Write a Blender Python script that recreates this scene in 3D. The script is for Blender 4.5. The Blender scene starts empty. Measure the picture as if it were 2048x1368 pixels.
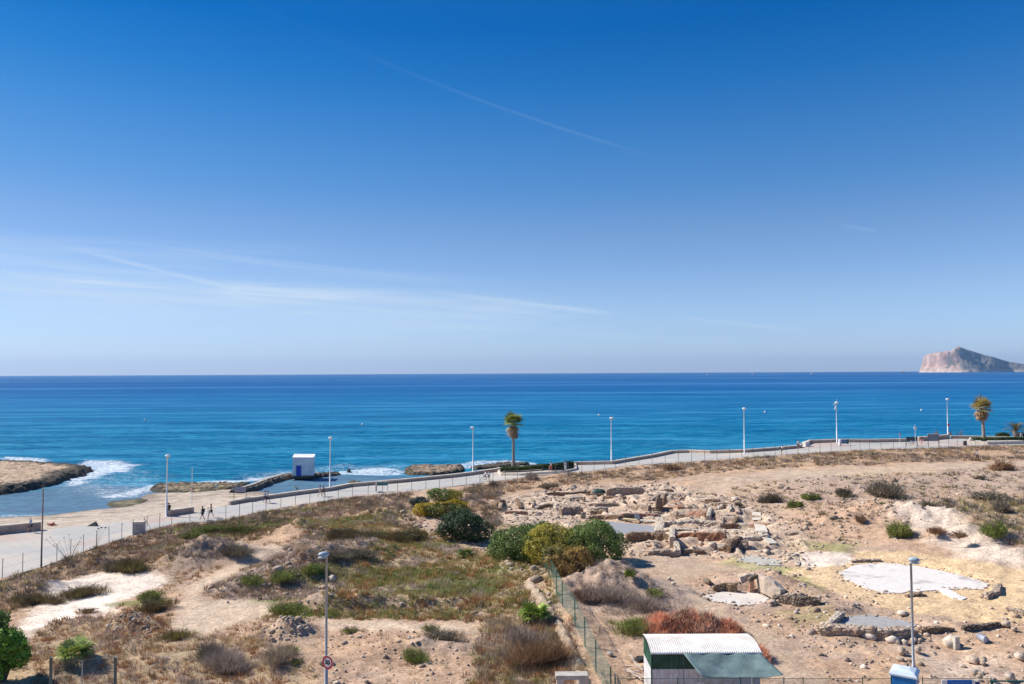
import bpy, math, random
import numpy as np
from mathutils import Vector, Matrix
random.seed(7); rng = np.random.default_rng(7)
S = bpy.context.scene; COL = S.collection; D = bpy.data

# ------------------------------------------------------------------ camera
CAMZ = 20.0; F = 1593.0
CM = Matrix.Rotation(math.radians(90) + math.atan(61 / F), 3, 'X') @ Matrix.Rotation(math.radians(-0.28), 3, 'Z')
cam = D.cameras.new('Camera'); cam.sensor_width = 36; cam.lens = F / 2048 * 36
cam.clip_start = 0.5; cam.clip_end = 60000
co = D.objects.new('Camera', cam); COL.objects.link(co)
co.matrix_world = Matrix.Translation((0, 0, CAMZ)) @ CM.to_4x4()
S.camera = co
S.render.resolution_x = 1024; S.render.resolution_y = 684
def ray(px, py):
    return (CM @ Vector(((px - 1024) / F, (684 - py) / F, -1))).normalized()

# ------------------------------------------------------------------ light, sky
SUN_EL, SUN_AZ = math.radians(41), math.radians(-68)      # azimuth from +Y towards +X
sd = Vector((math.sin(SUN_AZ) * math.cos(SUN_EL), math.cos(SUN_AZ) * math.cos(SUN_EL), math.sin(SUN_EL)))
sun = D.lights.new('Sun', 'SUN'); sun.energy = 5.0; sun.angle = math.radians(0.55); sun.color = (1, .95, .87)
so = D.objects.new('Sun', sun); COL.objects.link(so); so.rotation_euler = sd.to_track_quat('Z', 'Y').to_euler(); so.location = (-60, 20, 80)
S.view_settings.view_transform = 'Standard'; S.view_settings.look = 'None'; S.view_settings.gamma = 1
S.view_settings.exposure = 0.35

class NT:
    """small helper for node trees"""
    def __init__(s, t): s.t = t; s.n = t.nodes; s.l = t.links
    def new(s, k, **kw):
        n = s.n.new(k)
        for a, b in kw.items(): setattr(n, a, b)
        return n
    def set(s, sock, v):
        if hasattr(v, 'is_output') or isinstance(v, bpy.types.NodeSocket): s.l.new(v, sock)
        else:
            if hasattr(sock, 'default_value'):
                try: sock.default_value = v
                except Exception: sock.default_value = (*v, 1)
    def m(s, op, a, b=0.0, c=0.0, clamp=False):
        n = s.new('ShaderNodeMath', operation=op); n.use_clamp = clamp
        s.set(n.inputs[0], a); s.set(n.inputs[1], b)
        if len(n.inputs) > 2: s.set(n.inputs[2], c)
        return n.outputs[0]
    def mapr(s, v, a, b, c=0.0, d=1.0, smooth=True):
        n = s.new('ShaderNodeMapRange'); n.interpolation_type = 'SMOOTHSTEP' if smooth else 'LINEAR'
        for i, x in enumerate((v, a, b, c, d)): s.set(n.inputs[i], x)
        return n.outputs[0]
    def noise(s, vec, scale=1., detail=3., rough=.55, dist=0., col=False, dim='3D'):
        n = s.new('ShaderNodeTexNoise', noise_dimensions=dim)
        if vec is not None: s.l.new(vec, n.inputs['Vector'])
        n.inputs['Scale'].default_value = scale; n.inputs['Detail'].default_value = detail
        n.inputs['Roughness'].default_value = rough; n.inputs['Distortion'].default_value = dist
        return n.outputs['Color' if col else 'Fac']
    def scale(s, vec, sc, rot=(0, 0, 0)):
        n = s.new('ShaderNodeMapping'); s.l.new(vec, n.inputs[0]); n.inputs['Scale'].default_value = sc; n.inputs['Rotation'].default_value = rot
        return n.outputs[0]
    def mix(s, f, a, b, blend='MIX'):
        n = s.new('ShaderNodeMix', data_type='RGBA', blend_type=blend)
        s.set(n.inputs[0], f); s.set(n.inputs[6], a if not isinstance(a, tuple) else (*a, 1)[:4]); s.set(n.inputs[7], b if not isinstance(b, tuple) else (*b, 1)[:4])
        return n.outputs[2]
    def ramp(s, f, stops):
        n = s.new('ShaderNodeValToRGB'); s.set(n.inputs[0], f); e = n.color_ramp.elements
        while len(e) < len(stops): e.new(.5)
        for i, (p, c) in enumerate(stops): e[i].position = p; e[i].color = (*c, 1)[:4]
        return n.outputs[0]

W = D.worlds.new('World'); S.world = W; W.use_nodes = True
t = NT(W.node_tree); t.n.clear()
out = t.new('ShaderNodeOutputWorld'); bg = t.new('ShaderNodeBackground')
tc = t.new('ShaderNodeTexCoord'); sep = t.new('ShaderNodeSeparateXYZ'); t.l.new(tc.outputs['Generated'], sep.inputs[0])
X, Y, Z = sep.outputs
zc = t.m('MAXIMUM', Z, 0.004)
cmb = t.new('ShaderNodeCombineXYZ'); t.l.new(X, cmb.inputs[0]); t.l.new(Y, cmb.inputs[1]); t.l.new(zc, cmb.inputs[2])
sky = t.new('ShaderNodeTexSky', sky_type='NISHITA'); sky.sun_disc = False
sky.sun_elevation = SUN_EL; sky.sun_rotation = SUN_AZ; sky.altitude = 0; sky.air_density = 1.0; sky.dust_density = .35; sky.ozone_density = 3.0
t.l.new(cmb.outputs[0], sky.inputs[0])
hs = t.new('ShaderNodeHueSaturation'); hs.inputs['Saturation'].default_value = 1.12; hs.inputs['Value'].default_value = 1.0
t.l.new(sky.outputs[0], hs.inputs['Color'])
az = t.m('ARCTAN2', X, Y); el = t.m('ARCTAN2', Z, t.m('SQRT', t.m('ADD', t.m('MULTIPLY', X, X), t.m('MULTIPLY', Y, Y))))
ae = t.new('ShaderNodeCombineXYZ'); t.l.new(az, ae.inputs[0]); t.l.new(el, ae.inputs[1]); ae = ae.outputs[0]
def azel(px, py):
    d = ray(px, py); return math.atan2(d.x, d.y), math.atan2(d.z, math.hypot(d.x, d.y))
def streak(p0, p1, w, amp, wisp, seed, feath=.5):
    """a thin high cloud streak between two sky directions; w = half width (rad)"""
    (a0, e0), (a1, e1) = azel(*p0), azel(*p1)
    L = math.hypot(a1 - a0, e1 - e0); ux, uy = (a1 - a0) / L, (e1 - e0) / L
    da = t.m('SUBTRACT', az, a0); de = t.m('SUBTRACT', el, e0)
    al = t.m('ADD', t.m('MULTIPLY', da, ux), t.m('MULTIPLY', de, uy))
    pe = t.m('SUBTRACT', t.m('MULTIPLY', de, ux), t.m('MULTIPLY', da, uy))
    v = t.new('ShaderNodeCombineXYZ'); t.set(v.inputs[0], t.m('MULTIPLY', al, 5.)); t.set(v.inputs[1], t.m('MULTIPLY', pe, 90. if w > .012 else 260.)); v.inputs[2].default_value = seed
    n = t.noise(v.outputs[0], 1., 5., .6, .6)
    n2 = t.noise(v.outputs[0], .35, 2., .5)
    wob = t.m('MULTIPLY', t.m('SUBTRACT', n2, .5), w * .8)
    g = t.mapr(t.m('ABSOLUTE', t.m('ADD', pe, wob)), 0., w, 1., 0.)
    e = t.m('MULTIPLY', t.mapr(al, -feath * L * .3, L * feath * .6, 0, 1), t.mapr(al, L * .75, L * 1.02, 1, 0))
    c = t.mapr(n, .36, .64, 1 - wisp, 1.)
    return t.m('MULTIPLY', t.m('MULTIPLY', t.m('MULTIPLY', g, e), c), amp)
cl = None
for a in [((-300, 570), (1100, 640), .06, .34, .6, 51.), ((-300, 470), (500, 530), .03, .2, .8, 55.), ((-200, 515), (1270, 640), .028, .44, .95, 1.), ((-200, 560), (900, 590), .018, .3, .95, 5.), ((150, 498), (480, 580), .0045, .32, .6, 9.),
          ((880, 585), (1260, 632), .005, .42, .5, 13.), ((300, 495), (900, 560), .009, .22, .95, 17.), ((-200, 600), (420, 612), .009, .2, .9, 21.),
          ((1330, 632), (1640, 662), .005, .25, .8, 25.), ((850, 650), (1340, 678), .005, .22, .9, 29.), ((1680, 450), (1760, 466), .004, .14, .7, 33.),
          ((620, 60), (1350, 326), .0034, .062, .6, 37.), ((1180, 665), (1760, 705), .006, .13, .9, 41.), ((-200, 480), (700, 500), .014, .10, .9, 45.)]:
    s_ = streak(*a, feath=1.2 if a[0][0] == 620 else .5)
    cl = s_ if cl is None else t.m('ADD', cl, s_)
# the sky's own colour: deep blue overhead, pale and milky low over the sea
tint = t.ramp(t.m('DIVIDE', el, .9), [(0, (.80, 1.0, 1.78)), (.04, (.80, .96, 1.47)), (.10, (.86, .93, 1.22)), (.20, (.70, .82, 1.05)), (.25, (.48, .78, 1.05)), (.31, (.32, .73, 1.05)), (.39, (.10, .63, 1.03)), (.46, (.0, .53, 1.0)), (1, (.20, .60, .95))])
sk = t.mix(1., hs.outputs[0], tint, 'MULTIPLY')
azf = t.mapr(az, -.62, .62, .86, 1.14, False); sc_ = t.new('ShaderNodeVectorMath', operation='SCALE'); t.l.new(sk, sc_.inputs[0]); t.l.new(azf, sc_.inputs['Scale'])
c2 = t.mix(t.m('MINIMUM', cl, .8), sc_.outputs[0], (6.0, 7.2, 8.6))
t.l.new(c2, bg.inputs[0]); bg.inputs[1].default_value = 0.085
t.l.new(bg.outputs[0], out.inputs[0])

# ------------------------------------------------------------------ mesh helpers
def link(o, parent=None):
    COL.objects.link(o)
    if parent is not None: o.parent = parent
    return o
def tag(o, label=None, cat=None, group=None, kind=None):
    if label: o['label'] = label
    if cat: o['category'] = cat
    if group: o['group'] = group
    if kind: o['kind'] = kind
    return o
def empty(name, loc, rz=0., label=None, cat=None, group=None):
    o = D.objects.new(name, None); o.location = loc; o.rotation_euler = (0, 0, rz); o.empty_display_size = .3
    link(o); return tag(o, label, cat, group)
def npmesh(name, V, Fc, mat, parent=None, col=None, smooth=False, attrs=None, loc=(0, 0, 0)):
    V = np.asarray(V, dtype=np.float32); Fc = np.asarray(Fc, dtype=np.int32); k = Fc.shape[1]
    me = D.meshes.new(name); me.vertices.add(len(V)); me.vertices.foreach_set('co', V.ravel())
    me.loops.add(Fc.size); me.loops.foreach_set('vertex_index', Fc.ravel())
    me.polygons.add(len(Fc)); me.polygons.foreach_set('loop_start', np.arange(0, Fc.size, k, dtype=np.int32))
    try: me.polygons.foreach_set('loop_total', np.full(len(Fc), k, dtype=np.int32))
    except Exception: pass
    if smooth: me.polygons.foreach_set('use_smooth', np.ones(len(Fc), dtype=bool))
    me.update(calc_edges=True); me.validate()
    if col is not None:
        a = me.color_attributes.new('col', 'FLOAT_COLOR', 'POINT')
        c = np.ones((len(V), 4), np.float32); c[:, :3] = col; a.data.foreach_set('color', c.ravel())
    for n_, arr in (attrs or {}).items():
        a = me.attributes.new(n_, 'FLOAT', 'POINT'); a.data.foreach_set('value', np.asarray(arr, dtype=np.float32).ravel())
    me.materials.append(mat)
    o = D.objects.new(name, me); o.location = loc
    return link(o, parent)
class MB:
    def __init__(s): s.v = []; s.f = []
    def add(s, v, f):
        b = len(s.v); s.v += [tuple(p) for p in v]; s.f += [tuple(i + b for i in q) for q in f]; return s
    def box(s, c, d, rz=0., tap=1., jit=0.):
        cx, cy, cz = c; dx, dy, dz = [q / 2 for q in d]; P = []
        for sz in (-1, 1):
            k = tap if sz > 0 else 1
            for sx, sy in ((-1, -1), (1, -1), (1, 1), (-1, 1)):
                x, y = sx * dx * k, sy * dy * k
                P.append((cx + x * math.cos(rz) - y * math.sin(rz) + random.uniform(-jit, jit), cy + x * math.sin(rz) + y * math.cos(rz) + random.uniform(-jit, jit), cz + sz * dz + random.uniform(-jit, jit)))
        return s.add(P, [(3, 2, 1, 0), (4, 5, 6, 7), (0, 1, 5, 4), (1, 2, 6, 5), (2, 3, 7, 6), (3, 0, 4, 7)])
    def tube(s, pts, rad, n=8, cap=True):
        pts = [Vector(p) for p in pts]
        if not hasattr(rad, '__len__'): rad = [rad] * len(pts)
        V = []; Fc = []
        for i, p in enumerate(pts):
            d = (pts[min(i + 1, len(pts) - 1)] - pts[max(i - 1, 0)]).normalized()
            a = d.cross(Vector((0, 0, 1)) if abs(d.z) < .95 else Vector((0, 1, 0))).normalized(); b = d.cross(a)
            for k in range(n):
                th = 2 * math.pi * k / n; V.append(p + (a * math.cos(th) + b * math.sin(th)) * rad[i])
        for i in range(len(pts) - 1):
            for k in range(n):
                k2 = (k + 1) % n; Fc.append((i * n + k, i * n + k2, (i + 1) * n + k2, (i + 1) * n + k))
        if cap: Fc.append(tuple(range(n))); Fc.append(tuple((len(pts) - 1) * n + k for k in reversed(range(n))))
        return s.add(V, Fc)
    def lathe(s, prof, n=16, c=(0, 0, 0), sx=1., sy=1.):
        V = [(c[0] + r * math.cos(2 * math.pi * k / n) * sx, c[1] + r * math.sin(2 * math.pi * k / n) * sy, c[2] + z) for r, z in prof for k in range(n)]
        Fc = [(i * n + k, i * n + (k + 1) % n, (i + 1) * n + (k + 1) % n, (i + 1) * n + k) for i in range(len(prof) - 1) for k in range(n)]
        Fc.append(tuple(reversed(range(n)))); Fc.append(tuple((len(prof) - 1) * n + k for k in range(n)))
        return s.add(V, Fc)
    def build(s, name, mat, parent=None, smooth=False, loc=None):
        off = Vector(loc) if loc is not None else Vector((0, 0, 0))
        me = D.meshes.new(name); me.from_pydata([tuple(Vector(v) - off) for v in s.v], [], s.f); me.update()
        if smooth: me.polygons.foreach_set('use_smooth', [True] * len(me.polygons))
        me.materials.append(mat); o = D.objects.new(name, me); o.location = off
        return link(o, parent)

# ------------------------------------------------------------------ numpy noise
def _h(ix, iy, s):
    n = (ix * 374761393 + iy * 668265263 + s * 982451653) & 0xffffffff
    n = ((n ^ (n >> 13)) * 1274126177) & 0xffffffff
    return ((n ^ (n >> 16)) & 0xffff) / 65535.0
def vn(x, y, s=0):
    ix = np.floor(x).astype(np.int64); iy = np.floor(y).astype(np.int64); fx = x - ix; fy = y - iy
    fx = fx * fx * (3 - 2 * fx); fy = fy * fy * (3 - 2 * fy)
    a, b, c, d = _h(ix, iy, s), _h(ix + 1, iy, s), _h(ix, iy + 1, s), _h(ix + 1, iy + 1, s)
    return (a * (1 - fx) + b * fx) * (1 - fy) + (c * (1 - fx) + d * fx) * fy
def fbm(x, y, s=0, o=4, g=.5):
    r = 0; a = 1; t_ = 0
    for k in range(o):
        r = r + a * vn(x * 2 ** k + 17.3 * k, y * 2 ** k - 9.1 * k, s + k); t_ += a; a *= g
    return r / t_
def ss(a, b, x):
    q = np.clip((x - a) / (b - a), 0, 1); return q * q * (3 - 2 * q)
def pdist(x, y, poly, closed=True):
    """signed distance (positive inside) to a polygon, or distance to an open line"""
    P = np.asarray(poly, float)[:, :2]; n = len(P); d2 = np.full(x.shape, 1e18); ins = np.zeros(x.shape, bool)
    for i in range(n if closed else n - 1):
        a = P[i]; b = P[(i + 1) % n]; e = b - a; L = e @ e + 1e-12
        tt = np.clip(((x - a[0]) * e[0] + (y - a[1]) * e[1]) / L, 0, 1)
        d2 = np.minimum(d2, (x - a[0] - tt * e[0]) ** 2 + (y - a[1] - tt * e[1]) ** 2)
        if closed:
            c = (a[1] > y) != (b[1] > y)
            if abs(e[1]) > 1e-12: ins ^= c & (x < e[0] * (y - a[1]) / e[1] + a[0])
    d = np.sqrt(d2)
    return np.where(ins, d, -d) if closed else d

# ------------------------------------------------------------------ lie of the land
LAMPS = [(333, 1033), (660, 981), (946, 949), (1223, 928), (1489, 907), (1674, 886), (1896, 875)]
def Hp(px): return float(np.interp(px, [333, 660, 946, 1223, 1489, 1674, 1896, 2300], [18.7, 18.0, 17.2, 15.8, 14.5, 14.1, 13.9, 13.8]))
def zp(px): return CAMZ - Hp(px)
def at(px, py, z=0.):
    d = ray(px, py); k = (z - CAMZ) / d.z; return Vector((d.x * k, d.y * k, z))
OUT = [(-260, 1102), (0, 1068), (82, 1060), (335, 1033), (388, 1025), (460, 1010), (500, 1003), (601, 989), (660, 982), (700, 974), (805, 965), (906, 955), (946, 950),
       (1008, 941), (1090, 935), (1154, 930), (1225, 928.5), (1306, 915), (1344, 907), (1377, 905.5), (1420, 907), (1491, 905), (1559, 900), (1600, 896), (1621, 886.5), (1674, 884.5),
       (1740, 885), (1814, 883.5), (1857, 881), (1898, 877), (1943, 877.5), (2048, 880), (2330, 884)]
INN = [(-260, 1260), (0, 1157), (81, 1134), (193, 1093), (264, 1070), (300, 1060), (343, 1048), (444, 1041), (520, 1023), (601, 1009), (695, 995), (736, 991), (850, 979), (919, 971),
       (975, 965), (1052, 954), (1121, 946), (1174, 943), (1250, 932), (1344, 926), (1420, 921), (1480, 916), (1563, 910), (1666, 904), (1740, 899), (1800, 898), (1875, 896), (1965, 891), (2048, 890), (2330, 889)]
OUTW = [at(a, b, zp(a)) for a, b in OUT]; INNW = [at(a, b, zp(a)) for a, b in INN]
def dense(L, step=1.5):
    r = []
    for a, b in zip(L[:-1], L[1:]):
        n = max(1, int((b - a).length / step)); r += [a.lerp(b, i / n) for i in range(n)]
    return r + [L[-1]]
CTL = [(a, b, Hp(a) - .12) for a, b in INN] + [(x, 1368, 17) for x in range(-150, 2300, 200)] + [(x, 1520, 17) for x in range(-200, 2400, 300)] + [
    (60, 1200, 18.1), (150, 1200, 17.9), (300, 1150, 17.9), (450, 1130, 17.8), (420, 1210, 17.6), (650, 1180, 17.4), (850, 1100, 17.4), (900, 1200, 17.2), (600, 1300, 17.1), (250, 1300, 17.3),
    (1000, 1000, 17.2), (1100, 1040, 17.3), (1200, 1000, 16.9), (1400, 1000, 16.1), (1300, 1100, 17.0), (1450, 1150, 16.9), (1250, 1250, 17), (1600, 1000, 15.3), (1600, 1080, 16.1), (1800, 980, 14.7),
    (1800, 1050, 15.5), (1820, 1160, 16.5), (1700, 1160, 16.6), (1700, 1250, 16.8), (2000, 1000, 14.6), (2040, 1100, 15.5), (2040, 1200, 16.4), (1950, 924, 14), (1700, 940, 14.3), (1500, 950, 15.0),
    (1300, 960, 16), (1800, 1300, 16.9), (2000, 1300, 16.8), (1500, 1060, 16.6), (1400, 1060, 16.9), (750, 1020, 17.8), (900, 1020, 17.4)]
CW = np.array([(*at(a, b, CAMZ - h).xy, CAMZ - h) for a, b, h in CTL])
def hsmooth(x, y):
    x = np.asarray(x, float); y = np.asarray(y, float); w = 0; z = 0
    if x.size < 50:
        q = (x[..., None] - CW[:, 0]) ** 2 + (y[..., None] - CW[:, 1]) ** 2
        k = np.exp(-q / 72.) + 1e-4 / (1 + q / 60.) ** 2
        return (k * CW[:, 2]).sum(-1) / k.sum(-1)
    for cx, cy, cz in CW:
        k = np.exp(-((x - cx) ** 2 + (y - cy) ** 2) / 72.) + 1e-4 / (1 + ((x - cx) ** 2 + (y - cy) ** 2) / 60.) ** 2
        w = w + k; z = z + k * cz
    return z / w
def gp(px, py, fn=hsmooth):
    """point of the ground seen at a photograph pixel"""
    z = 3.
    for i in range(25):
        p = at(px, py, z); z = z * .5 + .5 * float(fn(p.x, p.y))
    p = at(px, py, z); return p
# mounds and banks: pixel of the centre, half length, half width (m), rotation, height
BUMPS = [(at_, a, b, math.radians(r), h) for at_, a, b, r, h in [
    ((425, 1118), 4.2, 2.6, 20, 1.5), ((265, 1253), 1.5, 1.0, 0, .75), ((578, 1268), 1.5, 1.1, 10, .8), ((600, 1064), 3.0, 2.2, 0, 1.0), ((640, 1130), 5.5, 2.6, 25, 1.2), ((560, 1165), 5.5, 2.2, 30, .7),
    ((740, 1105), 3.5, 2.5, 0, .7), ((1205, 1180), 3.6, 2.8, 0, 1.5), ((1300, 1195), 3.5, 2.2, 0, .5), ((1145, 1145), 2.2, 2.2, 0, .5), ((700, 1215), 4.0, .8, 2, .55), ((850, 1212), 4.5, .9, 0, .55), ((640, 1212), 2.4, 1.0, 0, .5),
    ((1040, 1150), 1.2, 4.5, 35, .6), ((1085, 1185), 1.1, 4.0, 30, .5), ((780, 1035), 5.5, 2.4, -30, .9), ((1560, 1178), 2.8, 2.2, -35, .7), ((1500, 1165), 2.4, 1.0, 0, .45),
    ((1850, 1045), 7, 1.7, -42, .9), ((1960, 1085), 6, 1.7, -42, .9), ((1740, 1040), 8, 3.5, 0, .5), ((2040, 1120), 4, 1.8, -42, .7), ((1990, 1062), 9, 5, -20, .35),
    ((1640, 1050), 5, 3, 0, .4), ((1450, 962), 7, 2, 0, .4), ((130, 1255), 4, 1.5, 10, .3), ((60, 1185), 3.5, 1.6, 20, .8), ((180, 1130), 6, 1.5, 38, .5), ((400, 1062), 6, 1.8, 15, .3),
    ((1370, 1020), 5, 2, 0, .3), ((1160, 1240), 1.5, 3, 20, .4), ((1500, 1080), 3, 2, 0, .5), ((330, 1330), 2, 1.4, 0, .4), ((830, 1300), 3, 1.2, 0, .45), ((620, 1330), 2.5, 1, 0, .35), ((160, 1330), 2.4, 1.2, 0, .5)]]
BW = [(gp(*p), a, b, r, h) for p, a, b, r, h in BUMPS]
def wpoly(L): return [gp(a, b) for a, b in L]
FL = dict(  # levelled floors
    mosaic=[(1677, 1148), (1708, 1129), (1770, 1123), (1836, 1128), (1893, 1139), (1941, 1151), (1979, 1165), (1965, 1177), (1912, 1177), (1870, 1182), (1822, 1186), (1798, 1190), (1770, 1189), (1736, 1182), (1693, 1162)],
    pool=[(1190, 1040), (1316, 1046), (1316, 1067), (1240, 1066), (1200, 1058)],
    tank=[(1476, 1122), (1490, 1110), (1530, 1113), (1560, 1119), (1566, 1130), (1520, 1131)],
    small=[(1405, 1189), (1443, 1178), (1508, 1179), (1538, 1187), (1532, 1199), (1480, 1206), (1428, 1198)],
    grey=[(1674, 1257), (1693, 1227), (1738, 1222), (1800, 1232), (1834, 1241), (1822, 1257), (1750, 1262)])
FLW = {k: wpoly(v) for k, v in FL.items()}
RUIN = wpoly([(1000, 1000), (1100, 975), (1330, 965), (1440, 990), (1540, 1020), (1640, 1080), (1600, 1130), (1440, 1118), (1240, 1115), (1180, 1060), (1010, 1050)])
RUIN2 = wpoly([(1340, 1150), (1620, 1130), (1720, 1190), (2048, 1230), (2130, 1330), (2080, 1368), (1700, 1368), (1560, 1240), (1350, 1190)])
PATHS = [wpoly(p) for p in [
    [(475, 1092), (570, 1094), (545, 1115), (470, 1150), (405, 1182), (400, 1204), (480, 1202), (556, 1203), (545, 1226), (470, 1250), (395, 1272), (350, 1262), (358, 1215), (375, 1175), (440, 1140), (490, 1112)],
    [(645, 1241), (800, 1243), (955, 1248), (940, 1266), (780, 1262), (640, 1256)],
    [(30, 1258), (90, 1195), (160, 1155), (235, 1140), (320, 1148), (335, 1165), (260, 1195), (200, 1232), (110, 1250), (50, 1275)],
    [(1230, 1122), (1330, 1112), (1470, 1128), (1590, 1128), (1560, 1146), (1440, 1142), (1370, 1160), (1390, 1190), (1480, 1230), (1560, 1280), (1680, 1380), (1570, 1380), (1500, 1295), (1400, 1225), (1300, 1185), (1330, 1150)],
    [(1400, 968), (1500, 945), (1700, 934), (2048, 922), (2150, 918), (2150, 930), (1700, 950), (1500, 965), (1420, 990)]]]
def rooms(x, y):
    """rows of excavated rooms: sunken floors parted by the stumps of walls"""
    m = ss(-.5, 1.5, pdist(x, y, RUIN)); c, s_ = math.cos(.06), math.sin(.06); wx, wy = (fbm(x * .3, y * .3, 401, 2) - .5) * 1.2, (fbm(x * .3, y * .3, 403, 2) - .5) * 1.2
    v = (y * c - x * s_ + wy) / 3.4; r_ = np.floor(v); L = 4.2 + 4.5 * _h(r_.astype(np.int64), r_.astype(np.int64) * 0 + 3, 411); u = (x * c + y * s_ + wx) / L + 7.3 * r_
    i, j = np.floor(u).astype(np.int64), r_.astype(np.int64); fl = -.5 * _h(i, j, 421) + .1
    du = np.minimum(u - i, 1 - u + i) * L; dv = np.minimum(v - j, 1 - v + j) * 3.4
    eu = _h(np.where(u - i > .5, i + 1, i), j, 431) > .35; ev = _h(i, np.where(v - j > .5, j + 1, j), 441) > .25
    rag = .35 + .9 * fbm(x * 1.7, y * 1.7, 451, 3)
    w = np.maximum(ss(.34, .16, du) * eu, ss(.34, .16, dv) * ev); return m, np.where(w > 0, fl * (1 - w) + w * (.34 * rag - .1), fl * ss(.2, .7, np.minimum(du, dv))), w * m
def hground(x, y, detail=True):
    """height of the ground sheet at arrays x, y"""
    x = np.atleast_1d(np.asarray(x, float)); y = np.atleast_1d(np.asarray(y, float))
    z = hsmooth(x, y)
    for p, a, b, r, h in BW:
        dx = x - p.x; dy = y - p.y; c, s_ = math.cos(r), math.sin(r)
        q = ((dx * c + dy * s_) / a) ** 2 + ((-dx * s_ + dy * c) / b) ** 2
        z = z + h * 1.3 * np.exp(-q * 1.1) * (.5 + 1.0 * fbm(x * .9, y * .9, 3, 4, .6))
    if detail:
        rough = np.full(x.shape, .55)
        rough = np.maximum(rough, ss(-1, 2, pdist(x, y, RUIN)) * 1.0); rough = np.maximum(rough, ss(-1, 2, pdist(x, y, RUIN2)) * .7)
        for P in PATHS: rough = rough * (1 - .85 * ss(-.6, .8, pdist(x, y, P)))
        z = z + rough * (.7 * (fbm(x * .35, y * .35, 11, 3) - .5) + .42 * (fbm(x * 1.3, y * 1.3, 21, 4, .6) - .5))
    rm, rz, _ = rooms(x, y); z = z + rz * rm
    for k, P in FLW.items():
        m = ss(-.9, -.1, pdist(x, y, P)); zz = sum(p.z for p in P) / len(P) - (.25 if k in ('pool', 'small', 'grey') else .05)
        z = z * (1 - m) + zz * m
    dI = pdist(x, y, INNW, False)
    side = ss(0, 5, dI)
    zi = np.interp(x, [p.x for p in INNW], [p.z for p in INNW])
    z = (zi + .02 + .25 * (fbm(x * 1.1, y * 1.1, 5, 3) - .5)) * (1 - side) + z * side
    return z
GH = lambda x, y: float(hground(x, y)[0])
def gq(px, py): return gp(px, py, lambda x, y: GH(x, y))
# ------------------------------------------------------------------ materials
MATS = {}
def mat(name, color, rough=.8, var=.18, nscale=4., bump=0., bscale=20., spec=.3, metal=0., two=None, coord='Object'):
    if name in MATS: return MATS[name]
    m = D.materials.new(name); m.use_nodes = True; t = NT(m.node_tree); b = t.n['Principled BSDF']
    tc = t.new('ShaderNodeTexCoord'); v = tc.outputs[coord]
    n = t.noise(v, nscale, 4., .6)
    two = two or tuple(c * (1 - var) for c in color); hi = tuple(min(1, c * (1 + var)) for c in color)
    c = t.mix(t.mapr(n, .3, .7), two, hi); t.l.new(c, b.inputs['Base Color'])
    b.inputs['Roughness'].default_value = rough; b.inputs['Specular IOR Level'].default_value = spec; b.inputs['Metallic'].default_value = metal
    if bump:
        bp = t.new('ShaderNodeBump'); bp.inputs['Strength'].default_value = bump; bp.inputs['Distance'].default_value = .05
        t.l.new(t.noise(v, bscale, 5., .65), bp.inputs['Height']); t.l.new(bp.outputs[0], b.inputs['Normal'])
    MATS[name] = m; return m
def vmat(name, rough=.85, nscale=1.5, amp=.35, spec=.2, trans=0.):
    """material whose own colour comes from the mesh's colour layer, with noise on top"""
    if name in MATS: return MATS[name]
    m = D.materials.new(name); m.use_nodes = True; t = NT(m.node_tree); b = t.n['Principled BSDF']
    a = t.new('ShaderNodeAttribute', attribute_name='col'); tc = t.new('ShaderNodeTexCoord')
    n = t.noise(tc.outputs['Object'], nscale, 4., .6)
    k = t.mapr(n, .3, .7, 1 - amp, 1 + amp)
    c = t.new('ShaderNodeVectorMath', operation='SCALE'); t.l.new(a.outputs['Color'], c.inputs[0]); t.l.new(k, c.inputs['Scale'])
    t.l.new(c.outputs[0], b.inputs['Base Color']); b.inputs['Roughness'].default_value = rough; b.inputs['Specular IOR Level'].default_value = spec
    if trans:
        tr = t.new('ShaderNodeBsdfTranslucent'); t.l.new(c.outputs[0], tr.inputs[0]); mx = t.new('ShaderNodeMixShader'); mx.inputs[0].default_value = trans
        t.l.new(b.outputs[0], mx.inputs[1]); t.l.new(tr.outputs[0], mx.inputs[2]); t.l.new(mx.outputs[0], t.n['Material Output'].inputs[0])
    MATS[name] = m; return m

# ------------------------------------------------------------------ ground sheet
gx = np.arange(-92, 160, .24); gy = [30.]
while gy[-1] < 215: gy.append(gy[-1] + max(.14, .0031 * gy[-1]))
gy = np.array(gy); GX, GY = np.meshgrid(gx, gy); nx, ny = len(gx), len(gy)
x, y = GX.ravel(), GY.ravel()
GZ = hground(x, y)
pxs = np.arange(-250, 2330, 6.)
oy = np.interp(pxs, [a for a, b in OUT], [b for a, b in OUT]); iy = np.interp(pxs, [a for a, b in INN], [b for a, b in INN])
PO = [at(a, b, zp(a)) for a, b in zip(pxs, oy)]; PI_ = [at(a, b, zp(a)) for a, b in zip(pxs, iy)]
PROM = PO + PI_[::-1]
dP = pdist(x, y, PROM)
SEAP = PO + [Vector((400, 175, 0)), Vector((400, 600, 0)), Vector((-400, 600, 0)), Vector((-400, 60, 0))]
dS = pdist(x, y, SEAP)
SHORE = [(-260, 1062), (0, 1035), (96, 1031), (190, 1019), (216, 1017), (250, 1013), (285, 1004), (280, 996), (300, 988), (330, 984), (400, 981), (470, 977), (505, 982), (535, 985), (560, 992), (590, 990)]
BEACH = [at(a, b, 0.) for a, b in SHORE] + [at(a, b, zp(a)) for a, b in reversed([q for q in OUT if q[0] <= 601])]
dB = pdist(x, y, BEACH); dSh = -pdist(x, y, [at(a, b, 0.) for a, b in SHORE], False); dSh = np.abs(pdist(x, y, [at(a, b, 0.) for a, b in SHORE], False))
dO = pdist(x, y, [at(a, b, zp(a)) for a, b in OUT], False)
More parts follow.
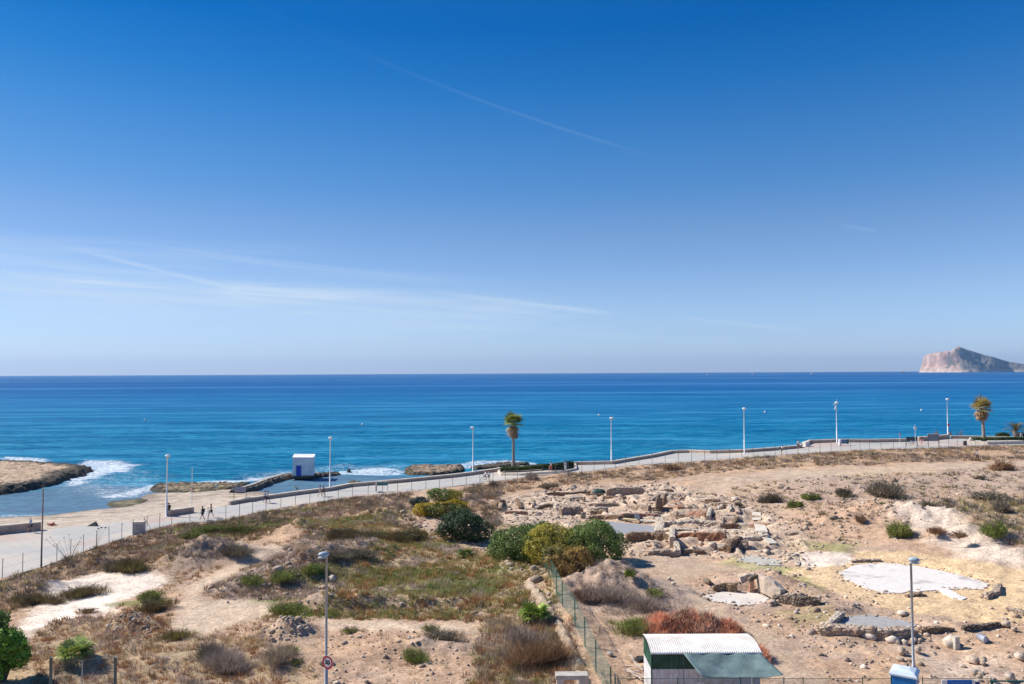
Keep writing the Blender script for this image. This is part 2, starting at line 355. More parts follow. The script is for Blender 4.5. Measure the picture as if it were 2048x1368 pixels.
zo = np.interp(x, [p.x for p in PO], [p.z for p in PO])
zb = (dSh / (dSh + dO + .01)) ** .8 * (zo - .08) + .06 * (fbm(x * .7, y * .7, 31, 3) - .5) * ss(0, 3, dO)
zsea = np.where(dB > 0, zb, np.where(pdist(x, y, [at(-260, 1102, 1.3), at(601, 989, 2), at(600, 930, 0), at(-260, 980, 0)]) > 0, np.maximum(-.12 * dSh, -2), -2))
GZ = np.where(dS > 0, zsea, GZ)
GZ = np.where(dP > -.02, zo - .35, GZ)
beachm = (dS > 0) & (dB > -2)
def GH(px_, py_):
    i = np.clip((px_ - gx[0]) / .24, 0, nx - 1.001); j = np.interp(py_, gy, np.arange(ny)); j = min(j, ny - 1.001)
    a, b = int(i), int(j); fx, fy = i - a, j - b; q = GZ.reshape(ny, nx)
    return float((q[b, a] * (1 - fx) + q[b, a + 1] * fx) * (1 - fy) + (q[b + 1, a] * (1 - fx) + q[b + 1, a + 1] * fx) * fy)
def gq(px, py): return gp(px, py, GH)
def GHv(X_, Y_):
    i = np.clip((X_ - gx[0]) / .24, 0, nx - 1.001); j = np.clip(np.interp(Y_, gy, np.arange(ny)), 0, ny - 1.001)
    a, b = i.astype(int), j.astype(int); fx, fy = i - a, j - b; q = GZ.reshape(ny, nx)
    return (q[b, a] * (1 - fx) + q[b, a + 1] * fx) * (1 - fy) + (q[b + 1, a] * (1 - fx) + q[b + 1, a + 1] * fx) * fy
# own colours of the soil, region by region (linear albedo)
n1 = fbm(x * .22, y * .22, 41, 4); n2 = fbm(x * .9, y * .9, 51, 4, .6); n3 = fbm(x * 3.1, y * 3.1, 61, 2)
def C3(*c): return np.array(c, float)
SOIL = C3(.36, .235, .155); SAND = C3(.455, .345, .25); BROWN = C3(.28, .185, .115); GREYP = C3(.34, .255, .20); OCHRE = C3(.515, .365, .215); PALE = C3(.62, .52, .43); STRAW = C3(.30, .22, .13); GREEN = C3(.13, .15, .045); TAN = C3(.46, .31, .19)
col = SOIL[None] * np.ones((len(x), 3))
def blend(mask, c):
    global col
    mask = np.clip(mask, 0, 1)[:, None]; col = col * (1 - mask) + c * mask
blend(ss(.35, .65, n1) * .6, GREYP); blend(ss(.45, .7, n2) * .6, TAN)
def region(L, c, amt=1., soft=1.5, nz=1., thr=.5, fn=n2):
    P = wpoly(L); m = ss(-soft, soft, pdist(x, y, P) + (fn - .5) * 3 * nz)
    blend(m * amt, c)
MEADOW = [(560, 1045), (740, 1035), (860, 1062), (960, 1110), (1080, 1150), (1120, 1230), (1150, 1390), (960, 1390), (955, 1235), (740, 1238), (640, 1230), (690, 1170), (740, 1110), (600, 1070)]
region(MEADOW, STRAW, .85, 2.)
region([(0, 1160), (190, 1098), (300, 1064), (450, 1042), (700, 998), (760, 990), (760, 1030), (600, 1050), (500, 1085), (360, 1075), (330, 1130), (240, 1135), (130, 1190), (0, 1230)], BROWN, .8, 1.2)
region([(0, 1262), (230, 1238), (330, 1240), (400, 1290), (560, 1290), (640, 1380), (0, 1390)], STRAW, .75, 1.5)
region([(20, 1220), (240, 1135), (360, 1085), (500, 1085), (480, 1110), (370, 1165), (345, 1260), (60, 1275)], BROWN * 1.35, .7, 1.5)
region([(320, 1130), (400, 1085), (480, 1085), (490, 1105), (420, 1140), (350, 1165)], GREYP * .7, .7, 1.)
region([(400, 1195), (560, 1095), (640, 1055), (740, 1100), (700, 1165), (640, 1205), (480, 1215)], GREYP * .8, .7, 1.2)
region([(940, 975), (1180, 943), (1420, 922), (1740, 900), (2048, 890), (2150, 890), (2150, 918), (2048, 918), (1700, 930), (1450, 938), (1300, 962), (1050, 980), (960, 1000)], BROWN * 1.25, .8, 2.)
region([(1380, 990), (1500, 955), (1900, 935), (2150, 935), (2150, 1020), (1800, 1010), (1600, 1050), (1540, 1030)], GREYP * 1.02, .55, 4.)
region([(1560, 1010), (1760, 1000), (1900, 1060), (2048, 1120), (1800, 1095), (1640, 1090), (1560, 1060)], SOIL * 1.15, .6, 2.)
region([(1760, 1012), (1840, 1012), (2048, 1118), (2048, 1140), (1960, 1130), (1820, 1070)], PALE * .85, .7, 1.5)
region([(1850, 1005), (2100, 1000), (2100, 1120), (1960, 1068)], STRAW * .85, .7, 1.5)
region([(1690, 936), (1860, 933), (1860, 951), (1690, 952)], OCHRE, .5, 2.)
region([(1420, 972), (1560, 955), (1560, 985), (1450, 1000)], OCHRE * .9, .3, 3.)
region([(995, 985), (1090, 985), (1090, 1040), (1000, 1050)], SAND * .9, .6, 1.5)
region([(1560, 1020), (1530, 1028), (1620, 1020), (1600, 1028)], OCHRE * .8, .4, 2.)
for k, P in enumerate(PATHS):
    m = ss(-.8, .8, pdist(x, y, P) + (n2 - .5) * 2.2); blend(m * (.9 if k < 3 else .65), [SAND, SAND * 1.05, PALE, SAND * .84, SAND * .92][k])
region([(100, 1230), (160, 1195), (230, 1180), (280, 1165), (230, 1200), (160, 1240), (80, 1262)], PALE * 1.2, .75, .8, 1.4)
OCH = [(1708, 1098), (1830, 1106), (1930, 1122), (2060, 1145), (2200, 1180), (2200, 1250), (1950, 1246), (1850, 1232), (1780, 1220), (1700, 1200), (1640, 1178), (1570, 1150), (1565, 1136), (1640, 1134), (1710, 1122)]
region(OCH, OCHRE * 1.0, 1., .4, .25)
region([(1600, 1102), (1700, 1106), (1704, 1124), (1650, 1136), (1590, 1132)], PALE, .85, .4, .5)
region([(1565, 1150), (1615, 1152), (1640, 1185), (1610, 1185), (1580, 1170)], GREEN * 1.8, .5, .6)
region([(1500, 1140), (1560, 1130), (1590, 1138), (1560, 1150)], GREEN * 1.7, .6, .8); region([(1590, 1085), (1700, 1085), (1710, 1102), (1600, 1100)], GREEN * 1.7, .5, 1.)
region([(1460, 1115), (1570, 1132), (1540, 1140), (1450, 1130)], GREEN * 2., .4, .6)
region([(1560, 1205), (1660, 1212), (1680, 1250), (1760, 1262), (1840, 1262), (1800, 1290), (1700, 1290), (1580, 1250)], SOIL * .9, .6, 1.)
region([(1560, 1215), (1650, 1222), (1660, 1245), (1590, 1245)], GREEN * 1.6, .35, 1.)
region([(1830, 1262), (2100, 1255), (2100, 1310), (1980, 1330), (1850, 1300)], BROWN * 1.35, .55, 1.5)
region([(1850, 1310), (1980, 1320), (2040, 1368), (1860, 1368)], PALE * .75, .5, 1.5)
region([(1160, 1230), (1270, 1240), (1290, 1300), (1290, 1390), (1190, 1390)], BROWN * 1.45, .4, 2.)
region([(1130, 1140), (1200, 1125), (1380, 1180), (1300, 1240), (1160, 1220)], GREYP * .95, .7, 1.2)
GREENS = [(830, 1155, 9, 3.2), (760, 1150, 5, 2.), (800, 1090, 6, 2.5), (700, 1045, 7, 2.2), (880, 1180, 5, 2), (470, 1062, 6, 2.2), (430, 1072, 5, 1.6), (380, 1065, 4, 1.5), (560, 1202, 2.5, .8), (620, 1232, 3.5, .8), (280, 1205, 3, 1.2), (930, 1150, 5, 2), (620, 1165, 3, 1.), (300, 1100, 4, 1.6),
          (490, 1040, 5, 1.5), (600, 1020, 5, 1.5), (540, 1050, 6, 2), (1260, 1250, 1.8, 1.)]
GRN = np.zeros(len(x))
for a, b, rx, ry in GREENS:
    p = gp(a, b); GRN = np.maximum(GRN, np.exp(-(((x - p.x) / rx) ** 2 + ((y - p.y) / ry) ** 2)) * 1.2)
blend(ss(.35, .9, GRN + (n2 - .5) * .8) * .75, GREEN)
rm_, rz_, rw_ = rooms(x, y); blend(rm_ * .45, C3(.44, .34, .26)); blend(rw_ * .7, C3(.50, .395, .295)); blend(rm_ * (rz_ < -.2) * .3, C3(.36, .25, .17))
# beach sand, wet near the water, dark weed on the strand
bm_ = beachm.astype(float)
col = col * (1 - bm_[:, None]) + (C3(.41, .335, .265) * (.7 + .5 * n2[:, None]) * (1 - .45 * ss(3.5, .3, dSh)[:, None])) * bm_[:, None]
strip = ss(.52, .62, fbm(x * .25, y * 1.6, 71, 3)) * ss(0, 2, dSh) * ss(11, 8, dSh); blend(bm_ * strip * .75, C3(.19, .15, .11))
col *= (.86 + .28 * n3)[:, None] * 1.30
idx = np.arange(nx * ny).reshape(ny, nx)
F4 = np.stack([idx[:-1, :-1], idx[:-1, 1:], idx[1:, 1:], idx[1:, :-1]], -1).reshape(-1, 4)
def ground_mat():
    m = D.materials.new('soil'); m.use_nodes = True; t = NT(m.node_tree); b = t.n['Principled BSDF']
    a = t.new('ShaderNodeAttribute', attribute_name='col'); tc = t.new('ShaderNodeTexCoord'); v = tc.outputs['Object']
    k = t.m('MULTIPLY', t.mapr(t.noise(v, 5., 6., .7), .28, .72, .62, 1.38), t.mapr(t.noise(v, .8, 4., .6), .3, .7, .84, 1.16))
    c = t.new('ShaderNodeVectorMath', operation='SCALE'); t.l.new(a.outputs['Color'], c.inputs[0]); t.l.new(k, c.inputs['Scale'])
    vo = t.new('ShaderNodeTexVoronoi'); t.l.new(v, vo.inputs['Vector']); vo.inputs['Scale'].default_value = 4.5
    msk = t.m('MULTIPLY', t.mapr(vo.outputs['Distance'], .30, .18), t.mapr(t.noise(v, .5, 3.), .46, .6))
    c2 = t.mix(t.m('MULTIPLY', msk, .6), c.outputs[0], (.55, .46, .38))
    vo2 = t.new('ShaderNodeTexVoronoi'); t.l.new(v, vo2.inputs['Vector']); vo2.inputs['Scale'].default_value = 3.1
    msk2 = t.m('MULTIPLY', t.mapr(vo2.outputs['Distance'], .28, .16), t.mapr(t.noise(v, .9, 3.), .5, .62))
    c3 = t.mix(t.m('MULTIPLY', msk2, .4), c2, (.12, .09, .055))
    t.l.new(c3, b.inputs['Base Color']); b.inputs['Roughness'].default_value = .95; b.inputs['Specular IOR Level'].default_value = .1
    bp = t.new('ShaderNodeBump'); bp.inputs['Strength'].default_value = .6; bp.inputs['Distance'].default_value = .10
    t.l.new(t.noise(v, 3.5, 6., .7), bp.inputs['Height']); t.l.new(bp.outputs[0], b.inputs['Normal'])
    return m
SOILM = ground_mat()
ground = tag(npmesh('ground', np.stack([x, y, GZ], -1), F4, SOILM, col=col, smooth=True), kind='structure')
# the street in front of the plot (below the frame) and the land around
mb = MB(); mb.add([(-92, -60, 3), (160, -60, 3), (160, 30.05, 3), (-92, 30.05, 3)], [(0, 1, 2, 3)])
tag(mb.build('road', mat('asphalt', (.06, .06, .062), .9, .2, 3., .4)), kind='structure')

# ------------------------------------------------------------------ promenade
def strip(A, B, name, m, drop=.6, kind='structure'):
    mb = MB(); n = len(A); V = [tuple(p) for p in A] + [tuple(p) for p in B] + [(p.x, p.y, p.z - drop) for p in A] + [(p.x, p.y, p.z - drop) for p in B]
    Fc = []
    for i in range(n - 1):
        Fc += [(n + i, n + i + 1, i + 1, i), (i, i + 1, 2 * n + i + 1, 2 * n + i), (n + i + 1, n + i, 3 * n + i, 3 * n + i + 1)]
    return tag(mb.add(V, Fc).build(name, m), kind=kind)
def paving():
    m = D.materials.new('paving'); m.use_nodes = True; t = NT(m.node_tree); b = t.n['Principled BSDF']; tc = t.new('ShaderNodeTexCoord'); v = tc.outputs['Object']
    c = t.mix(t.mapr(t.noise(v, .12, 3.), .4, .62), (.46, .44, .41), (.55, .49, .42))
    c = t.mix(t.mapr(t.noise(t.scale(v, (1, 1, 1)), .07, 2., .5), .56, .66), c, (.52, .40, .34))
    c = t.mix(t.m('MULTIPLY', t.mapr(t.noise(v, 1.6, 5., .7), .5, .75), .35), c, (.33, .31, .29))
    vo = t.new('ShaderNodeTexBrick'); t.l.new(v, vo.inputs[0]); vo.inputs['Scale'].default_value = .3; vo.inputs['Mortar Size'].default_value = .02; vo.inputs['Color1'].default_value = vo.inputs['Color2'].default_value = (1, 1, 1, 1); vo.inputs['Mortar'].default_value = (.5, .5, .5, 1)
    c = t.mix(.3, c, vo.outputs[0], 'MULTIPLY'); t.l.new(c, b.inputs['Base Color']); b.inputs['Roughness'].default_value = .8; b.inputs['Specular IOR Level'].default_value = .2
    return m
strip(PO, PI_, 'promenade', paving(), 1.4)
CREAM = mat('cream_render', (.66, .57, .46), .85, .15, 1.2, .3, 15.); SHADED_RENDER = mat('shaded_render', (.48, .34, .26), .85, .2, .8, .4, 12.)  # sea wall sides: shade painted in, pinker and darker than the cream top
def offs(L, d):
    r = []
    for i, p in enumerate(L):
        q = (L[min(i + 1, len(L) - 1)] - L[max(i - 1, 0)]); q.z = 0; q.normalize(); r.append(Vector((p.x - q.y * d, p.y + q.x * d, p.z)))
    return r
def sweep(mb, L, d0, d1, z0, z1):
    """a bar of rectangular section along a line: offsets d0..d1 to the left, heights z0..z1"""
    A, B = offs(L, d0), offs(L, d1); n = len(L)
    V = [(p.x, p.y, p.z + z0) for p in A] + [(p.x, p.y, p.z + z0) for p in B] + [(p.x, p.y, p.z + z1) for p in B] + [(p.x, p.y, p.z + z1) for p in A]
    Fc = []
    for i in range(n - 1):
        for k in range(4):
            k2 = (k + 1) % 4; Fc.append((k * n + i, k2 * n + i, k2 * n + i + 1, k * n + i + 1))
    Fc += [(0, 3 * n, 2 * n, n), (n - 1, 2 * n - 1, 3 * n - 1, 4 * n - 1)]
    return mb.add(V, Fc)
def outline(p0, p1):
    L = [(a, b) for a, b in zip(*[list(q) for q in zip(*OUT)])]
    ys = lambda a: float(np.interp(a, [q[0] for q in OUT], [q[1] for q in OUT]))
    pts = [(p0, ys(p0))] + [q for q in OUT if p0 < q[0] < p1] + [(p1, ys(p1))]
    W = [at(a, b, zp(a)) for a, b in pts]; return dense(W, 1.0)
for p0, p1, h, lab in [(-200, 82, .85, 'short shade-tinted pinkish sea wall beside the beach at the far left end of the promenade'),
                       (335, 388, .65, 'short isolated length of low wall beside the lamp post above the beach'),
                       (460, 1604, .42, 'long cream topped parapet wall curving along the sea edge of the promenade'),
                       (1606, 1822, .5, 'low cream parapet wall behind the camera topped lamp post'),
                       (1838, 1898, .7, 'short stretch of low cream wall between the grey notice board and right hand lamp post'),
                       (1902, 2300, .45, 'low sea wall behind the hedge at the right edge of the promenade')]:
    L = outline(p0, p1); o = L[len(L) // 2]; r = empty('sea_wall', o, 0, lab, 'wall')
    mb = MB(); sweep(mb, L, -.02, .42, -1.6, h); w_ = mb.build('wall_body', SHADED_RENDER, r); w_.location = -o
    mb = MB(); sweep(mb, L, -.07, .47, h, h + .14); c_ = mb.build('coping', CREAM, r); c_.location = -o
# pale block where the parapet turns
p = at(1612, 893, zp(1612)); mb = MB(); mb.box((0, 0, .45), (1.3, .9, .9), .5, .85); tag(mb.build('concrete_block', mat('white_render', (.72, .67, .6), .8, .1), None), 'white rendered block where the parapet wall steps outward', 'block').location = p

# ------------------------------------------------------------------ sea
sx = np.concatenate([[-60000, -9000, -2500, -900, -420], np.arange(-230, 330, .9), [480, 1000, 2600, 9000, 60000]])
sy = [60.]
while sy[-1] < 420: sy.append(sy[-1] + max(.55, .0042 * sy[-1]))
while sy[-1] < 15500: sy.append(sy[-1] * 1.09)
sy.append(16200.); sy = np.array(sy); SXg, SYg = np.meshgrid(sx, sy); a_, b_ = SXg.ravel(), SYg.ravel()
fade = ss(-225, -190, a_) * ss(325, 290, a_) * ss(400, 300, b_)
def wv(th, L, s, sharp=1.6):
    c, s_ = math.cos(th), math.sin(th); ph = (a_ * s_ + b_ * c) / L + 2.2 * fbm(a_ / L / 3.4, b_ / L / 3.4, s, 2)
    w_ = .5 + .5 * np.cos(2 * np.pi * ph); return w_ ** sharp
calm = ss(3, -6, pdist(a_, b_, [at(*q, 0.) for q in [(-200, 1005), (0, 992), (150, 968), (230, 975), (330, 985), (470, 985), (560, 955), (640, 952), (800, 955), (800, 975), (560, 1000), (200, 1030), (-200, 1050)]]))
zw = (.34 * (wv(.15, 17., 101) - .4) + .16 * (wv(-.25, 7.5, 111) - .4) + .09 * (wv(.5, 3.6, 121) - .4)) * (.35 + .9 * fbm(a_ / 30, b_ / 16, 131, 3)) * fade * (.2 + .8 * calm)
zw += .05 * (fbm(a_ * .9, b_ * 1.4, 141, 2) - .5) * fade
foam = np.zeros(len(a_)); fn_ = fbm(a_ * .25, b_ * .4, 151, 4, .6)
def foamp(L, amt=1., soft=2.):
    global foam
    foam = np.maximum(foam, amt * ss(-soft, soft, pdist(a_, b_, [at(*q, 0.) for q in L]) + (fn_ - .5) * 5))
foamp([(120, 958), (150, 930), (165, 921), (235, 920), (270, 930), (240, 945), (200, 955), (160, 972), (120, 975)], .8); foamp([(180, 925), (275, 928), (265, 945), (200, 948)], .9, 3)
foamp([(0, 914), (60, 916), (110, 921), (60, 925), (0, 926)], .85); foamp([(-100, 912), (0, 914), (0, 924), (-100, 924)], .8)
foamp([(290, 974), (330, 966), (420, 960), (560, 952), (560, 958), (430, 970), (330, 976), (260, 992), (190, 998), (200, 992)], .8, 1.5)
foamp([(180, 975), (280, 982), (300, 992), (220, 1000), (170, 990)], .55, 3.); foamp([(130, 975), (250, 950), (310, 960), (200, 985)], .42, 5)
foamp([(690, 940), (760, 936), (806, 938), (812, 952), (760, 953), (700, 951), (640, 952), (640, 946)], .8, 1.8); foamp([(640, 930), (700, 924), (720, 932), (660, 940)], .45, 3); foamp([(560, 945), (585, 940), (585, 952), (500, 965), (500, 958)], .7, 2)
foamp([(905, 930), (950, 922), (1010, 918), (1080, 928), (1140, 925), (1140, 930), (1000, 934), (920, 940)], .72, 2.); foamp([(1150, 925), (1250, 922), (1420, 903), (1420, 906), (1250, 928), (1150, 930)], .4, 1.)
foamp([(100, 950), (260, 935), (340, 950), (330, 985), (210, 1000), (120, 985)], .42, 5); foamp([(480, 950), (600, 935), (820, 925), (820, 945), (640, 955), (500, 968)], .45, 4); foamp([(0, 1032), (90, 1027), (130, 1024), (90, 1031), (0, 1036)], .6, .6)
ob = np.abs(pdist(a_, b_, PO, False)); shal = np.maximum(ss(45, 2, ob), 0) * .7
lag = 1 - calm
idx = np.arange(len(sx) * len(sy)).reshape(len(sy), len(sx)); F4 = np.stack([idx[:-1, :-1], idx[:-1, 1:], idx[1:, 1:], idx[1:, :-1]], -1).reshape(-1, 4)
def sea_mat():
    m = D.materials.new('sea_water'); m.use_nodes = True; t = NT(m.node_tree); b = t.n['Principled BSDF']
    g = t.new('ShaderNodeNewGeometry'); v = g.outputs['Position']; sp = t.new('ShaderNodeSeparateXYZ'); t.l.new(v, sp.inputs[0])
    fo = t.new('ShaderNodeAttribute', attribute_name='foam').outputs['Fac']; sh = t.new('ShaderNodeAttribute', attribute_name='shallow').outputs['Fac']; lg = t.new('ShaderNodeAttribute', attribute_name='lagoon').outputs['Fac']
    yy = t.m('ADD', sp.outputs[1], t.m('MULTIPLY', t.m('SUBTRACT', t.noise(t.scale(v, (.004, .02, .02)), 1., 4., .6), .5), 260.))
    dep = t.m('LOGARITHM', t.m('MAXIMUM', yy, 60.), 10.)
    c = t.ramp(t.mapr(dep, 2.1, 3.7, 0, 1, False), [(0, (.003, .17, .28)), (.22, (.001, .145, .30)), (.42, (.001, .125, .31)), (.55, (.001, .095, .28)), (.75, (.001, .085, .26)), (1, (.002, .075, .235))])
    # wind lanes far out: sky reflection painted in as long pale streaks
    st = t.noise(t.scale(v, (.0006, .006, .006)), 1., 5., .65, .4); far = t.mapr(dep, 2.4, 3.0)
    c = t.mix(t.m('MULTIPLY', t.mapr(st, .50, .62), t.m('MULTIPLY', far, .75)), c, (.05, .21, .43))
    st2 = t.noise(t.scale(v, (.00025, .0016, .0016)), 1., 4., .6); c = t.mix(t.m('MULTIPLY', t.mapr(st2, .48, .66), t.m('MULTIPLY', t.mapr(dep, 2.9, 3.3), .6)), c, (.05, .19, .42))
    # swell and ripples close in: lit crests and shaded troughs painted into the colour
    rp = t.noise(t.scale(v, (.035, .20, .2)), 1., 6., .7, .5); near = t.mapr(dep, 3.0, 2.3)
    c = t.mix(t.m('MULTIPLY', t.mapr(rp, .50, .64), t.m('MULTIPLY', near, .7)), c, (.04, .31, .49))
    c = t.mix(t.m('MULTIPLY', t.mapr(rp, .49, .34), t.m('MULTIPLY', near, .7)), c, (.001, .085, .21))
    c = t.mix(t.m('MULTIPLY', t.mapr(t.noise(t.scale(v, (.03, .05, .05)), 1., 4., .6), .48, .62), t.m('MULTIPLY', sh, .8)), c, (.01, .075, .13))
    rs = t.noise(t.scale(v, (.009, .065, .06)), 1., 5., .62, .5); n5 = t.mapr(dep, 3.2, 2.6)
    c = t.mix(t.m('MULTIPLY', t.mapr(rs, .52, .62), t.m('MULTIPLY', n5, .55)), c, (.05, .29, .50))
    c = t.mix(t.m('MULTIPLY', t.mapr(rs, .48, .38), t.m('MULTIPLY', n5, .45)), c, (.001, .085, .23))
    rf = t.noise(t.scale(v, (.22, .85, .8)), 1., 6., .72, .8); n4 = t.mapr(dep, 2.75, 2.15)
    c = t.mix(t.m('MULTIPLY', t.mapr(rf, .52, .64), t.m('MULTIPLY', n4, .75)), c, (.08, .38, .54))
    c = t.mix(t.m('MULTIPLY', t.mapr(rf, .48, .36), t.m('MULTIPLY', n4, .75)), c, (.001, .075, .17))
    c = t.mix(t.m('MULTIPLY', lg, .6), c, (.17, .22, .28))  # calm water: reflected sky painted in as a grey-blue tint
    fn = t.noise(t.scale(v, (.8, 1.7, 1.)), 1., 7., .78, 1.6); fm = t.mapr(t.m('ADD', t.m('MULTIPLY', fo, .9), t.m('MULTIPLY', t.m('SUBTRACT', fn, .5), 3.4)), .40, .95)
    fm = t.m('MULTIPLY', fm, t.mapr(fo, .02, .25))
    c = t.mix(fm, c, (.80, .83, .86)); t.l.new(c, b.inputs['Base Color'])
    t.l.new(t.mapr(fm, 0, 1, .42, .8), b.inputs['Roughness']); b.inputs['IOR'].default_value = 1.33; b.inputs['Specular IOR Level'].default_value = .035
    bp = t.new('ShaderNodeBump'); bp.inputs['Strength'].default_value = 1.; bp.inputs['Distance'].default_value = .5
    h = t.m('ADD', t.noise(t.scale(v, (.35, .8, .8)), 1., 6., .65, .3), t.m('MULTIPLY', t.noise(t.scale(v, (.03, .1, .1)), 1., 4., .6), 1.6)); t.l.new(h, bp.inputs['Height']); t.l.new(bp.outputs[0], b.inputs['Normal'])
    return m
SEAM = sea_mat()
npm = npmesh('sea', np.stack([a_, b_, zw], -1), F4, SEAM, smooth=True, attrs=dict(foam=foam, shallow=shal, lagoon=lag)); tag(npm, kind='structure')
# ------------------------------------------------------------------ rock shelves standing in the water
def shelf(name, L, h, edge, res, cols, seed, zb=0., drop=-.8, dark=None, nz=.5, freq=.6):
    P = [at(*q, zb) for q in L]; xs = [p.x for p in P]; ys = [p.y for p in P]
    X_, Y_ = np.meshgrid(np.arange(min(xs) - 2, max(xs) + 2, res), np.arange(min(ys) - 2, max(ys) + 2, res)); sh_ = X_.shape; a, b = X_.ravel(), Y_.ravel()
    f1 = fbm(a * freq, b * freq, seed, 4, .6); d = pdist(a, b, P) + (f1 - .5) * edge * 1.3
    rg_ = 1 - np.abs(2 * fbm(a * .9, b * .9, seed + 9, 4, .6) - 1); z = zb + drop + (h - drop) * ss(-edge * .35, edge, d) + nz * ((rg_ - .75) * .8 + .5 * (fbm(a * 2.2, b * 2.2, seed + 11, 3, .6) - .5)) * ss(-.5, 1, d)
    top, rim = cols; f2 = fbm(a * .9, b * .9, seed + 5, 4, .6)
    m = ss(edge * 2.8, edge * 1.2, d + (f2 - .5) * edge * 2.6)[:, None]
    c = np.array(top) * (.75 + .5 * f2[:, None]) * (1 - m) + np.array(rim) * (.6 + .8 * f1[:, None]) * m
    m2 = (ss(.52, .64, fbm(a * .5, b * .8, seed + 19, 4)) * (.35 if name == 'headland' else .85))[:, None]; c = c * (1 - m2) + np.array((.10, .085, .05)) * m2
    keep = (d > -edge * .8).reshape(sh_); id_ = np.arange(len(a)).reshape(sh_)
    k = keep[:-1, :-1] & keep[1:, 1:] & keep[1:, :-1] & keep[:-1, 1:]
    Q = np.stack([id_[:-1, :-1], id_[:-1, 1:], id_[1:, 1:], id_[1:, :-1]], -1)[k]
    us = np.unique(Q); rm = np.full(len(a), -1); rm[us] = np.arange(len(us)); V = np.stack([a, b, z], -1)[us]
    cx, cy = V[:, 0].mean(), V[:, 1].mean(); V[:, 0] -= cx; V[:, 1] -= cy
    return npmesh(name, V, rm[Q], vmat('shore_rock', .9, 2.2, .3), col=c[us], smooth=True, loc=(cx, cy, 0))
RIM = (.07, .06, .05); tag(shelf('headland', [(-300, 915), (-100, 925), (0, 926), (60, 927), (120, 931), (190, 937), (178, 945), (150, 952), (125, 966), (95, 972), (60, 977), (30, 983), (-20, 990), (-300, 1020)], .8, 2.2, .35, ((.50, .36, .25), RIM), 200, .3, nz=1.0, freq=1.1), kind='structure')
SH = [([(292, 980), (310, 968), (360, 966), (430, 967), (480, 966), (505, 966), (495, 974), (440, 984), (380, 990), (330, 988), (300, 985)], .22, 1.0, ((.30, .23, .15), RIM), 'tan and black rock shelf lying between the beach and the surf, left of the jetty'),
      ([(203, 1010), (215, 1004), (250, 1000), (290, 996), (306, 1001), (290, 1008), (262, 1016), (235, 1018), (210, 1016)], .14, .9, ((.20, .17, .10), (.09, .08, .05)), 'low seaweed covered rock ledge at the water edge of the beach'),
      ([(806, 941), (820, 935), (850, 934), (900, 934), (930, 934), (935, 943), (900, 950), (860, 953), (812, 952)], .55, .9, ((.34, .25, .18), (.10, .075, .055)), 'brown craggy rock shelf against the parapet wall between the hut and the tall palm'),
      ([(935, 939), (960, 934), (1010, 930), (1060, 930), (1060, 934), (1000, 939), (950, 943)], .6, .8, ((.12, .10, .075), (.07, .06, .05)), 'dark line of rocks behind the parapet wall left of the tall palm'),
      ([(624, 953), (650, 948), (680, 947), (688, 951), (660, 954), (630, 956)], .35, .7, ((.06, .055, .05), (.05, .045, .04)), 'dark flat rocks awash just right of the white hut'),
      ([(691, 943), (696, 941), (703, 942), (702, 945), (694, 946)], .7, .5, ((.05, .045, .04), (.05, .045, .04)), 'small black rock standing in the foam between hut and rock shelf'),
      ([(583, 975), (596, 973), (602, 978), (590, 980)], .12, .5, ((.09, .08, .05), (.09, .08, .05)), 'small dark rock just breaking the calm pool below the jetty'),
      ([(690, 965), (700, 963), (725, 963), (722, 967), (700, 968)], .15, .5, ((.16, .14, .07), (.1, .09, .05)), 'weedy rock at the foot of the parapet wall beside the calm pool')]
for k, (L, h, e, c, lab) in enumerate(SH):
    tag(shelf('shore_rocks' if k in (0, 2, 3, 4) else 'shore_rock', L, h, e, .22, c, 210 + k * 7, nz=1.0 if k != 1 else .25, freq=1.1), lab, 'rock')

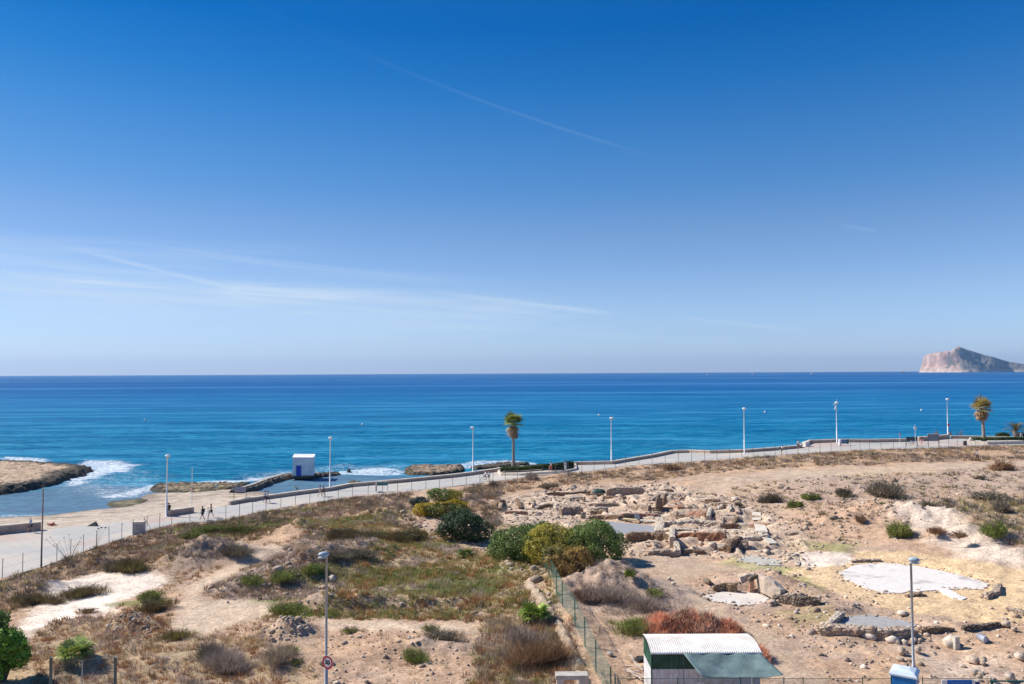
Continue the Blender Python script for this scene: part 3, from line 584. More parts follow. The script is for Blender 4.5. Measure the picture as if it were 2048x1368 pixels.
# ------------------------------------------------------------------ far island
def island():
    P = [(1836, 744), (1839.5, 739), (1844, 726), (1848, 712), (1854, 709), (1863, 706), (1875, 705), (1885, 703), (1901, 702), (1910, 696), (1917, 692.5), (1928, 697), (1940, 701), (1953, 705), (1968, 710), (1985, 714), (2005, 720), (2023, 724.5), (2048, 728), (2080, 733), (2110, 738), (2140, 744)]
    dist = 8200.; X0 = [(a - 1024) / F * dist for a, b in P]; base = 744.6
    Z0 = [(base - b) / F * dist for a, b in P]
    xs = np.linspace(X0[0] - 300, X0[-1] + 500, 480); ys = np.linspace(-520, 900, 150); A, B = np.meshgrid(xs, ys); a, b = A.ravel(), B.ravel(); ar = a; a = a - b * .51
    pr = np.interp(a, X0, [-9.] + Z0[1:-1] + [-9.], left=-9, right=-9); sh_ = ss(X0[0], X0[0] + 700, a)
    rid = -40 + 120 * (fbm(a / 300, a * 0, 301, 2) - .5)
    bf = 130 - 590 * ss(X0[0] - 160, X0[11], a) + 330 * ss(X0[11], X0[17], a) + 60 * fbm(a / 90, b / 90, 303, 3)
    rid = np.maximum(rid, bf + 170)
    f = np.where(b < rid, np.clip((b - bf) / (rid - bf), 0, 1), np.clip(1 - (b - rid) / 800, 0, 1))
    cliff = ss(X0[10] + 150, X0[8], a); g = f ** (1.0 - .15 * cliff); g = np.where((b < rid), g * (1 - cliff) + cliff * (.30 * ss(0, .35, f) + .70 * ss(.38, .62, f)), g)
    rg = 1 - np.abs(2 * fbm(a / 130, b / 200, 305, 5, .6) - 1); z = pr * g * (1 - .28 * (1 - rg) * ss(0, .3, f) * ss(1, .8, f)) + 10 * (fbm(a / 25, b / 25, 307, 3) - .5) * ss(.05, .2, f) * ss(1., .92, f)
    z = np.where(f <= 0, -6, z)
    n_ = fbm(a / 60, b / 60, 311, 5, .65); veg = ss(.42, .58, n_ + .26 * sh_ + .3 * ss(X0[9], X0[12], a) - .18 * ss(60, 10, z) - .22)
    rock = np.array((.47, .29, .225)); pale = np.array((.52, .37, .30)); grn = np.array((.17, .18, .15))
    c = rock + (pale - rock) * ss(.4, .65, fbm(a / 40, z / 12, 313, 3))[:, None]; c = c * (1 - veg[:, None] * .85) + grn * veg[:, None] * .85
    low = (ss(45, 8, z) * .7)[:, None]; c = c * (1 - low) + np.array((.55, .46, .38)) * low
    nx_, ny_ = len(xs), len(ys); idx = np.arange(nx_ * ny_).reshape(ny_, nx_)
    Q = np.stack([idx[:-1, :-1], idx[:-1, 1:], idx[1:, 1:], idx[1:, :-1]], -1).reshape(-1, 4)
    o = npmesh('island', np.stack([ar, b, z], -1), Q, vmat('island_rock', .95, .02, .2, .05), col=c, smooth=False, loc=((1940 - 1024) / F * 0, dist, -.5)); tag(o, kind='structure')
    mb = MB()
    for q, w_, hh in ((1804, 30, 12), (1809, 22, 7), (1800, 14, 5)): mb.lathe([(w_, -2), (w_ * .8, hh * .5), (w_ * .4, hh * .9), (1, hh)], 9, ((q - 1024) / F * 8000, 8000, 0), 1, .7)
    tag(mb.build('skerry', vmat_plain, loc=((1804 - 1024) / F * 8000, 8000, 0)), 'tiny dark rocks on the horizon just left of the island', 'rock')
vmat_plain = mat('far_rock', (.16, .13, .12), .95, .2, .05)
island()
# ------------------------------------------------------------------ fine vegetation (nobody could count it)
VEG = vmat('plant_matter', .85, 1.2, .25, .15, trans=.2)
def blades(pos, h, spread, n, w, cols, lean=.6, seed=0, cv=.3, droop=0.):
    """tufts of thin leaves: pos (N,3), h (N,), spread (N,), cols (N,3)"""
    r = np.random.default_rng(seed); N = len(pos); M = N * n
    P = np.repeat(pos, n, 0); H = np.repeat(h, n) * r.uniform(.45, 1.1, M); SP = np.repeat(spread, n)
    th = r.uniform(0, 2 * np.pi, M); rr = np.sqrt(r.uniform(0, 1, M)) * SP
    base = P + np.stack([np.cos(th) * rr * .7, np.sin(th) * rr * .7, -.04 + 0 * rr], -1)
    t2 = th + r.normal(0, .7, M); ln = lean * r.uniform(.2, 1., M) * (rr / (SP + 1e-6) * .7 + .5)
    tip = base + np.stack([np.cos(t2) * H * ln, np.sin(t2) * H * ln, H * np.sqrt(np.clip(1 - ln ** 2 * .7, .15, 1))], -1)
    wd = r.uniform(0, 2 * np.pi, M); ww = w * r.uniform(.6, 1.4, M); side = np.stack([np.cos(wd) * ww, np.sin(wd) * ww, 0 * ww], -1)
    V = np.stack([base - side, base + side, tip], 1).reshape(-1, 3); Fc = np.arange(M * 3).reshape(-1, 3)
    C = np.repeat(cols, n, 0) * (1 + r.uniform(-cv, cv, (M, 1))); C = np.repeat(C, 3, 0)
    return V, Fc, np.clip(C, 0, 1)
PAL = {'straw': ((0.586, 0.439, 0.244), (0.512, 0.366, 0.195), (0.683, 0.537, 0.329)), 'rust': ((0.439, 0.22, 0.098), (0.366, 0.183, 0.085), (0.512, 0.281, 0.122)), 'mauve': ((0.488, 0.378, 0.305), (0.415, 0.317, 0.244), (0.561, 0.451, 0.366)), 'brown': ((0.293, 0.189, 0.11), (0.366, 0.232, 0.134), (0.22, 0.146, 0.085)), 'grey': ((0.329, 0.256, 0.213), (0.268, 0.207, 0.171), (0.39, 0.317, 0.268)), 'green': ((0.195, 0.244, 0.061), (0.268, 0.305, 0.073), (0.146, 0.195, 0.049)), 'olive': ((0.366, 0.329, 0.122), (0.305, 0.281, 0.098), (0.439, 0.378, 0.159)), 'dark': ((0.146, 0.128, 0.085), (0.122, 0.116, 0.073), (0.183, 0.152, 0.104)), 'pale': ((0.366, 0.403, 0.171), (0.305, 0.354, 0.122), (0.439, 0.439, 0.22))}
def scatter(polys, dens, seed):
    r = np.random.default_rng(seed); out = []
    for L in polys:
        P = L if not isinstance(L[0], tuple) else wpoly(L)
        xs = [p[0] for p in P]; ys = [p[1] for p in P]; n = int(dens * (max(xs) - min(xs)) * (max(ys) - min(ys)))
        a = r.uniform(min(xs), max(xs), n); b = r.uniform(min(ys), max(ys), n)
        k = pdist(a, b, P) > (fbm(a * .5, b * .5, seed, 2) - .6) * 2.2; a, b = a[k], b[k]
        for q in PATHS:
            k = pdist(a, b, q) < -.25; a, b = a[k], b[k]
        for q in FLW.values():
            k = pdist(a, b, q) < -.3; a, b = a[k], b[k]
        k = pdist(a, b, PROM) < -.1; a, b = a[k], b[k]
        out.append(np.stack([a, b], -1))
    return np.concatenate(out)
def stuff(name, specs, label=None):
    Vs, Fs, Cs = [], [], []; o = 0
    for i, (polys, dens, pal, h, sp, n, w, lean, clump) in enumerate(specs):
        xy = scatter(polys, dens, 500 + i * 3 + len(name) * 31)
        if clump:
            k = fbm(xy[:, 0] * clump[0], xy[:, 1] * clump[0], 77 + i, 3) > clump[1]; xy = xy[k]
        if not len(xy): continue
        r = np.random.default_rng(900 + i); z = GHv(xy[:, 0], xy[:, 1]); big = .6 + .8 * fbm(xy[:, 0] * .7, xy[:, 1] * .7, 88 + i, 2) ** 1.0
        pc = np.array([c for k_ in pal for c in PAL[k_]]); ci = np.clip((fbm(xy[:, 0] * .35, xy[:, 1] * .35, 91 + i, 3) - .25) * 2 * len(pc) + r.normal(0, 1., len(xy)), 0, len(pc) - 1).astype(int)
        V, Fc, C = blades(np.stack([xy[:, 0], xy[:, 1], z], -1), h * big * r.uniform(.6, 1.3, len(xy)), sp * r.uniform(.6, 1.3, len(xy)) * big, n, w, pc[ci], lean, 600 + i)
        Vs.append(V); Fs.append(Fc + o); Cs.append(C); o += len(V)
    V = np.concatenate(Vs); print(name, len(V) // 3)
    return tag(npmesh(name, V, np.concatenate(Fs), VEG, col=np.concatenate(Cs)), kind='stuff')
EMB = [(-60, 1180), (0, 1160), (81, 1136), (193, 1095), (264, 1072), (300, 1062), (343, 1050), (444, 1043), (520, 1025), (601, 1011), (695, 997), (745, 992), (745, 1030), (640, 1045), (600, 1055), (500, 1080), (360, 1078), (330, 1128), (240, 1130), (180, 1160), (110, 1185), (0, 1235), (-60, 1250)]
LEFTB = [(40, 1262), (230, 1240), (320, 1245), (390, 1285), (470, 1270), (560, 1300), (640, 1380), (640, 1400), (-100, 1400), (-100, 1300)]
RIDGE = [(405, 1190), (480, 1140), (560, 1098), (640, 1058), (740, 1105), (700, 1165), (640, 1205), (560, 1198), (480, 1205)]
FARB = [(940, 972), (1052, 957), (1180, 945), (1344, 928), (1420, 923), (1563, 912), (1740, 901), (1965, 893), (2100, 892), (2150, 915), (1955, 922), (1700, 930), (1500, 938), (1400, 948), (1300, 962), (1180, 968), (1050, 978), (960, 995)]
RIGHTF = [(1400, 975), (1500, 950), (1900, 935), (2150, 930), (2150, 1100), (2000, 1090), (1800, 1010), (1720, 1090), (1600, 1085), (1550, 1030), (1450, 1000)]
MOUND = [(1125, 1150), (1190, 1125), (1290, 1170), (1385, 1190), (1330, 1220), (1290, 1240), (1180, 1225)]
BANKR = [(1860, 1008), (2150, 985), (2150, 1130), (2048, 1112), (1960, 1070)]
CORNER = [(960, 1250), (1125, 1240), (1170, 1320), (1190, 1420), (940, 1420)]
YB = [(720, 1000), (820, 985), (850, 1040), (830, 1062), (740, 1040)]; YB2 = [(925, 978), (1000, 965), (1000, 1050), (985, 1060), (930, 1010)]
stuff('dry_grass', [
    ([MEADOW], 8.5, ('straw', 'olive', 'rust', 'olive', 'mauve'), .40, .26, 16, .026, .75, None),
    ([[(20, 1235), (240, 1130), (350, 1080), (560, 1085), (640, 1060), (640, 1210), (560, 1230), (560, 1300), (40, 1300)]], 4.5, ('mauve', 'straw', 'rust', 'brown'), .36, .26, 15, .022, .8, (.4, .44)),
    ([LEFTB], 9., ('straw', 'mauve', 'rust', 'brown'), .36, .2, 15, .017, .7, (.35, .38)),
    ([CORNER], 6., ('straw', 'mauve', 'rust', 'brown'), .55, .25, 18, .016, .7, None),
    ([EMB], 6., ('brown', 'mauve', 'straw', 'dark'), .42, .26, 14, .028, .7, None),
    ([RIDGE], 5., ('grey', 'mauve', 'straw'), .38, .24, 14, .022, .9, None),
    ([FARB], 2.8, ('brown', 'mauve', 'straw', 'grey'), .42, .34, 13, .045, .9, (.2, .36)),
    ([YB, YB2], 3.5, ('straw', 'grey', 'brown'), .5, .3, 14, .03, .8, None),
    ([BANKR], 1.6, ('straw', 'olive', 'grey'), .55, .35, 16, .03, .8, (.3, .45)),
    ([RIGHTF], .9, ('straw', 'grey', 'brown'), .3, .26, 12, .035, .9, (.3, .42)),
    ([[(640, 1240), (955, 1245), (960, 1400), (640, 1400)]], 1.5, ('straw', 'grey', 'brown'), .3, .2, 12, .018, .8, (.4, .45)),
    ([[(1165, 1215), (1290, 1235), (1280, 1300), (1290, 1400), (1200, 1400)]], 1.3, ('straw', 'grey'), .26, .2, 12, .017, .9, (.5, .5)),
    ([[(560, 1198), (640, 1195), (960, 1200), (960, 1245), (800, 1240), (640, 1240), (545, 1235)]], 2.6, ('straw', 'olive', 'brown'), .3, .22, 13, .02, .8, (.5, .42)),
    ([[(0, 1230), (330, 1130), (480, 1085), (560, 1085), (350, 1250), (40, 1262)]], 1.5, ('straw', 'brown'), .33, .28, 16, .02, .8, (.35, .56)),
    ([[(1340, 1150), (1560, 1130), (2150, 1250), (2150, 1400), (1700, 1400), (1500, 1240)]], .5, ('straw', 'olive'), .16, .2, 10, .015, .9, (.4, .52)),
    ([RUIN], .25, ('straw', 'brown'), .22, .2, 10, .02, .9, (.4, .5))])
def gell(a, b, rx, ry, n=10):
    p = gp(a, b); return [Vector((p.x + rx * math.cos(2 * math.pi * k / n), p.y + ry * math.sin(2 * math.pi * k / n), 0)) for k in range(n)]
stuff('green_weeds', [
    ([gell(a, b, rx, ry) for a, b, rx, ry in GREENS], 4.5, ('green', 'olive'), .36, .26, 16, .026, .75, (.5, .40)),
    ([gell(930, 1178, 3., 1.6)], 9., ('pale',), .6, .2, 16, .018, .5, None),
    ([EMB], 1.3, ('green', 'olive'), .36, .3, 16, .03, .8, (.25, .52)),
    ([MEADOW], 1.8, ('olive', 'green'), .36, .3, 18, .025, .8, (.3, .40)), ([RIDGE], .9, ('green', 'olive'), .34, .3, 18, .025, .8, (.3, .52)),
    ([[(1590, 1085), (1700, 1085), (1710, 1100), (1600, 1102)], [(1500, 1136), (1575, 1134), (1560, 1152)], [(1565, 1152), (1620, 1156), (1625, 1180), (1590, 1180)], [(1505, 1028), (1470, 1030), (1475, 1042), (1505, 1040)]], 7., ('green', 'olive'), .12, .15, 10, .02, .9, None),
    ([[(570, 1222), (680, 1225), (960, 1232), (960, 1242), (650, 1242), (560, 1236)]], 5., ('green', 'olive', 'brown'), .4, .24, 16, .02, .7, (.6, .4)),
    ([RIGHTF, BANKR], .14, ('olive', 'dark'), .4, .35, 20, .03, .8, None)])
stuff('twiggy_scrub', [
    ([MOUND], 2.6, ('grey',), .5, .35, 34, .014, 1.05, None), ([[(320, 1130), (400, 1080), (490, 1085), (495, 1110), (420, 1140)]], 2.6, ('grey', 'dark', 'mauve'), .5, .4, 34, .02, 1.05, None), ([RIDGE], 1.6, ('grey', 'dark'), .5, .42, 36, .018, 1.05, (.3, .42)), ([EMB], .9, ('dark', 'grey', 'brown'), .6, .5, 40, .026, 1.05, (.25, .4)),
    ([LEFTB], .35, ('grey', 'brown'), .6, .5, 46, .015, 1.05, (.3, .45)), ([CORNER], .7, ('grey',), .8, .5, 46, .012, 1.0, None),
    ([FARB], .38, ('grey', 'brown', 'dark'), .6, .62, 34, .04, 1.05, (.2, .40)), ([YB, YB2], .7, ('grey', 'dark'), .8, .5, 40, .025, 1., None), ([RIGHTF], .07, ('grey', 'dark'), .55, .5, 34, .035, 1.05, None), ([BANKR], .35, ('grey', 'dark'), .75, .55, 40, .03, 1.05, None),
    ([[(1165, 1225), (1290, 1235), (1290, 1400), (1200, 1400)]], .25, ('grey',), .5, .4, 40, .014, 1.05, None)])

# ------------------------------------------------------------------ loose stones (stuff) and single boulders
def ico(n=1):
    import bmesh
    bm = bmesh.new(); bmesh.ops.create_icosphere(bm, subdivisions=n, radius=1); V = np.array([v.co[:] for v in bm.verts]); Fc = np.array([[v.index for v in f.verts] for f in bm.faces]); bm.free(); return V, Fc
I1 = ico(1); I3 = ico(2)
STONE = vmat('loose_stone', .92, 3., .3, .1)
def stones(polys, dens, size, seed, pal=((.50, .40, .31), (.42, .32, .24), (.34, .25, .18), (.56, .47, .38)), clump=None):
    xy = scatter(polys, dens, seed); r = np.random.default_rng(seed + 1)
    if clump: xy = xy[fbm(xy[:, 0] * clump[0], xy[:, 1] * clump[0], seed, 3) > clump[1]]
    N = len(xy); s = size * np.exp(r.normal(0, .45, N)); z = GHv(xy[:, 0], xy[:, 1]) + s * .15
    th = r.uniform(0, 6.28, N); V0, F0 = I1; k = len(V0)
    sc = np.stack([s * r.uniform(.8, 1.5, N), s * r.uniform(.7, 1.1, N), s * r.uniform(.5, .85, N)], -1)
    V = V0[None] * sc[:, None] * (1 + r.uniform(-.22, .22, (N, k, 1))); c, q = np.cos(th)[:, None], np.sin(th)[:, None]
    V = np.stack([V[..., 0] * c - V[..., 1] * q + xy[:, :1], V[..., 0] * q + V[..., 1] * c + xy[:, 1:], V[..., 2] + z[:, None]], -1)
    C = np.array(pal)[r.integers(0, len(pal), N)] * r.uniform(.75, 1.2, (N, 1))
    return V.reshape(-1, 3), (F0[None] + (np.arange(N) * k)[:, None, None]).reshape(-1, 3), np.repeat(C, k, 0)
L_ = [stones([RUIN], 3.2, .10, 1001, clump=(.3, .40)), stones([RUIN], .25, .16, 1003, clump=(.4, .5)), stones([RUIN2], 1.6, .10, 1005, clump=(.3, .46)), stones([RIGHTF], .5, .12, 1009, clump=(.25, .42)), stones([[(1350, 1185), (1700, 1250), (1760, 1400), (1640, 1400), (1560, 1290), (1440, 1225)]], 3., .085, 1007, clump=(.5, .4)),
      stones([RIDGE], 1., .13, 1011), stones([[(640, 1262), (960, 1265), (960, 1400), (640, 1400)]], 2.6, .07, 1013), stones([[(560, 1205), (960, 1205), (960, 1232), (560, 1232)]], 3., .09, 1015), stones([[(225, 1240), (300, 1240), (300, 1268), (225, 1268)], [(550, 1245), (605, 1245), (605, 1285), (550, 1285)]], 14., .1, 1017),
      stones([[(1000, 1135), (1060, 1135), (1110, 1230), (1070, 1240), (1020, 1170)]], 4., .12, 1019), stones([[(1670, 1252), (1850, 1262), (1840, 1288), (1690, 1280)]], 9., .16, 1021), stones([[(1840, 1330), (2100, 1300), (2100, 1400), (1850, 1400)]], 2.2, .14, 1023, clump=(.5, .5)),
      stones([[(800, 1040), (960, 1050), (1010, 1110), (960, 1110), (840, 1070)]], 2., .12, 1025), stones([[(1420, 1195), (1560, 1190), (1600, 1180), (1640, 1200), (1560, 1212), (1440, 1212)]], 5., .11, 1027), stones([[(1560, 1010), (1760, 1000), (1900, 1060), (1800, 1095), (1640, 1090)]], 1., .13, 1029, clump=(.3, .45))]
def rimstones(P, step, size, seed, jit=.18, skip=.3, pal=((.60, .50, .40), (.50, .40, .31), (.42, .32, .24))):
    r = np.random.default_rng(seed); pts = []
    for a, b in zip(P, P[1:] + P[:1]):
        m = max(1, int((b - a).length / step))
        for i in range(m):
            if r.random() > skip: q = a.lerp(b, (i + float(r.random())) / m); pts.append((q.x + r.normal(0, jit), q.y + r.normal(0, jit)))
    xy = np.array(pts); N = len(xy); s = size * np.exp(r.normal(0, .35, N)); V0, F0 = I1; k = len(V0); V = V0[None] * np.stack([s * 1.2, s, s * .6], -1)[:, None] * (1 + r.uniform(-.25, .25, (N, k, 1)))
    V = V + np.stack([xy[:, 0], xy[:, 1], GHv(xy[:, 0], xy[:, 1]) + s * .2], -1)[:, None]; C = np.array(pal)[r.integers(0, len(pal), N)] * r.uniform(.8, 1.15, (N, 1))
    return V.reshape(-1, 3), (F0[None] + (np.arange(N) * k)[:, None, None]).reshape(-1, 3), np.repeat(C, k, 0)
L_ += [rimstones(FLW[k_], .16, sz_, 1100 + i_, jt_) for i_, (k_, sz_, jt_) in enumerate([('mosaic', .09, .2), ('small', .1, .25), ('grey', .1, .25), ('tank', .1, .3), ('mosaic', .06, .45)])]
ofs = np.cumsum([0] + [len(a[0]) for a in L_])
print('stones', ofs[-1] // 12)
tag(npmesh('rubble', np.concatenate([a[0] for a in L_]), np.concatenate([a[1] + o for a, o in zip(L_, ofs)]), STONE, col=np.concatenate([a[2] for a in L_])), kind='stuff')
# border of small stones round the white mosaic
def ring(P, step, size, seed, jit=.15, skip=.25):
    r = np.random.default_rng(seed); pts = []
    for a, b in zip(P, P[1:] + P[:1]):
        L = (b - a).length; m = max(1, int(L / step))
        for i in range(m):
            if r.random() > skip: q = a.lerp(b, (i + r.random()) / m); pts.append((q.x + r.normal(0, jit), q.y + r.normal(0, jit)))
    return np.array(pts)
def boulder(px, py, s, label, c=(.50, .39, .29), seed=0, sink=.3, cat='boulder'):
    p = gq(px, py); V0, F0 = I3; r = np.random.default_rng(seed + 5000)
    n = fbm(V0[:, 0] * 1.1 + seed, V0[:, 1] * 1.1 + V0[:, 2] * 1.7, seed, 3); V = V0 * (0.6 + .8 * n[:, None]) * r.uniform(.86, 1.14, (len(V0), 1)) * .76; V = np.sign(V) * np.abs(V) ** .7
    V = V * np.array(s) * .72; V[:, 2] += s[2] * (1 - sink)
    cc = np.array(c) * (.7 + .6 * fbm(V0[:, 0] * 2.3 + seed, V0[:, 2] * 2.3 + V0[:, 1], seed + 3, 3))[:, None]
    o = npmesh('boulder', V, F0, STONE, col=cc, smooth=False, loc=p); o.rotation_euler = (0, 0, r.uniform(0, 3)); return tag(o, label, cat)
for k, (a, b, s, lab, c) in enumerate([
    (1944, 1327, (.58, .4, .32), 'large rounded pale boulder on bare soil above the blue banner', (.60, .47, .35)), (1966, 1331, (.25, .2, .18), 'small rock leaning against the large rounded pale boulder', (.46, .34, .25)),
    (1803, 1310, (.30, .38, .40), 'upright block of stone left of the right hand lamp post, its right side in shade', (.50, .40, .31)), (1836, 1306, (.34, .3, .3), 'stone block just behind the right hand street lamp pole', (.52, .42, .33)), (1800, 1323, (.4, .3, .2), 'flat low stone below the upright stone block by the lamp', (.5, .4, .3)),
    (1742, 1272, (.40, .35, .5), 'tall rough stone standing in front of the grey floor', (.48, .35, .25)), (1712, 1272, (.55, .4, .4), 'squat brown stone at the left foot of the grey floor', (.4, .28, .2)), (2012, 1254, (.62, .4, .3), 'big pale slab of stone at the right end of the dark dry wall', (.58, .46, .36)), (2028, 1262, (.3, .25, .22), 'small pale stone below the big slab at the right edge', (.5, .4, .31)),
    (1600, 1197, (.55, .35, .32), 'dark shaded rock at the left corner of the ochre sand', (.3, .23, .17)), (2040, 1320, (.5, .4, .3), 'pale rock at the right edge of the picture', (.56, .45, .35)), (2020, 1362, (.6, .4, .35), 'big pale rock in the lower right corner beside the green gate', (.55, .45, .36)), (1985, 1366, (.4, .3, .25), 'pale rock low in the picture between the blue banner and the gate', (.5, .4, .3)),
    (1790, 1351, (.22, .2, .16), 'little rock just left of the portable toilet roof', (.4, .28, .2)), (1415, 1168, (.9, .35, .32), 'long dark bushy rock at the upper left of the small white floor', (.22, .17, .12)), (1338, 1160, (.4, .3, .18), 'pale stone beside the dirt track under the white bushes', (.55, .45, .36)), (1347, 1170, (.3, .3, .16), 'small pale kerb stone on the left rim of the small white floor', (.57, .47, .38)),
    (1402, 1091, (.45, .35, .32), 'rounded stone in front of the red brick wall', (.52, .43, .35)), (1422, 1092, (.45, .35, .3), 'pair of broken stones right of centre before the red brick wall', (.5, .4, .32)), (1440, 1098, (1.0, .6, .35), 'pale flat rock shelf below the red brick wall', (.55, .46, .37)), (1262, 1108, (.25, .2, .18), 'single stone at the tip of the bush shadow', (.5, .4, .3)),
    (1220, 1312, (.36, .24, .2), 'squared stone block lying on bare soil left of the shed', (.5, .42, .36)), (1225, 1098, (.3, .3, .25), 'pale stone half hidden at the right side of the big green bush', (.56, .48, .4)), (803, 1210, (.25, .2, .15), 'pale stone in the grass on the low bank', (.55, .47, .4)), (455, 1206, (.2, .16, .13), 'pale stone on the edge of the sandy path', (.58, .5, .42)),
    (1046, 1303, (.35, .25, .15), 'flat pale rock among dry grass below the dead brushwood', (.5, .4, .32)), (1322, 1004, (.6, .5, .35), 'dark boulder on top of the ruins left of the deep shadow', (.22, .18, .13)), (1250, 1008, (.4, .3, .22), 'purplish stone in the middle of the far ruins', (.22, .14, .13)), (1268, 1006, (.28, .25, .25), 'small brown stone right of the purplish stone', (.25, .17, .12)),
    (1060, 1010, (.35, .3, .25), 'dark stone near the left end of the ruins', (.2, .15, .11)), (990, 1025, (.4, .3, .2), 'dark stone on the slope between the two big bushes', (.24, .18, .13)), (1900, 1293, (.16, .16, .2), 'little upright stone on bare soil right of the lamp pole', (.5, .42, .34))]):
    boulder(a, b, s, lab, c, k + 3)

# ------------------------------------------------------------------ floors of the dig
def floor(name, P, m, label, cat, th=.07, lift=.05):
    P = [Vector((p.x, p.y, 0)) for p in P]; n = len(P); Q = []
    for a, b in zip(P, P[1:] + P[:1]):
        m_ = max(2, int((b - a).length / .25)); Q += [a.lerp(b, i / m_) for i in range(m_)]
    Q = [Vector((q.x + .22 * (fbm(q.x * 2.3, q.y * 2.3, 7, 3) - .5) * 2, q.y + .3 * (fbm(q.x * 2.3, q.y * 2.3, 9, 3) - .5), 0)) for q in Q]
    zz = max(GH(p.x, p.y) for p in [*[P[0].lerp(P[n // 2], t_) for t_ in (.3, .5, .7)], *[a.lerp(P[(i + n // 2) % n], .15) for i, a in enumerate(P)]]) + lift
    c = sum(Q, Vector()) / len(Q); V = [(q.x - c.x, q.y - c.y, 0) for q in Q] + [(q.x - c.x, q.y - c.y, -th - .35) for q in Q]; n = len(Q)
    mb = MB().add(V, [tuple(range(n))] + [(i, n + i, n + (i + 1) % n, (i + 1) % n) for i in range(n)])
    o = mb.build(name, m); o.location = (c.x, c.y, zz)
    if sum((a.x * b.y - b.x * a.y) for a, b in zip(Q, Q[1:] + Q[:1])) < 0: o.data.flip_normals()
    return tag(o, label, cat), zz
def floor_mat(name, a, b, stain, amt=.5, sc=.5):
    m = D.materials.new(name); m.use_nodes = True; t = NT(m.node_tree); bs = t.n['Principled BSDF']; v = t.new('ShaderNodeTexCoord').outputs['Object']
    c = t.mix(t.mapr(t.noise(v, 2., 5., .6), .35, .65), a, b); c = t.mix(t.m('MULTIPLY', t.mapr(t.noise(t.scale(v, (sc, sc * 1.6, 1)), 1., 5., .65, .8), .52, .66), amt), c, stain)
    c = t.mix(t.m('MULTIPLY', t.mapr(t.noise(v, 18., 4., .7), .45, .7), .25), c, stain); t.l.new(c, bs.inputs['Base Color']); bs.inputs['Roughness'].default_value = .9; bs.inputs['Specular IOR Level'].default_value = .15; return m
floor('mosaic_floor', FLW['mosaic'], floor_mat('pale_mosaic', (.80, .745, .68), (.72, .66, .60), (.42, .37, .35), .75, .33), 'large white oval floor of crushed stone surrounded by ochre sand', 'floor')
WF = wpoly([(1873, 1180), (1893, 1178), (1932, 1198), (1924, 1202), (1905, 1198)]); floor('floor_strip', WF, floor_mat('pale_strip', (.82, .78, .74), (.75, .70, .65), (.5, .45, .4), .3), 'narrow white strip sticking out below the large white oval floor', 'floor', lift=.06)
floor('pool_floor', FLW['pool'], floor_mat('grey_gravel', (.34, .345, .36), (.30, .305, .32), (.26, .25, .25), .2), 'flat rectangular grey floor with a pale board along its far side', 'floor')
floor('tank_floor', FLW['tank'], floor_mat('tank_plaster', (.55, .52, .46), (.48, .45, .39), (.30, .29, .18), .6), 'weathered grey green floor right of the collapsed rock', 'floor')
floor('small_floor', FLW['small'], floor_mat('chalk', (.74, .68, .60), (.64, .57, .50), (.45, .38, .32), .4), 'small cream white floor with a brick stump at its far rim', 'floor')
floor('grey_floor', FLW['grey'], floor_mat('grey_plaster', (.40, .39, .38), (.34, .32, .31), (.50, .50, .44), .7), 'grey plaster floor patched with lichen above the rubble wall', 'floor')

# ------------------------------------------------------------------ ruined walls
def stone_mat(name, a, b, mortar, sc=2.6, flat=1.7):
    m = D.materials.new(name); m.use_nodes = True; t = NT(m.node_tree); bs = t.n['Principled BSDF']; v0 = t.new('ShaderNodeTexCoord').outputs['Object']
    v = t.scale(v0, (1, 1, flat)); vo = t.new('ShaderNodeTexVoronoi'); t.l.new(v, vo.inputs['Vector']); vo.inputs['Scale'].default_value = sc
    ve = t.new('ShaderNodeTexVoronoi', feature='DISTANCE_TO_EDGE'); t.l.new(v, ve.inputs['Vector']); ve.inputs['Scale'].default_value = sc
    g = t.new('ShaderNodeSeparateColor'); t.l.new(vo.outputs['Color'], g.inputs[0]); c = t.mix(g.outputs[0], a, b)
    c = t.mix(t.mapr(ve.outputs['Distance'], .10, .02), c, mortar); c = t.mix(t.m('MULTIPLY', t.mapr(t.noise(v0, 1.2, 5., .65), .45, .65), .5), c, tuple(x_ * .65 for x_ in b))
    t.l.new(c, bs.inputs['Base Color']); bs.inputs['Roughness'].default_value = .95; bs.inputs['Specular IOR Level'].default_value = .1
    bp = t.new('ShaderNodeBump'); bp.inputs['Strength'].default_value = .9; bp.inputs['Distance'].default_value = .08; t.l.new(t.mapr(ve.outputs['Distance'], 0, .2), bp.inputs['Height']); t.l.new(bp.outputs[0], bs.inputs['Normal']); return m
WM = dict(sand=stone_mat('sandstone_masonry', (.60, .47, .36), (.46, .34, .25), (.34, .25, .18)), brick=stone_mat('brick_masonry', (.40, .15, .08), (.33, .13, .075), (.50, .38, .28), 4., 3.), red=stone_mat('red_plaster_masonry', (.50, .25, .17), (.40, .22, .15), (.50, .36, .27), 3., 1.), pale=stone_mat('pale_masonry', (.74, .63, .51), (.62, .51, .40), (.48, .38, .29)),
          brown=stone_mat('brown_masonry', (.40, .28, .19), (.30, .20, .13), (.18, .12, .08), 3.2), dark=stone_mat('dark_masonry', (.28, .22, .17), (.20, .16, .12), (.09, .07, .055), 3.))
WM['plaster'] = mat('old_plaster', (.52, .42, .33), .9, .12, 1.1, .5, 5.)
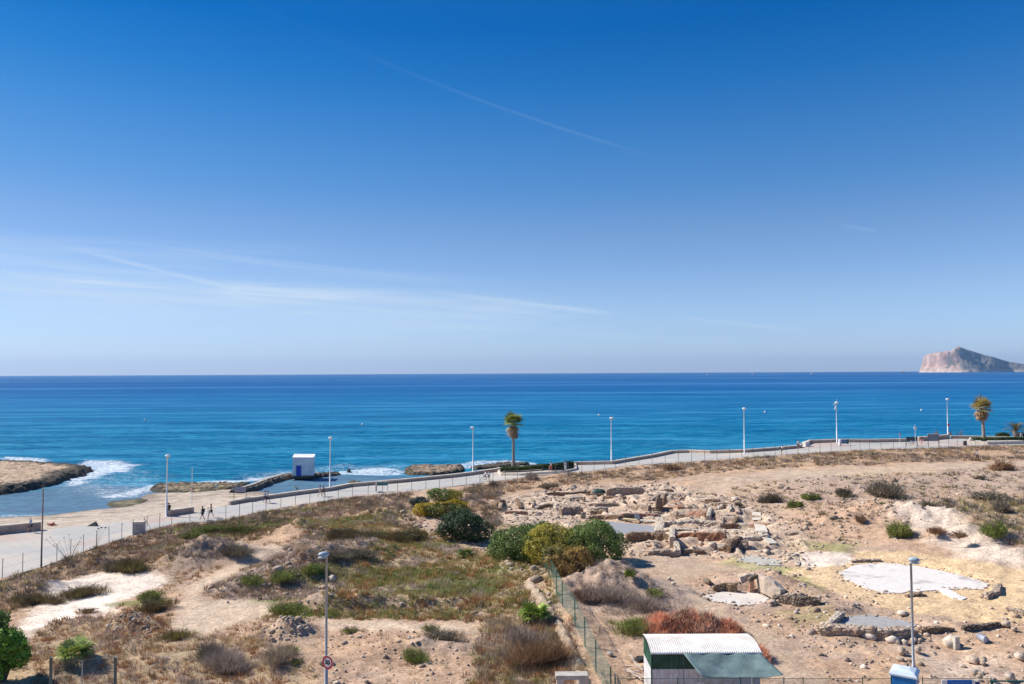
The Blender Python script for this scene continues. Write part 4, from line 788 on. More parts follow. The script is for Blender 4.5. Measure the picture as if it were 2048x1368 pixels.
def ruin(L, h, th, key, label, seed, rag=.35, cat='ruined wall', name='ruined_wall'):
    W_ = dense([gq(*q) for q in L], .28); n = len(W_); o = W_[n // 2].copy(); A, B = offs(W_, -th / 2), offs(W_, th / 2); V = []; Fc = []; K = 7
    prof = [(0, 0), (0, .35), (0, .7), (.08, 1.), (.5, 1.06), (.92, 1.), (1, .7), (1, .35), (1, 0)]; K = len(prof)
    for i in range(n):
        hh = .95 * h * (1 - rag + rag * 2 * float(fbm(np.array([i * .28 * .55 + seed]), np.array([seed * 1.7]), seed, 3)[0])); e = min(i, n - 1 - i)
        if e < 2: hh *= .75 + .12 * e
        for j, (u, z) in enumerate(prof):
            q = A[i].lerp(B[i], u); nz_ = random.uniform(-.05, .05)
            V.append((q.x - o.x + nz_, q.y - o.y + random.uniform(-.06, .06), (z * hh if z else -.5) + W_[i].z - o.z + random.uniform(-.03, .05) * (z > .5)))
    for i in range(n - 1):
        for j in range(K - 1): Fc.append((i * K + j, (i + 1) * K + j, (i + 1) * K + j + 1, i * K + j + 1))
    Fc += [tuple(range(K)), tuple((n - 1) * K + j for j in reversed(range(K)))]
    w_ = MB().add(V, Fc).build(name, WM[key]); w_.location = o; return tag(w_, label, cat)
for k, (L, h, th, key, lab) in enumerate([
    ([(1093, 990), (1140, 989), (1189, 986)], .35, .4, 'brown', 'long thin line of low stones, farthest row of the ruins left of the tarpaulin'), ([(1212, 990), (1250, 990), (1288, 989)], 1.0, .6, 'sand', 'tall brown face of masonry right of the green tarpaulin'),
    ([(1208, 997), (1240, 997)], .3, .5, 'brown', 'short dark wall below the tall brown masonry face'), ([(1137, 1001), (1168, 1000)], .45, .5, 'pale', 'short pale wall in the second row of the ruins, below the thin far line'), ([(1178, 1012), (1205, 1012), (1236, 1011)], .35, .5, 'sand', 'low wall in the middle of the ruins, just above the twin short walls'),
    ([(1180, 1020), (1212, 1019)], .3, .5, 'pale', 'upper of twin short walls above the big bushes'), ([(1182, 1027), (1215, 1025)], .3, .45, 'brown', 'lower of twin short walls above the big bushes'), ([(1265, 1019), (1300, 1020)], .65, .6, 'sand', 'rough stone wall left of the big black shadow'), ([(1120, 1030), (1142, 1031), (1166, 1030)], .95, .6, 'sand', 'high masonry bank behind the top of the big bushes'),
    ([(1178, 1037), (1210, 1038), (1240, 1037)], .4, .6, 'brown', 'dark wall along the left far rim of the grey rectangular floor'), ([(1242, 1036), (1290, 1036), (1318, 1035)], .55, .55, 'red', 'reddish wall behind the pale board of the grey rectangular floor'), ([(1000, 1022), (1004, 1006)], .55, .5, 'sand', 'short wall at the far left of the ruins beside the black opening'), ([(1033, 1000), (1042, 1018)], .3, .5, 'brown', 'narrow wall running downhill at the left of the ruins'),
    ([(1073, 1016), (1104, 1013)], .35, .45, 'brown', 'low dark wall beside the leaning white planks'), ([(1090, 1020), (1112, 1019)], .28, .45, 'sand', 'tiny wall just below the one beside the leaning white planks'), ([(1378, 1034), (1412, 1036)], .75, .5, 'red', 'pinkish plastered wall in the centre right of the ruins'), ([(1340, 1032), (1376, 1035)], .5, .5, 'sand', 'stone wall between the dark shadow and the pinkish wall'),
    ([(1416, 1043), (1424, 1030)], .85, .5, 'pale', 'upright pale pier at the right end of the pinkish wall'), ([(1318, 1066), (1322, 1052), (1318, 1040)], .45, 1.0, 'pale', 'broad pale wall closing the right side of the grey rectangular floor'), ([(1322, 1048), (1400, 1048), (1490, 1056)], .4, .7, 'pale', 'very long pale wall running right from the grey rectangular floor'), ([(1330, 1062), (1380, 1064), (1450, 1066), (1530, 1070)], .35, .9, 'pale', 'long cream topped wall just behind the red brick wall'),
    ([(1252, 1080), (1300, 1080), (1339, 1082)], .75, .7, 'brown', 'brown stone wall directly in front of the grey rectangular floor'), ([(1352, 1082), (1400, 1082), (1452, 1080)], .8, .5, 'brick', 'long red brick wall, the reddest of the ruins'), ([(1345, 1088), (1345, 1068)], .8, .6, 'pale', 'stone buttress between the brown wall and the red brick wall'), ([(1355, 1114), (1353, 1098)], .85, .55, 'pale', 'stone buttress nearest the dirt track, right end of the cobbled wall'),
    ([(1294, 1108), (1325, 1112), (1350, 1112)], .55, 1.0, 'sand', 'cobbled low wall just right of the black bush shadow'), ([(1290, 1092), (1320, 1095)], .3, .7, 'pale', 'broken pale wall between the brown wall and the cobbled wall'), ([(1365, 1104), (1410, 1106)], .3, .5, 'brown', 'low brown wall right of the nearest buttress'), ([(1460, 1080), (1500, 1078), (1536, 1074)], .3, .8, 'pale', 'pale wall right of the red brick wall, leading to the plank walkway'),
    ([(1455, 1105), (1480, 1085)], .8, .6, 'brown', 'collapsed dark wall leaning over black shadow below the brick wall'), ([(1478, 1098), (1496, 1092)], .7, .6, 'sand', 'stone stub right of the collapsed dark wall'), ([(1380, 1003), (1430, 1008)], .2, .5, 'brown', 'long faint line of stones high on the right part of the ruins'), ([(1433, 1022), (1447, 1015)], .4, .5, 'pale', 'small pale stub at the upper right of the ruins'), ([(1462, 1024), (1458, 1014)], .5, .35, 'pale', 'slim pale stub farthest to the upper right of the ruins'),
    ([(1445, 1055), (1432, 1032)], .55, .5, 'sand', 'slanting wall throwing a slanting black shadow in the right of the ruins'), ([(1468, 1055), (1474, 1040)], .5, .5, 'brown', 'stub with the star shaped shadow near the green grass patch'), ([(1475, 1054), (1508, 1060)], .25, .5, 'sand', 'low wall leading to the middle step of the plank walkway'), ([(1300, 1004), (1322, 992)], .4, .6, 'sand', 'rough rubble wall at the far top of the ruins'), ([(1320, 985), (1344, 983)], .35, .6, 'brown', 'farthest small brown wall of the ruins, near the field edge'),
    ([(1350, 1006), (1362, 1018)], .4, .8, 'red', 'orange brown heap of masonry right of the big black shadow'), ([(1426, 1180), (1450, 1177), (1473, 1174)], .4, .4, 'brown', 'low purplish wall behind the small white floor'), ([(1478, 1168), (1512, 1166), (1536, 1174), (1566, 1192)], .7, .6, 'plaster', 'thick curving cream wall round the back of the small white floor'), ([(1548, 1200), (1600, 1210), (1640, 1208)], .5, .6, 'dark', 'dark shaded wall under the left edge of the ochre sand'), ([(1568, 1196), (1606, 1192)], .35, .7, 'sand', 'short stone wall above the dark shaded wall by the ochre sand'),
    ([(1652, 1262), (1682, 1230)], .35, .45, 'pale', 'straight pale wall running down the left side of the grey plaster floor'), ([(1640, 1268), (1700, 1268), (1770, 1274), (1830, 1272)], .5, .8, 'sand', 'ragged rubble wall along the front of the grey plaster floor'), ([(1840, 1266), (1870, 1264), (1905, 1262)], .32, .4, 'brown', 'row of dark brown stones right of the street lamp pole'), ([(1926, 1261), (1960, 1258), (1998, 1252)], .32, .35, 'dark', 'dark grey dry stone wall at the right, ending at the big pale slab'),
    ([(1968, 1198), (1992, 1190), (1996, 1174)], .35, .5, 'sand', 'curved rubble wall at the right end of the large white oval floor'), ([(1812, 1194), (1850, 1192)], .22, .4, 'brown', 'short dark wall below the middle of the large white oval floor'), ([(1702, 1124), (1760, 1121)], .2, .35, 'sand', 'low wall along the upper left rim of the large white oval floor'), ([(1595, 1133), (1600, 1105)], .15, .3, 'pale', 'thin kerb of stones along the left edge of the cream patch'),
    ([(2015, 1222), (2060, 1232)], .3, .5, 'sand', 'rubble wall touching the right edge below the ochre sand')]):
    ruin(L, h, th, key, lab, k + 11)

rf = random.Random(77); k = 0; seen_ = set()
while k < 32:
    a, b = rf.uniform(1010, 1590), rf.uniform(978, 1118); q = gp(a, b)
    if float(pdist(np.array([q.x]), np.array([q.y]), RUIN)[0]) < .6 or any(float(pdist(np.array([q.x]), np.array([q.y]), P)[0]) > -2.5 for P in FLW.values()) or (990 < a < 1260 and b > 1030): continue
    L2 = rf.uniform(12, 46); ac_ = rf.random() < .75; kk_ = rf.choice(['sand', 'sand', 'brown', 'red'])
    lab = '%s %s wall stump running %s in the %s %s of the excavation' % ('long' if L2 > 28 else 'short', {'sand': 'sandy', 'brown': 'brown', 'red': 'reddish'}[kk_], 'across' if ac_ else 'lengthwise', 'far' if b < 1020 else 'middle' if b < 1065 else 'near', 'left' if a < 1200 else 'centre' if a < 1400 else 'right')
    if lab in seen_: continue
    seen_.add(lab); pts = [(a - L2 / 2, b + rf.uniform(-1, 1)), (a + L2 / 2, b + rf.uniform(-1, 2))] if ac_ else [(a, b - 3 - L2 / 9), (a + rf.uniform(2, 6), b + 3 + L2 / 9)]
    o = ruin(pts, rf.uniform(.2, .38), rf.uniform(.3, .45), kk_, lab, 200 + k, cat='wall fragment', name='wall_fragment'); o['group'] = 'wall fragments of the excavation'; k += 1
# ------------------------------------------------------------------ bushes and trees
LEAF = vmat('leaf', .6, .9, .3, .3, trans=.25)
BARK = mat('bark', (.16, .11, .07), .95, .3, 6., .5)
def crown_mesh(lumps, n, size, cols, seed, inner=.25, flat=.0):
    """leaf faces spread through overlapping lumps; lumps = (x,y,z,rx,ry,rz,colour index)"""
    r = np.random.default_rng(seed); Ls = np.array([l[:6] for l in lumps], float); ci = np.array([l[6] if len(l) > 6 else 0 for l in lumps])
    w = Ls[:, 3] * Ls[:, 4] + Ls[:, 5] * Ls[:, 3]; k = r.choice(len(Ls), n, p=w / w.sum()); d = r.normal(size=(n, 3)); d /= np.linalg.norm(d, axis=1)[:, None]
    rad = np.where(r.random(n) < inner, r.uniform(.35, .85, n), r.uniform(.82, 1.08, n)); bump = .62 + .72 * fbm(d[:, 0] * 2.6 + k * 7, d[:, 1] * 2.6 + d[:, 2] * 2.3, seed, 4, .65)
    P = Ls[k, :3] + d * Ls[k, 3:6] * (rad * bump)[:, None]
    # drop leaves deep inside another lump
    keep = np.ones(n, bool)
    for j in range(len(Ls)):
        q = (((P - Ls[j, :3]) / Ls[j, 3:6]) ** 2).sum(1); keep &= ~((q < .5) & (k != j))
    keep &= P[:, 2] > -.1; keep &= fbm(P[:, 0] * 2.2 + P[:, 2], P[:, 1] * 2.2 - P[:, 2], seed + 5, 2) > .36
    P, d, k = P[keep], d[keep], k[keep]; n = len(P)
    nrm = d + r.normal(0, .55, (n, 3)); nrm /= np.linalg.norm(nrm, axis=1)[:, None]; a = np.cross(nrm, r.normal(size=(n, 3))); a /= np.linalg.norm(a, axis=1)[:, None]; b = np.cross(nrm, a)
    s = size * r.uniform(.6, 1.4, n)[:, None]; V = np.stack([P - a * s, P + b * s * .5, P + a * s, P - b * s * .5], 1).reshape(-1, 3); Fc = np.arange(n * 4).reshape(-1, 4)
    C = np.array(cols)[np.minimum(ci[k], len(cols) - 1)]; C = C * (1 + r.uniform(-.35, .45, (n, 1))) * (.8 + .45 * fbm(P[:, 0] * 1.1, P[:, 1] * 1.1 + P[:, 2], seed + 9, 2))[:, None]
    return V, Fc, np.repeat(np.clip(C, 0, 1), 4, 0)
def limbs(root, lumps, r0, seed, name='trunk'):
    random.seed(seed); mb = MB()
    for l in lumps:
        b = Vector((l[0] * .15, l[1] * .15, -.1)); tip = Vector((l[0], l[1], l[2] + l[5] * .4)); m = b.lerp(tip, .5) + Vector((random.uniform(-.2, .2), random.uniform(-.2, .2), random.uniform(-.1, .2)))
        mb.tube([b, b.lerp(m, .5), m, tip], [r0, r0 * .75, r0 * .55, r0 * .2], 6)
        for q in range(3):
            e = Vector((l[0] + random.uniform(-1, 1) * l[3] * .8, l[1] + random.uniform(-1, 1) * l[4] * .8, l[2] + random.uniform(-.2, .9) * l[5])); mb.tube([m, m.lerp(e, .5) + Vector((0, 0, .1)), e], [r0 * .4, r0 * .25, r0 * .08], 5)
    return mb.build(name, BARK, root, True)
def bush(name, px, py, lumps, n, size, cols, label, cat='bush', seed=1, r0=.09, inner=.25, k=1.):
    kz = 1 + (k - 1) * .15; lumps = [(l[0] * k, l[1] * k, l[2] * kz, l[3] * k, l[4] * k, l[5] * kz) + tuple(l[6:]) for l in lumps]; n = int(n * k * k); rb_ = random.Random(seed * 3)
    for l in list(lumps[:4]):
        for _ in range(3):
            th, e_ = rb_.uniform(0, 6.28), rb_.uniform(0, 1.3); q = rb_.uniform(.28, .45); lumps.append((l[0] + math.cos(th) * math.cos(e_) * l[3] * .85, l[1] + math.sin(th) * math.cos(e_) * l[4] * .85, l[2] + math.sin(e_) * l[5] * .8, l[3] * q, l[4] * q, l[5] * q, l[6] if len(l) > 6 else 0))
    p = gq(px, py); p.z -= .05; r = empty(name, p, 0, label, cat); limbs(r, lumps, r0, seed); V, Fc, C = crown_mesh(lumps, n, size, cols, seed, inner); npmesh('crown', V, Fc, LEAF, r, C); return r
GR1 = (.12, .18, .04); GR2 = (.16, .22, .05); GR3 = (.19, .25, .065); DG = (.06, .10, .045); OL = (.42, .36, .06); YE = (.45, .33, .02); RST = (.42, .27, .08)
bush('green_bush', 1046, 1120, [(0, 0, 1.5, 1.9, 1.7, 1.45, 0), (-1.1, -.6, 1.1, 1.3, 1.2, 1.1, 1), (1.1, .6, 1.9, 1.5, 1.4, 1.2, 0), (.4, -1, .9, 1.5, 1.1, 1.0, 0), (-.6, .9, 1.7, 1.5, 1.2, 1.2, 1), (1.3, .2, 1.5, 1.0, 1.0, 1.1, 0), (-1.9, .3, .8, .8, .8, .7, 1)], 27000, .085, [GR1, GR2], 'large round dark green bush at the left of the cluster by the green fence', seed=21, k=1.28)
bush('olive_bush', 1108, 1128, [(0, .2, 2.0, 1.5, 1.3, 1.35, 0), (-.9, -.5, 1.4, 1.1, 1.0, 1.1, 0), (.5, -1.1, 1.0, 1.5, 1.1, 1.1, 1), (1.3, -.8, 1.0, 1.2, 1., 1.1, 1), (0, 1.2, 2.0, 1.9, 1.0, .9, 2), (-1.5, .5, 1.7, .8, .8, .8, 2), (1.5, .6, 1.8, .9, .8, .8, 2)], 26000, .075, [OL, (.28, .23, .05), (.20, .23, .05)], 'yellowish olive bush in the middle of the cluster above the green fence', seed=22, k=1.28)
bush('rust_bush', 1135, 1150, [(0, 0, .9, 1.5, .9, 1.0, 0), (-.8, .3, 1.1, .9, .8, 1.0, 1), (.8, .4, 1.1, 1., .8, .9, 0)], 12000, .07, [RST, (.19, .16, .05)], 'rusty brown patch of bush hanging low in front of the olive bush', seed=23, k=1.2)
bush('green_bush', 1182, 1124, [(0, 0, 1.7, 1.8, 1.6, 1.5, 0), (1.2, -.2, 1.4, 1.3, 1.2, 1.2, 1), (-1.0, -.5, 1.2, 1.2, 1.1, 1.2, 0), (.3, .9, 2.0, 1.8, 1.2, 1.2, 1), (.6, -1.0, 1.0, 1.4, .9, 1.0, 0)], 27000, .085, [GR2, GR3], 'large fresh green bush at the right of the cluster, casting the long black shadow', seed=24, k=1.28)
bush('green_bush', 930, 1080, [(0, 0, 1.5, 2.0, 1.7, 1.4, 0), (1.6, -.2, 1.0, 1.5, 1.3, 1.0, 0), (-1.7, .2, 1.1, 1.3, 1.3, 1.1, 1), (-.4, 1.2, 1.7, 2.0, 1.2, 1.2, 0), (.8, -.8, .9, 1.5, 1., .9, 0)], 27000, .09, [DG, (.045, .075, .03)], 'big dark bluish green bush standing left of the bush cluster', seed=25)
bush('flowering_bush', 872, 1033, [(0, 0, .9, 1.9, 1.2, .9, 0), (-1.4, -.2, .8, 1.0, 1.0, .8, 0), (1.8, .6, 1.0, 1.4, 1.0, .8, 0), (.6, -.7, .9, 2.0, 1., .8, 1), (2.6, -.9, .8, 1.2, 1, .8, 1)], 22000, .085, [YE, (.10, .13, .03)], 'bush covered in yellow flowers behind the big dark green bush', seed=26, k=1.12)
bush('green_bush', 885, 1003, [(0, 0, .9, 2.0, 1.0, .9, 0), (1.6, 0, .8, 1.2, .9, .9, 1)], 9000, .09, [GR3, OL], 'small bright green bush behind the yellow flowering bush', seed=27)
bush('grey_bush', 838, 1012, [(0, 0, .6, 1.4, .8, .6, 0)], 4500, .08, [(.10, .13, .10)], 'pale bluish green low bush left of the yellow flowering bush', seed=28)
# tree at the left edge
def gz3(px, d): 
    v = ray(px, 1360); k = d / v.y; return Vector((v.x * k, d, GH(v.x * k, d)))
p = gz3(2, 45); r_ = empty('leafy_tree', p, 0, 'bright green leafy tree cut off by the left edge of the picture', 'tree'); lm = [(0, 0, 1.9, 1.1, 1.3, 1.0, 0), (-1.1, .1, 2.7, 1.0, 1.1, .9, 1), (.6, .2, 1.3, .8, .9, .8, 0), (-.5, -.5, .9, 1.1, 1., .8, 0), (-.6, .4, 3.2, .6, .7, .6, 1), (.3, -.4, 2.5, .5, .5, .45, 0), (1.0, 0, 2.0, .45, .5, .4, 0)]
limbs(r_, lm, .12, 31); V, Fc, C = crown_mesh(lm, 17000, .085, [(.17, .32, .04), (.10, .18, .04)], 31, .3); npmesh('crown', V, Fc, LEAF, r_, C)
# dry, half bare and small shrubs, each a thing
def shrub(name, px, py, R_, H_, n, cols, label, seed, w=.02, leafy=0, bare=6, cat='shrub'):
    p = gq(px, py); r = empty(name, p, 0, label, cat); mb = MB(); random.seed(seed)
    for k in range(bare):
        th = random.uniform(0, 6.28); e = Vector((math.cos(th) * R_ * random.uniform(.4, .95), math.sin(th) * R_ * random.uniform(.4, .95), H_ * random.uniform(.5, 1.))); m = e * .5 + Vector((0, 0, H_ * .12)); mb.tube([(0, 0, -.05), m, e], [w * 1.4, w, w * .35], 5)
        for q in range(3):
            e2 = e + Vector((random.uniform(-.4, .4) * R_, random.uniform(-.4, .4) * R_, random.uniform(-.1, .3) * H_)); mb.tube([m.lerp(e, .5), e2], [w * .6, w * .2], 4)
    mb.build('stems', mat('dry_stem', (.20, .15, .11), .95, .3, 5.), r); rr = np.random.default_rng(seed); m = max(4, n // 26); th = rr.uniform(0, 6.28, m); ra = np.sqrt(rr.uniform(0, 1, m)) * R_ * .5
    ra = ra * (1 + .8 * np.cos(th * 2 + seed)) ; P_ = np.stack([np.cos(th) * ra * 1.25, np.sin(th) * ra, rr.uniform(0, .4, m) * H_], -1); V, Fc, C = blades(P_, np.full(m, H_ * .7), np.full(m, R_ * .5), 26, w * .6, np.array(cols)[rr.integers(0, len(cols), m)], 1.05, seed)
    if leafy:
        V2, F2, C2 = crown_mesh([(random.uniform(-.6, .6) * R_, random.uniform(-.5, .5) * R_, H_ * random.uniform(.2, .5), R_ * random.uniform(.3, .55), R_ * random.uniform(.3, .5), H_ * random.uniform(.25, .5), 0) for _ in range(5)], leafy, w * 2.6, cols, seed, .4); V2 = V2.reshape(-1, 4, 3); V3 = V2[:, [0, 1, 2]].reshape(-1, 3); V4 = V2[:, [0, 2, 3]].reshape(-1, 3); Cq = C2.reshape(-1, 4, 3)[:, [0, 1, 2]].reshape(-1, 3)
        V = np.concatenate([V, V3, V4]); C = np.concatenate([C, Cq, Cq]); Fc = np.arange(len(V)).reshape(-1, 3)
    npmesh('foliage', V, Fc, VEG, r, C); return r
DK = [(.20, .17, .12), (.26, .21, .16), (.15, .14, .09)]; GY = [(.42, .34, .28), (.36, .29, .24)]; BR = [(.34, .20, .11), (.27, .165, .09)]; GN = [(.20, .24, .06), (.28, .29, .09)]; ORG = [(.85, .40, .23), (.76, .38, .24), (.62, .42, .30)]
for k, (a, b, R_, H_, n, cs, lf, lab) in enumerate([
    (1773, 994, 2.3, 2.0, 900, DK, 900, 'large spreading half bare shrub alone in the middle of the right hand field'), (1690, 992, 1.2, 1.1, 420, DK, 500, 'medium dark shrub left of the large spreading shrub in the field'), (1621, 998, 1.1, .8, 320, GN, 500, 'low dark green shrub two left of the large spreading shrub'),
    (1590, 1015, .9, .8, 260, GN, 900, 'round green shrub on the yellow grass right of the ruins'), (1545, 1004, 1.2, 1.2, 420, DK, 250, 'grey twiggy shrub above the plank walkway'), (1522, 1005, .6, .6, 150, DK, 300, 'small dark shrub left of the twiggy shrub above the planks'), (1765, 1010, .5, .4, 100, GN, 300, 'tiny dark green plant just below the large spreading shrub'),
    (1800, 1074, 1.2, 1.7, 500, GN, 700, 'upright green and grey shrub at the foot of the pale gravel bank'), (1720, 1043, .7, .7, 300, BR, 0, 'small round brown shrub on the slope left of the pale gravel bank'), (1871, 1068, .8, .8, 320, BR, 0, 'larger of two rust brown shrubs growing on the pale gravel bank'), (1918, 1076, .6, .6, 300, BR, 0, 'smaller, lower of two rust brown shrubs on the pale gravel bank'),
    (1860, 1024, 1.0, 1.5, 300, DK, 300, 'tall thin bare shrub at the top of the pale gravel bank'), (1893, 1024, .6, 1.0, 160, DK, 0, 'little dead tree with dark twigs behind the gravel bank'), (1975, 1000, 2.4, 1.0, 700, DK, 900, 'long low dark shrub near the right edge of the field'), (2003, 1025, 1.0, 1.3, 350, DK, 200, 'leafless shrub below the long low dark shrub at the right'),
    (1990, 1072, 1.2, 1.4, 500, GN, 600, 'green shrub behind the end of the pale gravel bank'), (2006, 940, 1.6, 1.4, 500, BR, 200, 'rounded brown shrub at the far right, below the squat palm'), (1960, 958, .7, .6, 120, DK, 100, 'small dark shrub left below the rounded brown shrub'), (1478, 1015, .4, .9, 90, DK, 0, 'tiny bare twig plant at the upper right of the ruins'),
    (985, 975, .6, 1.1, 160, DK, 120, 'small dark tree like shrub beside the promenade fence near the cyclist'), (1065, 958, 1.3, 1.1, 500, GY, 300, 'grey green shrub below the clipped hedge of the tall palm'), (1097, 975, 1.5, .7, 400, DK, 200, 'flat dark shrub on the edge above the ruins'), (1345, 940, 1.6, 1.0, 500, BR, 200, 'brown shrub mound touching the promenade where it widens'),
    (1220, 1200, 1.7, 1.2, 1100, GY, 0, 'pale grey dry bush on top of the mound right of the green fence'), (1165, 1196, 1.0, .9, 600, [(.34, .22, .15), (.28, .18, .12)], 0, 'pinkish brown dry bush against the upper green fence'), (1258, 1152, .45, .6, 200, [(.22, .26, .05)], 300, 'small yellow green plant at the edge of the bush shadow'), (1310, 1190, .9, .5, 350, GN, 200, 'low green plant on the slope right of the grey mound bush'),
    (1272, 1262, 1.5, .9, 1300, GN, 1500, 'dark green bush at the left end of the red brushwood pile'), (1080, 1330, 1.7, 1.6, 2600, BR, 400, 'large brown dead bush below the bright green fan palm'), (1045, 1290, 1.3, 1.4, 900, GY, 0, 'pale leafless brushwood left of the large brown dead bush'), (1290, 1218, 1.4, 1.1, 800, GY, 0, 'silvery dry twigs just left above the red brushwood pile'),
    (830, 1322, .85, .8, 800, GN, 500, 'round green tussock on bare ground right of the speed limit sign'), (577, 1312, .75, .65, 700, GN, 400, 'green tussock on bare ground left of the speed limit sign'), (594, 1326, .4, .3, 160, GN, 200, 'tiny green plant right below the green tussock'), (700, 1265, .5, .5, 200, GN, 150, 'small green plant on the pale soil strip behind the lamp pole'),
    (885, 1280, 1.2, .8, 700, DK, 500, 'dark spiky plant on bare soil below the pale path'), (860, 1262, .6, .6, 220, GN, 150, 'little greyish plant above the dark spiky plant'), (455, 1340, 1.5, 1.3, 1500, GY, 0, 'big grey dry bush near the bottom left of the speed limit sign'), (420, 1318, 1.0, 1.1, 900, DK, 200, 'dark dry bush behind the big grey dry bush'), (555, 1330, 1.1, 1.3, 500, [(.38, .30, .22)], 0, 'pale arching dead twigs left below the green tussock'),
    (165, 1192, 1.6, .9, 1300, [(.22, .15, .07), (.18, .15, .06)], 0, 'olive brown tussock on the pale pan at the left'), (70, 1205, 1.6, .9, 1100, [(.22, .16, .07), (.16, .14, .06)], 0, 'olive tussock left of the pale pan, by the fence posts'), (110, 1207, .8, .6, 400, [(.22, .16, .07)], 0, 'small olive tussock between two larger ones on the pale pan'), (262, 1142, 1.7, 1.2, 1500, [(.15, .10, .05), (.17, .15, .05)], 200, 'dark brown shrub along the bank above the pale pan'), (230, 1140, 1.3, 1.1, 900, DK, 300, 'dark shrub left of the brown one on the bank above the pale pan'),
    (303, 1198, 1.0, .8, 700, GN, 400, 'dark green shrub in brown grass right of the pale pan'), (310, 1222, 1.3, .9, 1100, [(.14, .12, .05), (.2, .13, .06)], 200, 'brownish green shrub below the dark green one right of the pale pan'), (355, 1278, 1.1, .7, 700, [(.3, .24, .07), (.2, .18, .06)], 0, 'yellowish green grass clump at the foot of the sandy path'), (175, 1226, .8, .45, 400, [(.32, .19, .07), (.25, .17, .08)], 0, 'orange brown low plant in the middle of the pale pan'),
    (470, 1108, 1.6, .9, 1300, DK, 300, 'dark scrub on the right side of the big earth mound'), (505, 1165, 1.3, .7, 900, GN, 200, 'green grey shrub on the stony ridge beside the sandy path'), (565, 1160, 1.3, .9, 900, GN, 500, 'green shrub at the middle of the stony ridge'), (630, 1145, 1.1, .9, 800, GN, 700, 'bright green shrub on the stony ridge behind the lamp head'), (670, 1120, 1.6, .9, 1200, DK, 300, 'dark grey scrub right of the lamp head'), (715, 1115, 1.6, .9, 1200, DK, 200, 'dark grey scrub farther right of the lamp head on the ridge'),
    (575, 1225, 1.4, .8, 1300, GN, 900, 'dense dark green shrub at the right end of the sandy clearing'), (760, 1082, 2.2, 1.0, 2000, [(.15, .14, .05), (.2, .12, .06)], 500, 'broad olive brown shrub in the middle of the meadow'), (690, 1076, 2.6, 1.0, 2200, [(.11, .10, .05), (.17, .11, .06)], 400, 'long dark olive shrub at the back of the meadow'), (810, 1080, 2.2, 1.0, 1800, [(.13, .12, .05), (.18, .12, .06)], 600, 'dark olive shrub at the back right of the meadow'),
    (420, 1062, 1.6, .8, 1200, GN, 1200, 'bright green low bush on the bank below the two dark dressed walkers'), (385, 1075, 1.3, .7, 900, GN, 900, 'bright green low bush left of the other one on the promenade bank'), (480, 1066, 1.8, .9, 1300, [(.16, .17, .04), (.12, .12, .04)], 500, 'yellow green bush on the bank right of the bright green bushes')]):
    shrub('dry_shrub' if cs is not GN else 'green_shrub', a, b, R_, H_, int(n * 2.2), cs, lab, 700 + k, w=.018 + .00012 * max(0, 1250 - b), leafy=int(lf * 1.5), bare=7)
# pile of cut brushwood, rust red
def brush(px, py, lumps, n, label, seed):
    p = gq(px, py); r = np.random.default_rng(seed); Vs, Cs = [], []
    for (x0, y0, rx, ry, h, c) in lumps:
        m = n; P_ = np.stack([x0 + r.normal(0, .45, m) * rx, y0 + r.normal(0, .45, m) * ry, np.zeros(m)], -1); q = np.clip(1 - ((P_[:, 0] - x0) / rx) ** 2 - ((P_[:, 1] - y0) / ry) ** 2, 0, 1); P_[:, 2] = h * q * r.uniform(.2, 1, m) * (.35 + 1.0 * fbm(P_[:, 0] * 2.2, P_[:, 1] * 2.2, seed, 3)) * .95
        V, Fc, C = blades(P_, np.full(m, .5), np.full(m, .3), 10, .024, np.array(c)[r.integers(0, len(c), m)], 1.1, seed + len(Vs), .4); Vs.append(V); Cs.append(C)
    V = np.concatenate(Vs); return tag(npmesh('brushwood_pile', V, np.arange(len(V)).reshape(-1, 3), VEG, col=np.concatenate(Cs), loc=p), label, 'brushwood')
brush(1375, 1262, [(-1.7, .3, 1.3, 1.2, 1.2, ORG), (-.2, .2, 1.6, 1.3, 1.4, ORG + [(.24, .15, .10)]), (1.3, -.1, 1.4, 1.1, 1.1, [(.58, .43, .34), (.45, .34, .27), (.76, .40, .25)]), (2.5, -.5, .9, .8, .7, ORG), (.2, 1.2, 1.5, .8, 1.0, [(.60, .46, .37), (.78, .44, .29)])], 420, 'big pile of rust red dried branches behind the white roofed shed', 51)
brush(1520, 1318, [(0, 0, .35, .9, .7, ORG)], 150, 'small heap of rust red dried branches at the right side of the shed', 52)

